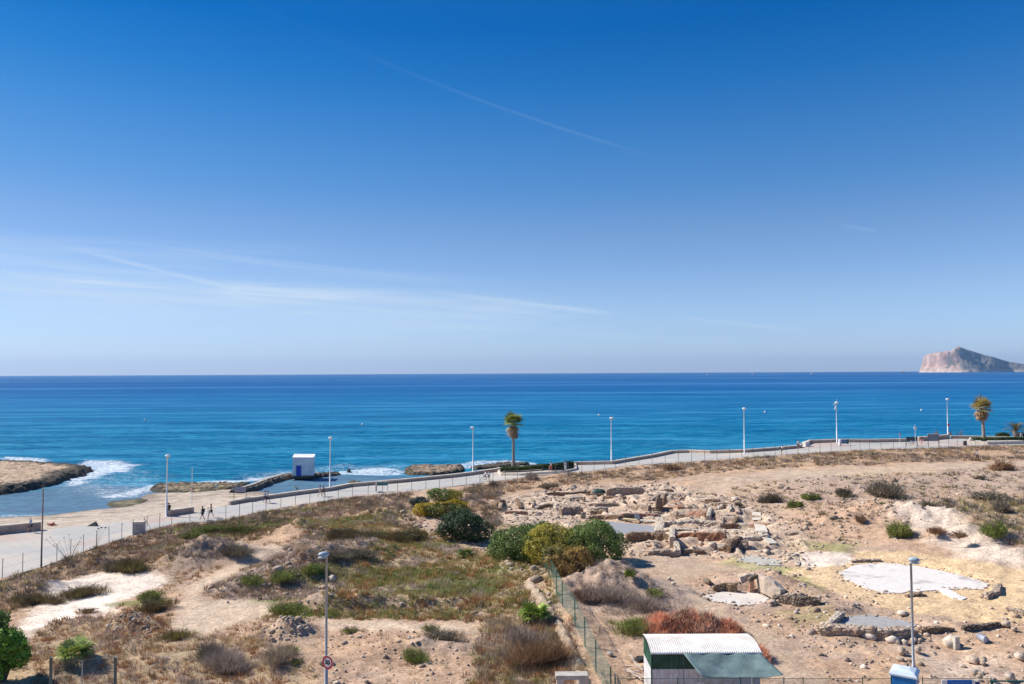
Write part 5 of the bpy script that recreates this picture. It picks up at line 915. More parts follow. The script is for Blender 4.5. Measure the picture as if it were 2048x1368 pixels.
# ------------------------------------------------------------------ palms
def frond_fan(Vl, Fl, o, base, dirv, L, w, n, r, droop):
    """palmate leaf: stalk plus pointed segments"""
    d = Vector(dirv).normalized(); up = Vector((0, 0, 1)); s = d.cross(up); s = s.normalized() if s.length > .05 else Vector((1, 0, 0)); nrm = s.cross(d); c = Vector(base) + d * L * .5
    b = len(Vl); Vl += [Vector(base) - s * .02, Vector(base) + s * .02, c + s * .03, c - s * .03]; Fl.append((b, b + 1, b + 2, b + 3))
    for i in range(n):
        a = (i / (n - 1) - .5) * 4.4; e = d * math.cos(a) + s * math.sin(a); q = e.cross(nrm).normalized() * w; tip = c + e * L * .55 * r.uniform(.85, 1.1) - Vector((0, 0, droop * L * .25)); m = c + e * L * .3
        b = len(Vl); Vl += [c, m + q, tip, m - q]; Fl.append((b, b + 1, b + 2, b + 3))
def fanpalm(name, p, H, rt, R_, label, seed, live=34, dead=30, cat='palm tree', lean=.0, lcols=((.20, .26, .06), (.30, .32, .09)), skirt=1.6):
    r = random.Random(seed); root = empty(name, p, 0, label, cat)
    if H > .8:
        mb = MB(); pts = [(lean * (k / 8) ** 1.5, 0, H * k / 8 - .2 * (k == 0)) for k in range(9)]; mb.tube(pts, [rt * (1.9 if k == 0 else 1.25 if k == 1 else 1 - .03 * k) for k in range(9)], 12); mb.build('trunk', mat('palm_trunk', (.30, .25, .21), .95, .25, 3., .6, 9.), root, True)
    top = Vector((lean, 0, H)); V, Fc = [], []
    for k in range(live):
        th = r.uniform(0, 6.28); el = math.asin(r.uniform(-.25, .98) if H > .8 else r.uniform(.05, .8)); d = (math.cos(th) * math.cos(el), math.sin(th) * math.cos(el), math.sin(el)); frond_fan(V, Fc, 0, top + Vector((0, 0, r.uniform(-.1, .25))), d, R_ * r.uniform(.8, 1.1), R_ * .045, 13, r, .5 if el < .4 else .15)
    V = np.array([v[:] for v in V]); n = len(V); C = np.array(lcols)[np.random.default_rng(seed).integers(0, len(lcols), n // 4)]; C = C * np.random.default_rng(seed).uniform(.7, 1.35, (n // 4, 1)); npmesh('crown', V, np.array(Fc), LEAF, root, np.repeat(C, 4, 0))
    if dead:
        V, Fc = [], []
        for k in range(dead):
            th = r.uniform(0, 6.28); t_ = r.random(); el = -r.uniform(.5, 1.35); d = (math.cos(th) * math.cos(el), math.sin(th) * math.cos(el), math.sin(el)); frond_fan(V, Fc, 0, top - Vector((0, 0, t_ * skirt)), d, R_ * (1.0 - .5 * t_) * r.uniform(.7, 1), R_ * .05, 9, r, .9)
        V = np.array([v[:] for v in V]); n = len(V); C = np.array([(.46, .31, .16), (.38, .25, .14), (.54, .40, .24)])[np.random.default_rng(seed + 1).integers(0, 3, n // 4)] * np.random.default_rng(seed).uniform(.7, 1.2, (n // 4, 1)); npmesh('dead_fronds', V, np.array(Fc), LEAF, root, np.repeat(C, 4, 0))
    return root
pz = lambda px, py: at(px, py, zp(px))
fanpalm('fan_palm', pz(1027, 939), 8.1, .26, 2.15, 'tall fan palm with brown skirt of dead fronds in the clipped hedge bed', 61, 40, 46, skirt=2.0)
fanpalm('fan_palm', pz(1968, 884), 6.6, .30, 2.4, 'golden tinged fan palm with thick grey trunk at the right of the promenade', 62, 34, 34, lcols=((.38, .31, .10), (.24, .21, .08), (.50, .38, .14)), lean=-.25)
fanpalm('dwarf_palm', gq(1070, 1243), .3, .15, 1.35, 'bright green stemless fan palm beside the green fence', 63, 34, 10, lcols=((.28, .40, .06), (.20, .30, .06), (.42, .46, .12)), skirt=.1)
fanpalm('dwarf_palm', gq(148, 1318), .2, .15, 1.15, 'bright green stemless fan palm at the lower left above the fence posts', 64, 30, 12, lcols=((.28, .38, .06), (.18, .27, .06), (.42, .44, .12)), skirt=.1)
fanpalm('dwarf_palm', gq(930, 1113), .1, .1, .9, 'small fan palm in the grass below the big dark green bush', 65, 20, 2, lcols=((.16, .24, .04), (.10, .16, .04)), skirt=.1)
def feather(p, label):
    root = empty('feather_palm', p, 0, label, 'palm tree'); MB().tube([(0, 0, -.2), (0, 0, .5), (0, 0, 1.3), (0, 0, 1.6)], [.45, .4, .5, .3], 12).build('trunk', mat('palm_trunk', (.3, .25, .21)), root, True); V, Fc = [], []; r = random.Random(5)
    for k in range(46):
        th = r.uniform(0, 6.28); e0 = r.uniform(.25, 1.35); P = Vector((0, 0, 1.5)); L = 2.5 * r.uniform(.8, 1.1); prev = P
        for i in range(9):
            el = e0 - 1.1 * (i / 8) ** 1.4; d = Vector((math.cos(th) * math.cos(el), math.sin(th) * math.cos(el), math.sin(el))); nx_ = prev + d * L / 9; s = d.cross(Vector((0, 0, 1))).normalized()
            for q in (-1, 1):
                tip = nx_ + (s * q * .8 + d * .6) * (.42 * math.sin((i + 1) / 10 * 3.1) + .05) - Vector((0, 0, .06)); b = len(V); V += [prev, prev.lerp(nx_, .8), tip, tip.lerp(prev, .3)]; Fc.append((b, b + 1, b + 2, b + 3))
            prev = nx_
    V = np.array([v[:] for v in V]); C = np.repeat(np.array([(.17, .14, .07), (.30, .23, .14), (.10, .11, .05)])[np.random.default_rng(1).integers(0, 3, len(V) // 4)], 4, 0); npmesh('crown', V, np.array(Fc), LEAF, root, C)
feather(pz(2031, 880) + Vector((0, 0, .3)), 'squat feather palm with spreading brownish fronds at the right edge')
# dead flower stalks over the fence at the left
def stalks(px, py, ends, label, hr=.13):
    p = gq(px, py); r = empty('dried_plant', p, 0, label, 'plant'); mb = MB(); y = p.y
    for a, b in ends:
        v = ray(a, b); k = (y + random.uniform(-.3, .3)) / v.y; e = Vector((v.x * k, v.y * k, CAMZ + v.z * k)) - p; mb.tube([(0, 0, -.1), e * .5 + Vector((0, 0, .15)), e], [.018, .013, .008], 5)
        MB().lathe([(.01, -hr * .5), (hr * .8, -hr * .3), (hr, 0), (hr * .8, hr * .3), (.01, hr * .45)], 7, e).build('seed_head', mat('seed_head', (.16, .13, .11), .9), r)
    mb.build('stems', mat('dry_stem', (.2, .15, .11)), r)
stalks(138, 1125, [(100, 1074), (93, 1079), (118, 1084), (138, 1069), (128, 1075), (155, 1088), (162, 1076), (148, 1092), (108, 1090), (160, 1083)], 'tall dried stalks with dark seed heads rising over the pale promenade at the left', .075)
stalks(192, 1098, [(197, 1057), (211, 1055), (203, 1055)], 'dried stalk with three dark round seed heads beside a fence post', .14)

# ------------------------------------------------------------------ hedges and planters
def hedge(L, h, w, z0, name, label, seed, cols):
    W_ = dense(L, .35); r = np.random.default_rng(seed); n = 420 * int(max(4, len(W_) * .35)); idx_ = r.integers(0, len(W_) - 1, n); P = np.array([W_[i].lerp(W_[i + 1], float(r.random()))[:] for i in idx_]); o = W_[len(W_) // 2]
    A, B = offs(W_, 0), offs(W_, 1); nr = np.array([(B[i] - A[i])[:] for i in idx_]); u = r.uniform(-1, 1, n); v = r.uniform(0, 1, n); edge = r.integers(0, 3, n); u = np.where(edge == 0, np.sign(u) * r.uniform(.85, 1.05, n), u); v = np.where(edge > 0, r.uniform(.8, 1.05, n), v); hh = h * (.75 + .45 * fbm(P[:, 0] * .6, P[:, 1] * .6, seed, 2))
    P = P + nr * (u * w / 2)[:, None]; P[:, 2] += z0 + v * hh; s = .09 * r.uniform(.6, 1.3, n)[:, None]; a = r.normal(size=(n, 3)); a /= np.linalg.norm(a, axis=1)[:, None]; b = np.cross(a, r.normal(size=(n, 3))); b /= np.linalg.norm(b, axis=1)[:, None]
    V = np.stack([P - a * s, P + b * s * .6, P + a * s, P - b * s * .6], 1).reshape(-1, 3) - np.array(o[:]); C = np.array(cols)[r.integers(0, len(cols), n)] * r.uniform(.7, 1.3, (n, 1))
    root = empty(name, o, 0, label, 'hedge'); npmesh('foliage', V, np.arange(len(V)).reshape(-1, 4), LEAF, root, np.repeat(C, 4, 0)); mb = MB(); sweep(mb, W_, -w / 2 + .15, w / 2 - .15, z0 - .1, z0 + h * .7); c = mb.build('branches', mat('hedge_inner_shade', (.03, .045, .02), .95), root); c.location = -o  # branches: one solid core, its near-black colour painting the shade inside the hedge
def planter(L, h, label):
    W_ = dense(L, .6); o = W_[len(W_) // 2].copy(); mb = MB(); sweep(mb, W_, -.15, .15, -.3, h); r = mb.build('planter_wall', CREAM, None); r.data.transform(Matrix.Translation(-o)); r.location = o; tag(r, label, 'planter wall')
PL = [pz(a, b) for a, b in [(1150, 931), (1152, 940), (1130, 945), (1100, 947), (1040, 951), (1003, 951), (997, 945), (1003, 941)]]
planter(PL[::-1], .35, 'low curved cream kerb wall holding the clipped hedge under the tall palm')
hedge([pz(a, b) for a, b in [(1003, 944), (1040, 943), (1080, 940), (1146, 934)]], .55, 1.6, .3, 'hedge', 'long clipped green hedge at the foot of the tall fan palm', 71, [(.10, .15, .03), (.16, .19, .04), (.05, .08, .02)])
hedge([pz(a, b) for a, b in [(1100, 943), (1132, 938), (1144, 936)]], .9, 1.1, .3, 'hedge', 'taller dark end of the hedge behind the couple in white', 72, [(.04, .07, .02), (.06, .09, .03)])
planter([pz(a, b) for a, b in [(1941, 880), (1938, 887), (1975, 889), (2060, 887), (2330, 893)]], .55, 'cream planter wall around the golden tinged palm at the right')
hedge([pz(a, b) for a, b in [(1946, 884), (1990, 884.5), (2060, 883), (2330, 889)]], .35, 1.5, .5, 'hedge', 'low clipped green hedge along the planter at the right edge', 73, [(.12, .18, .04), (.08, .12, .03)])
for k, (a, b, lab) in enumerate([(2005, 878, 'dark rounded shrub behind the low hedge left of the squat feather palm'), (2043, 878, 'dark shrub behind the low hedge right of the squat feather palm')]):
    p = pz(a, b); r_ = empty('green_shrub', p, 0, lab, 'shrub'); lm = [(0, 0, .7, 1.4, .8, .6, 0)]; limbs(r_, lm, .05, k); V, Fc, C = crown_mesh(lm, 3500, .1, [DG], 80 + k); npmesh('crown', V, Fc, LEAF, r_, C)
# ------------------------------------------------------------------ street lamps
WHITE = mat('white_paint', (.78, .78, .78), .45, .05, 2.); GALV = mat('galvanised_steel', (.40, .41, .42), .5, .15, 5., spec=.5, metal=.3); DARKM = mat('dark_metal', (.06, .065, .07), .5, .2); LENS = mat('lamp_glass', (.55, .60, .62), .2, .05, spec=.6)
def lamp(p, H, label, white=True, head='flat', rz=0., extra=None, rb=.11):
    r = empty('street_lamp', p, rz, label, 'street lamp', 'street lamps along the promenade' if white else 'street lamps on the near street'); m = WHITE if white else GALV
    MB().tube([(0, 0, -.3), (0, 0, H * .3), (0, 0, H * .3 + .02), (0, 0, H - .2)], [rb, rb, rb * .72, rb * .6], 12).build('pole', m, r, True)
    MB().lathe([(rb * 2.1, -.1), (rb * 2.1, .05), (rb * 1.2, .12)], 12).build('base', m, r)
    if head == 'flat':
        MB().lathe([(.09, -.28), (.22, -.2), (.33, -.08), (.35, .02), (.28, .1), (.13, .15), (.02, .16)], 18, (.08, 0, H)).build('lamp_head', WHITE, r, True)
        MB().lathe([(.08, -.06), (.28, 0)], 16, (.08, 0, H - .20)).build('lamp_glass', LENS, r, True)
    else:
        MB().lathe([(.02, -.09), (.13, -.08), (.2, -.02), (.21, .04), (.17, .10), (.08, .15), (.01, .16)], 18, (.14, 0, H - .05), 1.3, .9).build('lamp_head', mat('lamp_shell', (.42, .50, .55), .4, .1), r, True)
        MB().lathe([(.1, -.05), (.2, 0)], 16, (.18, 0, H - .17), 1.3, .9).build('lamp_glass', LENS, r, True)
    if extra == 'cams':
        MB().box((-.35, 0, H - .35), (.5, .14, .16)).box((-.12, 0, H - .9), (.22, .2, .5)).box((-.2, 0, H - 1.25), (.28, .2, .25)).tube([(.1, 0, H), (.1, 0, H + .75)], .02, 5).build('camera_box', WHITE, r)
    if extra == 'sign': MB().lathe([(.24, -.02), (.24, .02)], 16).build('round_sign', mat('red_sign', (.55, .05, .05), .5), r).location = (.1, -.14, 2.6); r.children[-1].rotation_euler = (math.radians(90), 0, 0)
    return r
LL = ['white promenade lamp nearest the beach, beside the short isolated wall', 'white promenade lamp just right of the white hut', 'white promenade lamp between the shore rocks and the tall fan palm', 'white promenade lamp standing over open sea right of the tall fan palm', 'white promenade lamp where the promenade narrows, left of the white walker', 'white promenade lamp with cameras and antenna near its head', 'white promenade lamp with a small red round sign, left of the golden palm']
TOPS = [912, 876, 855, 836, 817, 805, 798]
for k, (a, b) in enumerate(LAMPS):
    p = pz(a, b); dist = p.y; H = (b - TOPS[k]) / F * dist * 1.0 - .05
    lamp(p, H, LL[k], extra={5: 'cams', 6: 'sign'}.get(k), rz={0: 0, 2: 3.1}.get(k, 0), rb=.12)
def near_pt(px, d, z=3.): v = ray(px, 1300); k = d / v.y; return Vector((v.x * k, d, z))
p = near_pt(652.5, 40.2, 3.0); zt = CAMZ + ray(652, 1103).z / ray(652, 1103).y * 40.2; lamp(p, zt - 3.1, 'grey street lamp carrying the round speed limit sign', False, 'slim', 3.5, rb=.09)
p2 = near_pt(1826, 40.4, 3.0); zt = CAMZ + ray(1824, 1114).z / ray(1824, 1114).y * 40.4; lamp(p2, zt - 3.1, 'grey street lamp rising behind the portable toilet in front of the white oval floor', False, 'slim', -.3, rb=.09)
# thin brown pole at the far left and slim mast with a sign
p = gq(82, 1136); zt = CAMZ + ray(84, 978).z / ray(84, 978).y * p.y; mb = MB().tube([(0, 0, -.2), (.1, 0, zt - p.z)], [.09, .05], 8); r_ = empty('pole', p, 0, 'thin brownish pole standing at the inner edge of the promenade far left', 'pole'); mb.build('pole_shaft', mat('rusty_pole', (.26, .19, .16), .7, .25), r_, True); MB().box((.1, 0, zt - p.z), (.16, .16, .06)).build('cap', GALV, r_)
p = pz(383.5, 1022); zt = CAMZ + ray(383, 935).z / ray(383, 935).y * p.y - p.z; r_ = empty('sign_pole', p, 0, 'slim white mast with a small dark blue sign at the end of the short wall', 'sign'); MB().tube([(0, 0, -.1), (0, 0, zt)], .045, 8).build('mast', WHITE, r_, True)
MB().box((0, -.08, 2.35), (.42, .03, .62)).build('sign_board', mat('blue_sign', (.05, .08, .22), .5), r_); MB().lathe([(.22, -.015), (.22, .015)], 14).build('round_sign', mat('red_sign', (.55, .05, .05)), r_).location = (0, -.08, 2.9); r_.children[-1].rotation_euler = (math.radians(90), 0, 0)
# speed limit sign: 50 in a red ring
def text(body, size, m, parent, loc, rot=(math.radians(90), 0, 0), name='lettering', ext=.004, bold=.02):
    c = D.curves.new(name, 'FONT'); c.body = body; c.size = size; c.extrude = ext; c.offset = bold; c.align_x = 'CENTER'; c.align_y = 'CENTER'; c.materials.append(m); o = D.objects.new(name, c); link(o); bpy.context.view_layer.update(); me = D.meshes.new_from_object(o.evaluated_get(bpy.context.evaluated_depsgraph_get())); D.objects.remove(o); o = D.objects.new(name, me); o.location = loc; o.rotation_euler = rot; return link(o, parent)
sp = at(655, 1325, 0); v = ray(655, 1325); k = 39.9 / v.y; sp = Vector((v.x * k, 39.9, CAMZ + v.z * k)); r_ = empty('speed_limit_sign', sp, math.radians(-28), 'round white speed limit sign with red ring and the number 50', 'road sign')
def disc(n0, rad, y, m, name, rin=None):
    mb = MB()
    if rin is None: mb.add([(math.cos(2 * math.pi * i / 40) * rad, y, math.sin(2 * math.pi * i / 40) * rad) for i in range(40)] + [(math.cos(2 * math.pi * i / 40) * rad, y + .02, math.sin(2 * math.pi * i / 40) * rad) for i in range(40)], [tuple(range(40)), tuple(reversed(range(40, 80)))] + [(i, i + 40, (i + 1) % 40 + 40, (i + 1) % 40) for i in range(40)])
    else: mb.add([(math.cos(2 * math.pi * i / 40) * q, y, math.sin(2 * math.pi * i / 40) * q) for q in (rad, rin) for i in range(40)], [(i, (i + 1) % 40, 40 + (i + 1) % 40, 40 + i) for i in range(40)])
    return mb.build(name, m, r_)
disc(0, .33, 0, mat('sign_face', (.75, .75, .74), .4, .04), 'sign_face'); disc(0, .33, -.006, mat('sign_red', (.50, .03, .04), .4, .06), 'red_ring', .235); text('50', .30, mat('sign_black', (.02, .02, .02), .5), r_, (0, -.012, 0), bold=.012)
# ------------------------------------------------------------------ fences
FP = mat('fence_post_grey', (.17, .18, .18), .7, .2)
W_ = dense([at(a, b, zp(a)) for a, b in INN if -100 <= a <= 2330], .5); W_ = offs(W_, -.25); L = [0.]
for a, b in zip(W_[:-1], W_[1:]): L.append(L[-1] + (b - a).length)
def along(s): 
    i = min(len(L) - 2, max(0, int(np.searchsorted(L, s)) - 1)); return W_[i].lerp(W_[i + 1], (s - L[i]) / (L[i + 1] - L[i]))
o = W_[len(W_) // 2].copy(); fr = empty('wire_fence', o, 0, 'long wire fence with thin grey posts between the promenade and the waste ground', 'fence'); sp_ = L[-1] / 92; post = None
for i in range(93):
    q = along(min(L[-1] - .01, i * sp_))
    if post is None: post = MB().tube([(0, 0, -.4), (0, 0, 1.85)], .034, 6).build('post', FP, fr, True); c = post
    else: c = post.copy(); COL.objects.link(c); c.parent = fr
    c.location = q - o; c.rotation_euler = (random.uniform(-.03, .03), random.uniform(-.03, .03), 0)
mb = MB()
for z in (.25, .95, 1.72):
    mb.tube([along(min(L[-1] - .01, i * sp_)) - o + Vector((0, 0, z)) for i in range(93)], .006, 3)
mb.build('wires', FP, fr)
mb = MB(); sweep(mb, W_, -.12, .12, -.4, .07); k_ = mb.build('kerb', mat('kerb_concrete', (.36, .33, .30), .9, .2), fr); k_.location = -o
def meshmat(name, c, op):
    m = D.materials.new(name); m.use_nodes = True; t = NT(m.node_tree); b = t.n['Principled BSDF']; b.inputs['Base Color'].default_value = (*c, 1); b.inputs['Roughness'].default_value = .6; v = t.new('ShaderNodeTexCoord').outputs['UV']
    a = t.new('ShaderNodeSeparateXYZ'); t.l.new(v, a.inputs[0])
    def lines(s1, s2):
        q = t.m('FRACT', t.m('MULTIPLY', t.m('ADD', t.m('MULTIPLY', a.outputs[0], s1), t.m('MULTIPLY', a.outputs[1], s2)), 16.)); return t.m('LESS_THAN', q, op)
    al = t.m('MAXIMUM', lines(1, 1), lines(1, -1)); t.l.new(al, b.inputs['Alpha']); return m
def netfence(pts, h, m, pm, label, name='chain_link_fence', prad=.035, step=2.6, thick=None, op=None, stay=None):
    o = pts[0].copy(); r = empty(name, o, 0, label, 'fence'); T_ = dense(pts, step); V, Fc, UV = [], [], []; s = 0; post = None
    for i, q in enumerate(T_):
        if i: s += (q - T_[i - 1]).length
        V += [q - o, q - o + Vector((0, 0, h))]; UV += [(s, 0), (s, h)]
        if i: Fc.append((2 * i - 2, 2 * i, 2 * i + 1, 2 * i - 1))
        rr = prad; c = MB().tube([(0, 0, -.4), (0, 0, h + .08)], rr, 8).build('post', pm, r, True) if post is None else post.copy()
        if post is None: post = c
        else: COL.objects.link(c); c.parent = r
        c.location = q - o
    me = D.meshes.new('netting'); me.from_pydata([v[:] for v in V], [], Fc); uv = me.uv_layers.new(name='UV')
    for lp in me.loops: uv.data[lp.index].uv = UV[lp.vertex_index]
    me.materials.append(m); link(D.objects.new('netting', me), r)
    MB().tube([v - o + Vector((0, 0, h)) for v in T_], .012, 5).build('top_rail', pm, r); return r
GM = meshmat('green_netting', (.05, .19, .16), .15); GP = mat('green_post', (.03, .13, .11), .5, .15)
netfence([gq(*q) for q in [(1082, 1125), (1098, 1158), (1113, 1188), (1125, 1212), (1150, 1252), (1170, 1294), (1192, 1345), (1222, 1405)]], 1.75, GM, GP, 'green chain link fence running from the bushes down to the bottom edge')
NF = meshmat('street_netting', (.10, .13, .13), .10); SP = mat('slate_post', (.07, .12, .13), .5, .15)
def nearfence(xs, top_py, d, h, m, pm, label, prad, step):
    pts = []
    for a in xs: v = ray(a, top_py); k = d / v.y; pts.append(Vector((v.x * k, d, CAMZ + v.z * k - h)))
    return netfence(pts, h, m, pm, label, 'chain_link_fence', prad, step)
nearfence([102, 231], 1318, 41.5, 2.4, NF, SP, 'thick slate coloured fence posts with wire at the lower left corner', .075, 3.4)
p = near_pt(165, 41.5, 3.); MB_ = MB().tube([(0, 0, 0), (0, 0, CAMZ + ray(165, 1322).z / ray(165, 1322).y * 41.5 - 3)], .03, 6).build('post', GALV); MB_.name = 'fence_post'; MB_.location = p; tag(MB_, 'thin grey intermediate post between the two thick slate posts', 'post')
nearfence([1230, 1606, 1725, 1783], 1357, 39.2, 1.9, NF, GP, 'green street fence in front of the shed with thin posts', .022, 2.95)
nearfence([1845, 1982], 1357, 39.1, 1.9, NF, GP, 'green street fence behind the blue banner', .022, 3.4)
gp0 = [near_pt(1982, 39.0), near_pt(2110, 39.0)]; zt = CAMZ + ray(1982, 1361).z / ray(1982, 1361).y * 39.; r_ = empty('gate', gp0[0], 0, 'green metal gate frame at the lower right corner', 'gate'); dx = gp0[1].x - gp0[0].x
MB().tube([(0, 0, -.2), (0, 0, zt - 3 + .02)], .07, 8).build('post', GP, r_, True); MB().box((dx / 2, 0, zt - 3 - .03), (dx, .05, .06)).box((dx / 2, 0, .2), (dx, .05, .06)).box((dx, 0, (zt - 3) / 2), (.06, .05, zt - 3.)).build('gate_frame', GP, r_)
mb = MB()
for i in range(22): mb.tube([(dx * (i + .5) / 22, 0, .2), (dx * (i + .5) / 22, 0, zt - 3.05)], .008, 4)
mb.build('bars', GP, r_)
p = near_pt(1233, 39.5); r_ = empty('gate_post', p, 0, 'grey double fence post at the lower end of the green chain link fence', 'post'); H_ = CAMZ + ray(1230, 1346).z / ray(1230, 1346).y * 39.5 - 3; MB().tube([(-.08, 0, -.1), (-.08, 0, H_)], .045, 8).tube([(.06, 0, -.1), (.06, 0, H_ - .1)], .035, 8).build('post', GALV, r_, True); MB().tube([(.08, 0, H_ - .3), (.9, -.1, 0)], .025, 6).build('brace', GP, r_)
# low rendered wall beside the fence, and concrete pier at the bottom edge
wl = [gq(*q) for q in [(1058, 1165), (1075, 1188), (1092, 1215), (1118, 1255), (1138, 1292), (1152, 1330), (1165, 1375)]]; Wd = dense(wl, .4); o = Wd[len(Wd) // 2].copy(); mb = MB(); n = len(Wd); A, B = offs(Wd, -.3), offs(Wd, .3); V = []; prof = [(-.5, -.4), (-.1, .10), (.1, .26), (.5, .34), (.9, .24), (1.1, .12), (1.5, -.4)]
for i in range(n):
    for u, z in prof:
        q = A[i].lerp(B[i], u); V.append((q.x + random.uniform(-.16, .16) - o.x, q.y + random.uniform(-.16, .16) - o.y, q.z + z * (1 if z < 0 else random.uniform(.45, 1.15)) - o.z))
K = len(prof); Fc = [(i * K + j, (i + 1) * K + j, (i + 1) * K + j + 1, i * K + j + 1) for i in range(n - 1) for j in range(K - 1)] + [tuple(range(K)), tuple((n - 1) * K + j for j in reversed(range(K)))]
w_ = MB().add(V, Fc).build('boundary_wall', mat('crumbling_render', (.48, .37, .27), .95, .3, 1.6, .6, 8., two=(.30, .21, .14)), None, True); w_.location = o; tag(w_, 'old crumbling cream boundary wall running down along the left side of the green fence', 'wall')
v = ray(1142, 1347); k = 40.5 / v.y; zt = CAMZ + v.z * k; x0, x1 = [ray(a, 1347).x / ray(a, 1347).y * 40.5 for a in (1113, 1173)]
o = Vector(((x0 + x1) / 2, 40.5, 3)); mb = MB().box((x0 - o.x + .18, 0, (zt - 3) / 2 - .1), (.36, .5, zt - 3.2)).box((x1 - o.x - .18, 0, (zt - 3) / 2 - .1), (.36, .5, zt - 3.2)).box((0, 0, zt - 3.1), (x1 - x0 + .1, .6, .2)).box((0, .1, .4), (x1 - x0 - .75, .3, 1.2)); w_ = mb.build('meter_niche', mat('rough_concrete', (.50, .45, .39), .9, .15, 2.5, .3)); w_.location = o; tag(w_, 'pale concrete meter niche cut by the bottom edge, left of the green fence', 'niche')

# ------------------------------------------------------------------ site hut
def corr(axis_len, h, n, amp, m, name, parent, loc, rz=0., horizontal=False):
    V, Fc = [], []; K = n * 6
    for i in range(K + 1):
        u = i / K * axis_len; d = amp * (1 if (i % 6) in (1, 2) else 0 if (i % 6) in (4, 5) else .5); V += [(u, -d, 0), (u, -d, h)]
        if i: Fc.append((2 * i - 2, 2 * i, 2 * i + 1, 2 * i - 1))
    o = MB().add(V, Fc).build(name, m, parent); o.location = loc; o.rotation_euler = (0, 0, rz); return o
yf, yb = 41.6, 43.9; X0 = (1296 - 1024) / F * yf; X1 = X0 + 5.55; zf = CAMZ + ray(1300, 1304).z / ray(1300, 1304).y * yf; zb_ = CAMZ + ray(1300, 1271).z / ray(1300, 1271).y * yb; g0 = 3.0; dpt = yb - yf
r_ = empty('site_shed', (X0, yf, g0), 0, 'long site shed with white corrugated roof and green and white sheet walls', 'shed'); Hh = zf - g0; WS = mat('white_sheet', (.74, .75, .78), .5, .07, 2.2, two=(.55, .52, .50)); GS = mat('green_sheet', (.03, .09, .06), .5, .35, 1.5)
split = CAMZ + ray(1350, 1338).z / ray(1350, 1338).y * yf - g0
corr(X1 - X0, split, 22, .035, WS, 'wall_sheet', r_, (0, 0, 0)); corr(X1 - X0, Hh - split, 22, .035, GS, 'green_band', r_, (0, 0, split)); corr(dpt, split, 9, .035, WS, 'wall_sheet', r_, (0, dpt, 0), -math.pi / 2); corr(dpt, Hh - split, 9, .035, GS, 'green_band', r_, (0, dpt, split), -math.pi / 2)
corr(dpt, Hh, 9, .035, WS, 'wall_sheet', r_, (X1 - X0, 0, 0), math.pi / 2); corr(X1 - X0, Hh, 22, .035, WS, 'wall_sheet', r_, (X1 - X0, dpt, 0), math.pi)
V, Fc = [], []; NX, NY = 264, 14; LX = X1 - X0 + .14
for j in range(NY + 1):
    w = j / NY; yy = -.15 + (dpt + .3) * w; zz = Hh + .03 + (zb_ - g0 - Hh) * w + .18 * math.sin(math.pi * min(1, w * 1.0)) 
    for i in range(NX + 1):
        u = i / NX * LX - .06; V.append((u, yy, zz + .014 * math.sin(i / NX * LX / .115 * 2 * math.pi)))
for j in range(NY):
    for i in range(NX): a = j * (NX + 1) + i; Fc.append((a, a + 1, a + NX + 2, a + NX + 1))
MB().add(V, Fc).build('roof', mat('roof_sheet', (.80, .77, .72), .6, .1, .9, two=(.62, .56, .50)), r_, True)
MB().tube([(-.05, -.17, Hh - .02), (LX, -.17, Hh - .02)], .04, 8).build('gutter', WS, r_); MB().tube([(-.02, -.06, 0), (-.02, -.06, Hh)], .035, 6).build('corner_trim', GS, r_)
MB().box((X1 - X0 - 3.05, -.06, .95), (.4, .05, .28)).build('notice', WHITE, r_)
# shade net on poles in front
a0, a1 = (1357 - 1024) / F * yf, (1508 - 1024) / F * yf; yn = 39.4; zn = CAMZ + ray(1470, 1356).z / ray(1470, 1356).y * yn; b0, b1 = (1392 - 1024) / F * yn, (1556 - 1024) / F * yn
r_ = empty('shade_net', (a0, yf - .2, g0), 0, 'teal shade net stretched from the shed roof out towards the street', 'shade net'); V, Fc = [], []; n = 26
for j in range(n + 1):
    w = j / n
    for i in range(n + 1):
        u = i / n; x_ = (a0 + (a1 - a0) * u) * (1 - w) + (b0 + (b1 - b0) * u) * w; y_ = (yf - .2) * (1 - w) + yn * w + .25 * math.sin(math.pi * u) * w; z_ = (zf - .02) * (1 - w) + zn * w - .22 * math.sin(math.pi * u) * (1 - .3 * w) * math.sin(math.pi * w * .8 + .1) + .05 * math.sin(u * 19) * math.sin(w * 9 + 1) + .14 * (abs(u - .5) * 2) ** 6 * w
        V.append((x_ - a0, y_ - yf + .2, z_ - g0))
for j in range(n):
    for i in range(n): a = j * (n + 1) + i; Fc.append((a, a + 1, a + n + 2, a + n + 1))
nm = mat('net_cloth', (.14, .20, .20), .8, .25, 1.4, .5, 7.); o_ = MB().add(V, Fc).build('net_cloth', nm, r_, True); so_ = o_.modifiers.new('thick', 'SOLIDIFY'); so_.thickness = .012
for u in (0, 1, .62): MB().tube([((b0 + (b1 - b0) * u) - a0, yn - yf + .2, 0), ((b0 + (b1 - b0) * u) - a0, yn - yf + .2, zn - g0 + .02)], .03, 6).build('prop', GALV, r_)
MB().tube([V[0], (.02, -.02, .3)], .02, 5).build('hem_rope', nm, r_)
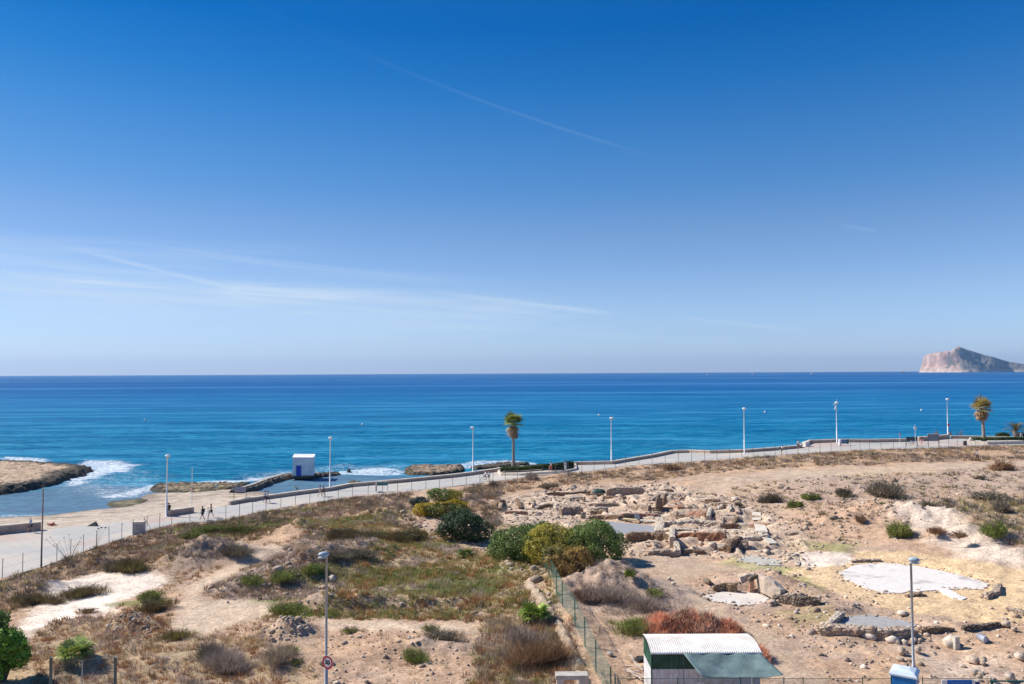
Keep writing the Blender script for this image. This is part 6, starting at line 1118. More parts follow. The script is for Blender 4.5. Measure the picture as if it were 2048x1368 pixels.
# things lying by the shed
p = gq(1282, 1322); r_ = empty('tyre', p, 0, 'black tyre lying against the left wall of the shed', 'tyre'); MB().lathe([(.18, 0), (.32, .0), (.36, .08), (.32, .2), (.2, .2)], 16).build('tyre_tread', mat('rubber', (.02, .02, .022), .8), r_, True)
mb = MB(); random.seed(3)
p = gq(1272, 1345)
for i in range(9): mb.box((random.uniform(-.5, .4), random.uniform(-.9, .9), .05 + .05 * i * .3), (random.uniform(.6, 1.5), .1, .04), random.uniform(0, 3.1))
w_ = mb.build('plank_pile', mat('weathered_wood', (.55, .45, .36), .85, .2, 3.)); w_.location = p; tag(w_, 'untidy pile of pale planks on the ground left of the shed', 'planks')
w_ = MB().box((0, 0, 0), (.13, 2.2, .05)).build('plank', mat('weathered_wood', (.55, .45, .36))); w_.location = gq(1268, 1325) + Vector((0, 0, .08)); w_.rotation_euler = (0, 0, .05); tag(w_, 'single long pale plank lying beside the tyre', 'plank')
# portable toilet
tp = near_pt(1808, 39.8, 3.); zt = CAMZ + ray(1800, 1336).z / ray(1800, 1336).y * 39.8 - 3; r_ = empty('portable_toilet', tp, math.radians(-33), 'blue portable toilet with pale domed roof at the bottom edge', 'portable toilet'); BL = mat('blue_plastic', (.02, .22, .52), .4, .1, 2.)
MB().box((0, 0, zt / 2 - .12), (1.12, 1.12, zt - .25)).build('cabin', BL, r_)
MB().add([(sx_ * a, sy_ * a, z) for z, a in ((zt - .25, .62), (zt - .17, .62), (zt - .05, .5), (zt + .03, .25)) for sx_, sy_ in ((-1, -1), (1, -1), (1, 1), (-1, 1))], [(3, 2, 1, 0), (12, 13, 14, 15)] + [(4 * k + i, 4 * k + (i + 1) % 4, 4 * k + 4 + (i + 1) % 4, 4 * k + 4 + i) for k in range(3) for i in range(4)]).build('roof', mat('roof_plastic', (.62, .70, .78), .4, .06), r_)
d_ = MB().box((0, -.575, zt / 2 - .2), (.86, .03, zt - .55)).build('door', mat('door_blue', (.015, .17, .45), .4, .1), r_); MB().box((.3, -.6, 1.05), (.05, .03, .2)).build('handle', DARKM, d_); MB().box((-.575, 0, zt - .9), (.03, .42, .3)).box((-.575, .1, zt - .62), (.02, .2, .12)).build('side_badge', WHITE, r_)
MB().tube([(.1, .35, zt - .1), (.1, .35, zt + .12)], .05, 8).build('vent_pipe', DARKM, r_)
# banner on the street fence
bp0, bp1 = near_pt(1893, 38.9), near_pt(1942, 38.9); zt = CAMZ + ray(1900, 1360).z / ray(1900, 1360).y * 38.9; r_ = empty('banner', bp0, 0, 'blue banner with white end panels hung on the street fence', 'banner'); w = bp1.x - bp0.x
MB().box((w / 2, 0, zt - 3 - .55), (w, .03, 1.1)).build('banner_cloth', mat('banner_blue', (.02, .16, .50), .6, .12), r_); MB().box((-.14, .0, zt - 3 - .55), (.26, .03, 1.1)).box((w + .08, 0, zt - 3 - .55), (.14, .03, 1.1)).build('end_panel', WHITE, r_); MB().box((w + .27, 0, zt - 3 - .62), (.2, .04, 1.05)).build('side_panel', mat('navy', (.02, .05, .2), .5), r_)
mb = MB(); [mb.box((w / 2, -.02, zt - 3 - .12 - .1 * i), (w * .7, .01, .02)) for i in range(3)]; mb.build('stripes', mat('pale_blue_print', (.25, .45, .75), .6), r_)
# white post, crate block, drum
def simple(name, px, py, mb, m, label, cat, rz=0., smooth=False, sink=0.):
    p = gq(px, py); p.z -= sink; w_ = mb.build(name, m, None, smooth); w_.location = p; w_.rotation_euler = (0, 0, rz); return tag(w_, label, cat)
simple('marble_block', 1912, 1297, MB().box((0, 0, .35), (.34, .3, .75), 0, .9, .02).lathe([(.08, .0), (.06, .02)], 10, (0, -.16, .3)), mat('cut_stone', (.55, .50, .42), .8, .15, 6., .3), 'squared upright pale stone block on bare soil in the lower right', 'stone block', .2)
r_ = empty('metal_drum', gq(1967, 1284) + Vector((0, 0, .12)), .4, 'grey metal drum lying on its side on bare soil at the right', 'drum'); MB().tube([(-.1, -.22, .1), (-.1, -.2, .1), (.12, .35, .1)], [.2, .22, .22], 16).build('drum_body', mat('grey_drum', (.40, .42, .47), .6, .1), r_, True); MB().tube([(-.1, -.235, .1), (-.1, -.222, .1)], .18, 16).build('lid', mat('drum_lid', (.5, .52, .56), .6), r_)
# stump of brick in the small floor
r_ = empty('brick_stump', gq(1503, 1184), .1, 'brick pillar stump with a slab tilted on top behind the small white floor', 'pillar'); MB().box((0, 0, .45), (.36, .36, 1.2), 0, .95, .03).build('pillar_shaft', WM['red'], r_); q_ = MB().box((0, 0, 0), (.9, .42, .22), 0, .9, .04).build('slab', WM['dark'], r_); q_.location = (.12, 0, 1.12); q_.rotation_euler = (0, -.45, 0)
# planks of the walkway, boards and tarpaulin in the ruins
CW_ = mat('pale_board', (.72, .64, .52), .8, .1, 2.)
for (a, b), (c, d), w, dz, lab in [((1513, 1027), (1513, 1043), .95, .12, 'top panel of the pale plank walkway down into the ruins'), ((1519, 1051), (1524, 1067), 1.1, .14, 'middle panel of the pale plank walkway, tilted brown white'), ((1524, 1070), (1546, 1091), .85, .16, 'lowest and longest plank of the pale walkway down into the ruins'), ((1072, 1020), (1088, 1011), .5, .3, 'pair of whitish planks leaning at the left of the ruins')]:
    A, B = gq(a, b), gq(c, d); o = A.copy(); dv = B - A; s = Vector((-dv.y, dv.x, 0)).normalized() * w / 2; mb = MB()
    for k in ((0,) if w > .6 else (-1, 1)):
        sh = s * (1 if k == 0 else .4); of = s * k * .55; mb.add([tuple(q + of + Vector((0, 0, dz + z))) for z in (0, .06) for q in (-sh, sh, dv + sh, dv - sh)], [(0, 1, 2, 3), (7, 6, 5, 4), (0, 4, 5, 1), (1, 5, 6, 2), (2, 6, 7, 3), (3, 7, 4, 0)])
    w_ = mb.build('walkway_plank', CW_); w_.location = o; tag(w_, lab, 'plank')
A, B = gq(1246, 1042), gq(1316, 1045); o = A.copy(); L_w = (B - A).length; r_ = empty('board', o + Vector((0, 0, .25)), math.atan2(B.y - A.y, B.x - A.x), 'long pale board along the far side of the grey rectangular floor', 'board'); MB().box((L_w * .2, 0, .0), (L_w * .4, .6, .12)).build('yellow_part', mat('yellow_board', (.68, .52, .28), .8, .1), r_); MB().box((L_w * .74, .05, .0), (L_w * .5, .5, .12)).build('white_part', CW_, r_)
w_ = MB().box((0, 0, 0), (.62, 1.5, .04), 0, 1., .02).box((.28, -.1, -.2), (.04, 1.3, .5)).build('dark_sheet', mat('grey_sheet', (.10, .11, .12), .6, .2)); w_.location = gq(1274, 1043) + Vector((0, .1, .55)); w_.rotation_euler = (.25, 0, -.1); tag(w_, 'dark grey sheet lying across the pale board of the grey floor', 'sheet')
def tarp(px, py, sx_, sy_, h, label, c=(.03, .07, .06)):
    V0, F0 = ico(3); V = V0 * np.array([sx_, sy_, h]); V[:, 2] = np.maximum(V[:, 2], -.1); V *= (1 + .5 * (fbm(V0[:, 0] * 2.1 + px, V0[:, 1] * 2.1 + V0[:, 2], 5, 3) - .5))[:, None]; p = gq(px, py)
    return tag(npmesh('tarpaulin', V, F0, mat('dark_tarp', c, .6, .3, 2.), smooth=True, loc=p), label, 'tarpaulin')
tarp(1197, 989, 1.1, .7, .75, 'heap of dark green tarpaulin on the far edge of the ruins'); 
# black openings are really deep holes between stones: build leaning slabs that shade them
for k, (a, b, s, rz, lab) in enumerate([(1317, 1017, (1.2, .35, 1.5), .6, 'tall dark slab added to throw the biggest black shadow in the ruins'), (1328, 1012, (.5, .4, 1.7), .2, 'narrow dark slab added for shade beside the tall dark slab'), (1205, 1004, (.3, .9, .9), .1, 'slab end on below the green tarpaulin'), (1004, 1012, (1.0, .25, .9), .3, 'dark slab added to shade the opening at the far left of the ruins'), (1350, 1033, (.3, .9, .75), .5, 'pale slab throwing shadow left of the pinkish wall'), (1440, 1046, (.3, 1.4, .9), .5, 'slab with the long slanting black shadow'), (1379, 1018, (.7, .3, .5), -.3, 'small slab above the pinkish wall'), (1440, 1019, (.7, .3, .45), .4, 'small slab near the upper right stub'), (1294, 993, (.35, .5, .9), 0, 'brown slab ending the tall brown masonry face'), (1166, 1036, (.7, .4, .8), 0, 'pale slab above the top of the big bushes'), (1168, 1003, (.4, .4, .7), 0, 'pale block at the right end of the short pale wall')]):
    V0, F0 = ico(2); rr_ = np.random.default_rng(k + 40); V = np.sign(V0) * np.abs(V0) ** .45 * (1 + rr_.uniform(-.16, .16, (len(V0), 1))) * np.array(s) * .46; V[:, :2] *= (1.15 - .3 * (V[:, 2:] / s[2] + .5)); V[:, 2] += s[2] * .42
    w_ = npmesh('stone_slab', V, F0, WM['sand' if k not in (0, 1, 3) else 'brown'], loc=gq(a, b)); w_.rotation_euler = (0, .12, rz); tag(w_, lab, 'stone slab')
# ------------------------------------------------------------------ hut on its jetty
JT = dense([at(a, b, .0) for a, b in [(470, 990), (505, 980), (540, 966), (570, 957), (592, 954), (640, 953)]], .6); o = JT[len(JT) // 2].copy(); r_ = empty('jetty', o, 0, 'dark stone jetty with pale top curving from the beach out to the white hut', 'jetty'); n = len(JT); V = []; prof = [(-2.1, -1), (-1.8, .35), (-1.3, .75), (1.0, .8), (1.6, .4), (2.2, -1)]
for i in range(n):
    q0 = JT[i]; A = offs(JT, 1)[i] - q0; s = 1.0 + .6 * ss(n * .6, n * .95, i)
    for u, z in prof: V.append(tuple(q0 - o + A * (u * s * .62 + random.uniform(-.2, .2)) + Vector((0, 0, z + (random.uniform(-.14, .14) if z > 0 else 0)))))
K = len(prof); MB().add(V, [(i * K + j, (i + 1) * K + j, (i + 1) * K + j + 1, i * K + j + 1) for i in range(n - 1) for j in range(K - 1)] + [tuple(range(K)), tuple((n - 1) * K + j for j in reversed(range(K)))]).build('rock_body', mat('wet_rock', (.10, .08, .06), .9, .4, 1.2, .8, 6.), r_)
mb = MB(); JJ = [q - o for q in JT[:int(n * .72)]]; sweep(mb, JJ, -.1, .55, .6, .95); mb.build('path_slab', mat('jetty_concrete', (.45, .38, .30), .9, .2, 1.5), r_)
hp = at(606, 952, .75); hd = hp.y; s = hd / F; Wd_, Hd_ = 40 * s, 39 * s; r_ = empty('hut', hp + Vector((0, 0, 0)), math.radians(9), 'small white hut with a blue door on the end of the stone jetty', 'hut'); HW = mat('hut_white', (.80, .79, .80), .7, .10, .9, .3, two=(.70, .68, .67)); Dp = 3.2
MB().box((0, Dp / 2, -.2), (Wd_ + .4, Dp + .4, .5)).build('plinth', mat('wet_rock', (.1, .08, .06)), r_)
MB().add([(-Wd_ / 2, 0, 0), (Wd_ / 2, 0, 0), (Wd_ / 2, Dp, 0), (-Wd_ / 2, Dp, 0), (-Wd_ / 2, 0, Hd_ * .93), (Wd_ / 2, 0, Hd_ * .90), (Wd_ / 2, Dp, Hd_ * .98), (-Wd_ / 2, Dp, Hd_ * 1.01)], [(3, 2, 1, 0), (4, 5, 6, 7), (0, 1, 5, 4), (1, 2, 6, 5), (2, 3, 7, 6), (3, 0, 4, 7)]).build('wall', HW, r_)
MB().add([(-Wd_ / 2 - .1, -.1, Hd_ * .935), (Wd_ / 2 + .1, -.1, Hd_ * .905), (Wd_ / 2 + .1, Dp + .1, Hd_ * .985), (-Wd_ / 2 - .1, Dp + .1, Hd_ * 1.015)] + [(-Wd_ / 2 - .1, -.1, Hd_ * .965), (Wd_ / 2 + .1, -.1, Hd_ * .935), (Wd_ / 2 + .1, Dp + .1, Hd_ * 1.015), (-Wd_ / 2 - .1, Dp + .1, Hd_ * 1.045)], [(3, 2, 1, 0), (4, 5, 6, 7), (0, 1, 5, 4), (1, 2, 6, 5), (2, 3, 7, 6), (3, 0, 4, 7)]).build('roof', HW, r_)
d_ = MB().box((-Wd_ / 2 + Wd_ * .29, -.03, .98), (.85, .08, 1.95)).build('door', mat('blue_door', (.02, .07, .45), .5, .1), r_); MB().box((-Wd_ / 2 + Wd_ * .29 + .3, -.09, 1.0), (.06, .05, .12)).build('handle', DARKM, d_); MB().box((-Wd_ / 2 + Wd_ * .29, -.03, 2.0), (1.05, .1, .1)).box((-Wd_ / 2 + Wd_ * .29 - .48, -.03, .98), (.09, .1, 1.95)).box((-Wd_ / 2 + Wd_ * .29 + .48, -.03, .98), (.09, .1, 1.95)).build('frame', mat('frame_grey', (.45, .45, .5), .7), d_); MB().box((Wd_ / 2 + .02, 1.0, 1.9), (.05, .3, .9)).build('meter_box', mat('stain_grey', (.3, .3, .32), .8), r_)
# buoys and boats
for k, (a, b, lab) in enumerate([(290, 841, 'small pale buoy, leftmost on the water'), (725, 850, 'white buoy on the water above the second promenade lamp'), (1198, 831, 'small white buoy left of the fourth promenade lamp'), (1530, 825, 'white buoy on the water right of the fifth promenade lamp'), (1843, 821, 'white buoy on the water left of the lamp with the red sign')]):
    p = at(a, b, .1); s = .55 + p.y / 900; r_ = empty('buoy', p, 0, lab, 'buoy', 'buoys off the promenade'); MB().lathe([(.05 * s, -.3 * s), (.38 * s, -.2 * s), (.48 * s, .15 * s), (.4 * s, .5 * s), (.2 * s, .75 * s), (.04 * s, .82 * s)], 14).build('float', mat('buoy_white', (.8, .8, .78), .5, .05), r_, True); MB().lathe([(.5 * s, 0), (.5 * s, .12 * s)], 14, (0, 0, -.1 * s)).build('collar', mat('buoy_collar', (.6, .35, .15), .6), r_)
for a, b, L_b, lab in [(1415, 750.5, 9, 'tiny white boat on the horizon, leftmost'), (1506, 749.5, 11, 'tiny white boat on the horizon between two others'), (1624, 749, 13, 'tiny white boat on the horizon nearest the island')]:
    p = at(a, b, 0.); r_ = empty('boat', p, .2, lab, 'boat'); s = L_b / 8 * (2.0 if p.y > 2500 else 1); MB().add([(-4 * s, 0, 1.1 * s), (-3.6 * s, -1.2 * s, 1.1 * s), (2 * s, -1.2 * s, 1.1 * s), (4.3 * s, 0, 1.4 * s), (2 * s, 1.2 * s, 1.1 * s), (-3.6 * s, 1.2 * s, 1.1 * s), (-3.4 * s, 0, -.2), (3 * s, 0, -.2)], [(0, 1, 2, 3, 4, 5), (1, 0, 6), (0, 5, 6), (1, 6, 7, 2), (2, 7, 3), (3, 7, 4), (4, 7, 6, 5)]).build('hull', WHITE, r_); MB().box((-.6 * s, 0, 1.8 * s), (2.8 * s, 1.7 * s, 1.5 * s), 0, .8).build('cabin', WHITE, r_)
# signs and street furniture on the promenade
def panel(px, py, w, h, zb, cb, cp, label, rz=0., posts=2, name='information_board', th=.06, top=None):
    p = pz(px, py); r_ = empty(name, p, rz, label, 'sign'); MB().box((0, 0, zb + h / 2), (w, th, h)).build('board', cb, r_)
    for s in ((-1, 1) if posts == 2 else (0,)): MB().box((s * (w / 2 + .04), 0, (zb + h + .1) / 2), (.07, .07, zb + h + .1)).build('post', cp, r_)
    if top: MB().box((0, 0, zb + h + .06), (w + .2, .2, .08)).build('top_rail', top, r_)
    return r_
panel(480, 1003, 1.6, .75, 1.35, mat('grey_board', (.28, .28, .33), .5, .1), mat('rusty_frame', (.12, .07, .06), .8), 'grey panel between two dark brown posts where the long parapet begins', .25)
r_ = panel(764, 984, 1.6, .5, .95, mat('teal_board', (.06, .20, .22), .4, .2, 5.), mat('board_frame', (.5, .5, .48), .6), 'teal information board with pale frame on the promenade in the centre', .1); MB().box((-.85, .05, .75), (.22, .6, 1.1)).box((0, -.02, 1.5), (1.75, .16, .06)).build('frame', CREAM, r_)
r_ = panel(1688, 891, 1.3, .75, .35, mat('blue_panel', (.08, .18, .28), .4, .2), WHITE, 'blue low information board at the foot of the lamp with cameras', .0); MB().box((-.72, .1, .6), (.4, .5, 1.1)).build('side_panel', WHITE, r_); MB().box((.75, 0, .75), (.2, .3, .9)).build('end_block', mat('dark_teal', (.04, .09, .11), .5), r_)
panel(1824, 893, 1.9, .7, 1.05, DARKM, DARKM, 'black low panel between dark posts left of the round mirror pole', 0)
r_ = panel(1867, 892.5, 1.85, 1.25, .95, mat('slate_board', (.22, .24, .27), .5, .15), DARKM, 'large grey notice board with cream top on two dark posts', 0, top=CREAM)
w_ = MB().box((0, 0, .4), (.55, .45, .8)).lathe([(.28, .8), (.2, .88)], 4).build('litter_bin', mat('bin_brown', (.10, .07, .06), .7)); w_.location = pz(1930, 891); tag(w_, 'small brown litter bin left of the golden tinged palm', 'litter bin')
r_ = empty('round_mirror_pole', pz(1831, 893), 0, 'white pole with a round white head between the two boards', 'pole'); MB().tube([(0, 0, 0), (0, 0, 3.2)], .06, 8).build('pole_shaft', WHITE, r_, True); q_ = MB().lathe([(.34, -.04), (.34, .04), (.1, .08)], 16).build('round_head', WHITE, r_); q_.location = (0, -.08, 3.35); q_.rotation_euler = (math.radians(80), 0, .3); MB().tube([(0, 0, 3.3), (0, 0, 4.0)], .03, 6).build('finial', WHITE, r_)
r_ = empty('sign_pole', pz(1800, 894), 0, 'slim white sign pole with small tilted sign left of the black panel', 'sign'); MB().tube([(0, 0, 0), (0, 0, 2.1)], .04, 8).build('pole_shaft', WHITE, r_, True); q_ = MB().lathe([(.26, -.02), (.26, .02)], 14).build('round_sign', mat('pink_sign', (.55, .4, .42), .5), r_); q_.location = (0, -.06, 2.3); q_.rotation_euler = (math.radians(85), 0, .5)
r_ = empty('bare_sculpture', pz(1903, 874), 0, 'thin bare bush silhouetted against the sea right of the lamp with the red sign', 'plant'); r_.name = 'bare_bush'; r_.location = pz(1921, 876); mb = MB(); random.seed(9)
for i in range(26): th = random.uniform(0, 6.28); e = Vector((math.cos(th) * random.uniform(.4, 1.6), math.sin(th) * .6, random.uniform(.8, 2.2))); mb.tube([(0, 0, 0), e * .5 + Vector((0, 0, .2)), e], [.03, .02, .008], 4)
mb.build('stems', mat('pale_stem', (.34, .27, .22), .9), r_)
# cabinet, debris
r_ = empty('electric_cabinet', gq(274, 1070) + Vector((0, .5, 0)), .12, 'cream concrete cabinet at the inner edge of the promenade on the left', 'cabinet'); MB().box((0, 0, .6), (1.25, .7, 1.6)).build('cabinet_body', mat('cabinet_render', (.55, .52, .47), .85, .12, 2.), r_); MB().box((.1, -.37, .65), (.85, .03, 1.1)).build('door', mat('cabinet_door', (.36, .36, .33), .7), r_); MB().box((0, 0, 1.44), (1.4, .85, .1)).build('lid', CREAM, r_); MB().tube([(.55, 0, 1.4), (.55, 0, 2.0)], .03, 6).build('post', FP, r_); MB().tube([(.6, -.1, 1.8), (1.7, -.3, .2)], .025, 6).build('stay', FP, r_)
p = pz(188, 1052); w_ = MB().add([(-.8, -.2, 0), (.35, -.3, 0), (.4, .3, 0), (-.6, .4, 0), (.25, 0, .6), (.0, .1, .45)], [(3, 2, 1, 0), (0, 1, 4, 5), (1, 2, 4), (2, 3, 5, 4), (3, 0, 5)]).build('rowing_boat_cover', mat('dark_canvas', (.10, .11, .10), .8, .3)); w_.name = 'covered_heap'; w_.location = p; tag(w_, 'dark triangular heap under a cloth on the edge of the beach', 'heap')
# ------------------------------------------------------------------ people
def skin(o, sub=1):
    m = o.modifiers.new('Skin', 'SKIN'); m.use_smooth_shade = True; s = o.modifiers.new('Sub', 'SUBSURF'); s.levels = s.render_levels = sub
def skel(name, J, E, Rr, m, parent, root=0):
    keys = list(J); me = D.meshes.new(name); me.from_pydata([tuple(J[k]) for k in keys], [(keys.index(a), keys.index(b)) for a, b in E], []); me.materials.append(m); o = D.objects.new(name, me); link(o, parent); skin(o)
    sv = me.skin_vertices[0].data
    for i, k in enumerate(keys): q = Rr[k]; sv[i].radius = (q, q) if not isinstance(q, tuple) else q; sv[i].use_root = (i == root)
    return o
SKIN = mat('skin', (.50, .30, .21), .6, .06); SKIND = mat('skin_tanned', (.36, .20, .13), .6, .06)
def cm(c, n): return mat('cloth_' + n, c, .85, .12, 6.)
CL = dict(white=cm((.72, .72, .74), 'white'), blue=cm((.20, .32, .55), 'blue'), lblue=cm((.45, .55, .70), 'light_blue'), dark=cm((.03, .03, .035), 'dark'), navy=cm((.03, .04, .10), 'navy'), red=cm((.50, .07, .07), 'red'), pink=cm((.62, .36, .36), 'pink'), beige=cm((.50, .42, .33), 'beige'), grey=cm((.25, .26, .28), 'grey'), brown=cm((.2, .1, .07), 'brown'))
def person(px, py, label, pose='walk', rz=0., top='white', bottom='dark', shorts=True, hair=(.08, .05, .03), sk=None, H=1.72, at_=None, hat=None, bag=None, group=None, phase=1, dz=0.):
    p = at_ if at_ is not None else pz(px, py); sk = sk or SKIN; r = empty('person', p + Vector((0, 0, dz)), rz, label, 'person', group); s = H / 1.74
    J = dict(pel=(0, 0, .95), spi=(0, .01, 1.15), che=(0, .01, 1.34), nec=(0, 0, 1.49), heb=(0, .02, 1.56), hea=(0, .025, 1.65), het=(0, .01, 1.725), nose=(0, .12, 1.63))
    for q, sd_ in (('l', -1), ('r', 1)):
        ph = phase * sd_ * (1 if pose in ('walk',) else .15)
        J.update({q + 'sh': (sd_ * .17, 0, 1.42), q + 'el': (sd_ * .25, -.10 * ph - .02, 1.14), q + 'wr': (sd_ * .25, -.16 * ph + .10, .91), q + 'pa': (sd_ * .25, -.17 * ph + .13, .84),
                  q + 'hi': (sd_ * .10, 0, .90), q + 'kn': (sd_ * .10, .16 * ph + .04, .50), q + 'an': (sd_ * .10, (.30 if ph > 0 else .34) * ph * 1., .09 if ph > 0 else .14), q + 'to': (sd_ * .10, (.30 if ph > 0 else .34) * ph + .17, .03 if ph > 0 else .05)})
        if abs(ph) < .5: J[q + 'an'] = (sd_ * .11, 0.0, .08); J[q + 'to'] = (sd_ * .12, .17, .03); J[q + 'kn'] = (sd_ * .105, .02, .49)
    if pose == 'cycle':
        for k in ('spi', 'che', 'nec', 'heb', 'hea', 'het', 'nose'): x_, y_, z_ = J[k]; J[k] = (x_, y_ + (z_ - .95) * .45, z_ - (z_ - .95) * .08)
        for q, sd_ in (('l', -1), ('r', 1)):
            J[q + 'sh'] = (sd_ * .17, .20, 1.36); J[q + 'el'] = (sd_ * .22, .36, 1.16); J[q + 'wr'] = (sd_ * .22, .55, 1.02); J[q + 'pa'] = (sd_ * .22, .62, 1.0); J[q + 'kn'] = (sd_ * .11, .33, .80 if sd_ > 0 else .62); J[q + 'an'] = (sd_ * .11, .18, .45 if sd_ > 0 else .25); J[q + 'to'] = (sd_ * .11, .34, .42 if sd_ > 0 else .2)
    if pose == 'sit':
        for k in list(J): x_, y_, z_ = J[k]; J[k] = (x_, y_, z_ - .45)
        for q, sd_ in (('l', -1), ('r', 1)): J[q + 'kn'] = (sd_ * .13, .42, .50); J[q + 'an'] = (sd_ * .13, .45, .08); J[q + 'to'] = (sd_ * .13, .60, .03); J[q + 'wr'] = (sd_ * .2, .25, .60); J[q + 'pa'] = (sd_ * .18, .32, .58)
    if pose == 'lean':
        for k in ('spi', 'che', 'nec', 'heb', 'hea', 'het', 'nose', 'lsh', 'rsh'): x_, y_, z_ = J[k]; J[k] = (x_, y_ + (z_ - .95) * .30, z_ - (z_ - .95) * .06)
        for q, sd_ in (('l', -1), ('r', 1)): J[q + 'el'] = (sd_ * .24, .28, 1.2); J[q + 'wr'] = (sd_ * .2, .46, 1.3); J[q + 'pa'] = (sd_ * .2, .52, 1.33)
    if pose == 'lie':
        K2 = {}
        for k, (x_, y_, z_) in J.items(): K2[k] = (x_, z_ - .9, y_ + .16)
        J = K2; J.update(lkn=(-.1, -.35, .45), lan=(-.1, -.65, .12), lto=(-.1, -.8, .08), rkn=(.1, -.38, .2), ran=(.1, -.8, .1), rto=(.1, -.85, .2), lel=(-.35, .25, .1), rel=(.35, .3, .1), lwr=(-.3, .5, .1), rwr=(.35, .05, .08), lpa=(-.25, .58, .1), rpa=(.36, -.03, .08))
    E = [('pel', 'spi'), ('spi', 'che'), ('che', 'nec'), ('nec', 'heb'), ('heb', 'hea'), ('hea', 'het'), ('hea', 'nose')]; Rr = dict(pel=(.15, .11), spi=(.125, .095), che=(.155, .105), nec=.052, heb=.068, hea=.092, het=.06, nose=.016)
    for q in 'lr':
        E += [('che', q + 'sh'), (q + 'sh', q + 'el'), (q + 'el', q + 'wr'), (q + 'wr', q + 'pa'), ('pel', q + 'hi'), (q + 'hi', q + 'kn'), (q + 'kn', q + 'an'), (q + 'an', q + 'to')]; Rr.update({q + 'sh': .055, q + 'el': .04, q + 'wr': .027, q + 'pa': .034, q + 'hi': .085, q + 'kn': .055, q + 'an': .038, q + 'to': .032})
        pv = Vector(J[q + 'pa']); d = (pv - Vector(J[q + 'wr'])).normalized(); sdv = d.cross(Vector((1, 0, 0))); sdv = sdv.normalized() if sdv.length > .1 else Vector((0, 1, 0)); tip = pv + d * .03
        for i, (o_, l_) in enumerate(((-.028, .065), (-.010, .078), (.010, .074), (.028, .058))): k = q + 'f%d' % i; J[k] = tuple(tip + sdv * o_ + d * l_ * .8 + Vector((0, .01, -.005))); E.append((q + 'pa', k)); Rr[k] = .009
        J[q + 'th'] = tuple(pv - d * .02 + sdv * .05 + d * .03); E.append((q + 'pa', q + 'th')); Rr[q + 'th'] = .011
    J = {k: tuple(c * s for c in v) for k, v in J.items()}; body = skel('body', J, E, Rr, sk, r)
    def sub(keys, edges, rad, m, name):
        return skel(name, {k: J[k] if isinstance(k, str) and k in J else k for k in keys}, edges, rad, m, r)
    mid = lambda a, b, t_: tuple(Vector(J[a]).lerp(Vector(J[b]), t_))
    JJ = dict(pel=J['pel'], spi=J['spi'], che=J['che'], nb=mid('che', 'nec', .6)); EE = [('pel', 'spi'), ('spi', 'che'), ('che', 'nb')]; RR = dict(pel=(.16, .125), spi=(.145, .115), che=(.17, .125), nb=.07)
    for q in 'lr': JJ[q + 'sh'] = J[q + 'sh']; JJ[q + 'sl'] = mid(q + 'sh', q + 'el', .75); EE += [('che', q + 'sh'), (q + 'sh', q + 'sl')]; RR[q + 'sh'] = .075; RR[q + 'sl'] = .062
    skel('shirt', JJ, EE, RR, CL[top], r)
    JJ = dict(pel=J['pel']); EE = []; RR = dict(pel=(.17, .13))
    for q in 'lr':
        JJ[q + 'hi'] = J[q + 'hi']; JJ[q + 'lo'] = mid(q + 'hi', q + 'kn', .85) if shorts else J[q + 'kn']; EE += [('pel', q + 'hi'), (q + 'hi', q + 'lo')]; RR[q + 'hi'] = .10; RR[q + 'lo'] = .085 if shorts else .07
        if not shorts: JJ[q + 'cu'] = mid(q + 'kn', q + 'an', .9); EE.append((q + 'lo', q + 'cu')); RR[q + 'cu'] = .055
    skel('shorts' if shorts else 'trousers', JJ, EE, RR, CL[bottom], r)
    h = Vector(J['hea']); V0, F0 = ico(2); up = (Vector(J['het']) - h).normalized(); V = V0 * .108; cen = h + up * .035 + (Vector((0, -.02, 0)) if pose != 'lie' else Vector((0, .02, 0)))
    npmesh('hair' if not hat else 'hat', V + np.array(cen[:]), F0, mat('hair_%d' % int(hair[0] * 1000), hair, .8) if not hat else CL[hat], r, smooth=True)
    if bag: b_ = MB().box((0, 0, 0), (.28, .16, .38)).build('backpack', CL[bag], r); b_.location = (0, -.17 * s, 1.25 * s)
    return r
PIh = math.pi / 2
person(61, 1065, 'person in light blue shirt and cap walking beside the left sea wall', rz=PIh, top='lblue', bottom='navy', hat='white', phase=-1)
q = at(105, 1052, 1.); q.z = GH(q.x, q.y) + .02; person(0, 0, 'person lying sunbathing on the beach near the left end', 'lie', rz=1.2, top='red', bottom='red', at_=q, sk=SKIND)
person(337, 1032, 'person in dark red top leaning beside the lamp post nearest the beach', 'stand', rz=PIh, top='brown', bottom='dark', bag='dark')
person(405, 1040, 'person in dark clothes with backpack striding left past the isolated wall', rz=PIh, top='dark', bottom='dark', bag='dark', sk=SKIND)
person(422, 1035, 'person in beige top and dark shorts walking behind the dark dressed one', rz=PIh, top='beige', bottom='dark', phase=-1)
person(530, 1006, 'left one of a pair in light blue walking below the long parapet', rz=-PIh, top='lblue', bottom='navy'); person(535.5, 1007, 'right one of a pair in light blue, half hidden behind the other', rz=-PIh, top='lblue', bottom='navy', phase=-1)
person(640, 994, 'person in white top walking beside one in blue near the second lamp', rz=-PIh, top='pink', bottom='beige', phase=-1); person(647, 993, 'person in blue top and dark skirt beside one in white near the second lamp', rz=-PIh, top='blue', bottom='dark', hair=(.3, .2, .1))
person(978, 963, 'person in pale clothes walking beside the bicycle rider', 'stand', rz=-PIh, top='lblue', bottom='grey')
person(1102, 944, 'person in white top and red trousers walking below the hedge', rz=PIh, top='white', bottom='red', shorts=False); person(1131, 942, 'person in pale blue clothes standing with a small dog by the hedge', 'stand', rz=.4, top='lblue', bottom='white', shorts=False)
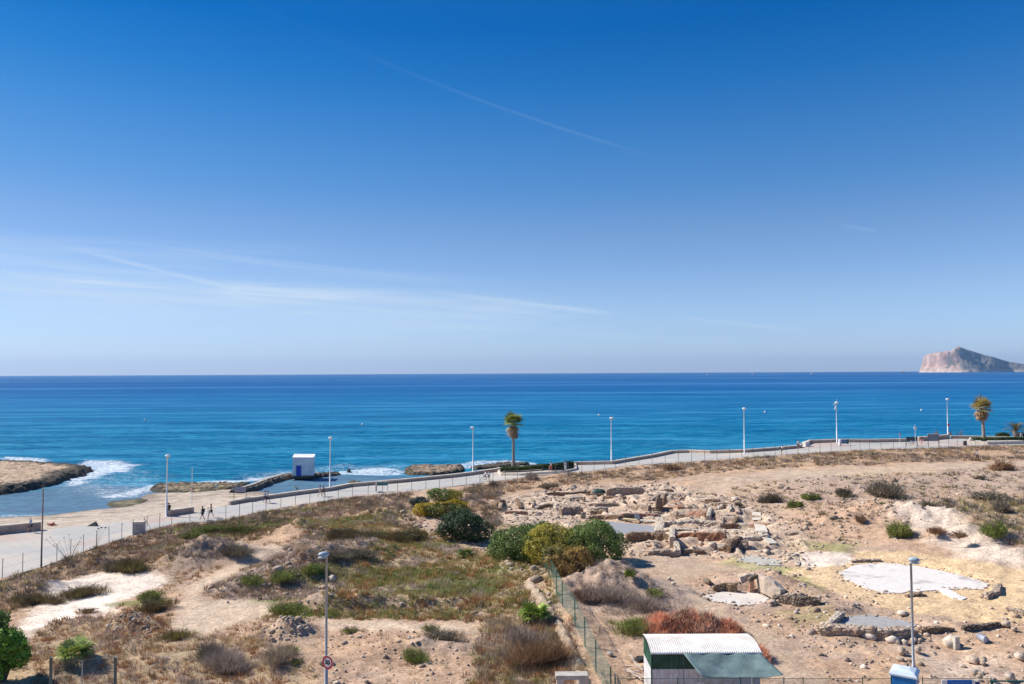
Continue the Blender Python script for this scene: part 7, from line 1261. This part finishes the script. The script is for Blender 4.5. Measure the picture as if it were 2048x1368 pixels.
person(1563, 910.5, 'person all in white leaning forward with a bag, left of the pale block', 'lean', rz=-PIh, top='white', bottom='beige', bag='dark', shorts=False); person(1597, 899, 'person in white top and black shorts beside the parapet wall', rz=2.6, top='lblue', bottom='dark')
person(1843, 890, 'person in black top and pale trousers between the round mirror pole and the grey board', rz=3., top='dark', bottom='pink', shorts=False)
person(1873, 878, 'person in dark clothes sitting on the wall behind the grey notice board', 'sit', rz=3.1, top='brown', bottom='dark', dz=.42); person(1901, 875, 'person in pink top sitting by the foot of the lamp with the red sign', 'sit', rz=-.6, top='pink', bottom='brown', dz=.05)
q = gq(1955, 924); person(0, 0, 'person in white top and black trousers crossing the bare field at the far right', rz=-PIh - .4, top='white', bottom='dark', shorts=False, at_=q, bag='grey', H=1.78)
person(2043, 882, 'person in white standing half hidden behind the low hedge at the right edge', 'stand', top='white', bottom='white')
# bicycles
def bike(p, rz, label):
    r = empty('bicycle', p, rz, label, 'bicycle')
    for y in (-.52, .52):
        w = MB(); n = 28; V = []
        for i in range(n):
            a = 2 * math.pi * i / n
            for j in range(6): b = 2 * math.pi * j / 6; V.append((.022 * math.sin(b), y + (.33 + .022 * math.cos(b)) * math.cos(a), .35 + (.33 + .022 * math.cos(b)) * math.sin(a)))
        w.add(V, [(i * 6 + j, ((i + 1) % n) * 6 + j, ((i + 1) % n) * 6 + (j + 1) % 6, i * 6 + (j + 1) % 6) for i in range(n) for j in range(6)]); wo = w.build('wheel', mat('rubber', (.02, .02, .022)), r, True)
        s = MB(); [s.tube([(0, y, .35), (0, y + .32 * math.cos(i * .785), .35 + .32 * math.sin(i * .785))], .004, 4) for i in range(8)]; s.build('spokes', GALV, wo)
    MB().tube([(0, -.52, .35), (0, -.05, .35), (0, -.2, .85), (0, -.52, .35)], .018, 6).tube([(0, -.05, .35), (0, .40, .82), (0, -.18, .80)], .02, 6).tube([(0, .52, .35), (0, .38, .95)], .018, 6).build('frame', CL['navy'], r, True)
    MB().tube([(-.27, .36, .98), (.27, .36, .98)], .014, 6).build('handlebar', DARKM, r); MB().box((0, -.22, .9), (.14, .26, .06)).build('saddle', DARKM, r)
b1 = pz(971, 963); bike(b1, -1.2, 'bicycle ridden along the promenade just left of the hedge bed'); person(0, 0, 'cyclist in pale clothes riding the bicycle left of the hedge bed', 'cycle', rz=-1.2, top='white', bottom='grey', at_=b1 + Vector((-.15, -.07, 0)))
b2 = pz(1826, 891.5); bike(b2, -PIh, 'bicycle ridden past the black panel at the right of the promenade'); person(0, 0, 'cyclist in red and white riding past the black panel', 'cycle', rz=-PIh, top='red', bottom='lblue', at_=b2 + Vector((-.2, 0, 0)))
# dog
def dog(p, rz, label):
    r = empty('dog', p, rz, label, 'dog'); J = dict(hip=(0, -.2, .38), mid=(0, 0, .36), che=(0, .2, .36), nec=(0, .3, .46), hea=(0, .38, .54), muz=(0, .47, .51), tai=(0, -.34, .46), ear=(.05, .35, .60), ea2=(-.05, .35, .60)); E = [('mid', 'hip'), ('mid', 'che'), ('che', 'nec'), ('nec', 'hea'), ('hea', 'muz'), ('hip', 'tai'), ('hea', 'ear'), ('hea', 'ea2')]; Rr = dict(hip=.085, mid=.085, che=.11, nec=.06, hea=.06, muz=.03, tai=.015, ear=.014, ea2=.014)
    for s, q in ((-1, 'l'), (1, 'r')):
        J.update({q + 'k': (s * .07, -.14, .25), q + 'h': (s * .07, -.25, .14), q + 'p': (s * .07, -.2, .02), q + 'e': (s * .07, .18, .2), q + 'w': (s * .07, .2, .1), q + 'a': (s * .07, .22, .02)}); E += [('hip', q + 'k'), (q + 'k', q + 'h'), (q + 'h', q + 'p'), ('che', q + 'e'), (q + 'e', q + 'w'), (q + 'w', q + 'a')]; Rr.update({q + 'k': .045, q + 'h': .02, q + 'p': .025, q + 'e': .035, q + 'w': .02, q + 'a': .025})
    keys = ['mid'] + [k for k in J if k != 'mid']; skel('body', {k: J[k] for k in keys}, E, Rr, mat('dog_fur', (.10, .07, .05), .9, .2), r)
dog(pz(1128, 945), PIh, 'small dark dog on the promenade at the feet of the person in pale blue')
# ------------------------------------------------------------------ sea haze
def haze():
    mb = MB(); x0, x1, y0, y1, z0, z1 = -60500, 60500, -400, 16600, -8, 275
    mb.add([(x0, y0, z0), (x1, y0, z0), (x1, y1, z0), (x0, y1, z0), (x0, y0, z1), (x1, y0, z1), (x1, y1, z1), (x0, y1, z1)], [(3, 2, 1, 0), (4, 5, 6, 7), (0, 1, 5, 4), (1, 2, 6, 5), (2, 3, 7, 6), (3, 0, 4, 7)])
    m = D.materials.new('haze_air'); m.use_nodes = True; t = NT(m.node_tree); t.n.remove(t.n['Principled BSDF'])
    v = t.new('ShaderNodeVolumePrincipled'); v.inputs['Color'].default_value = (.42, .66, 1, 1); v.inputs['Density'].default_value = 4.0e-5; v.inputs['Anisotropy'].default_value = .2
    t.l.new(v.outputs[0], t.n['Material Output'].inputs['Volume'])
    tag(mb.build('haze', m), kind='stuff')
import os
if not os.environ.get('NOHAZE'): haze()
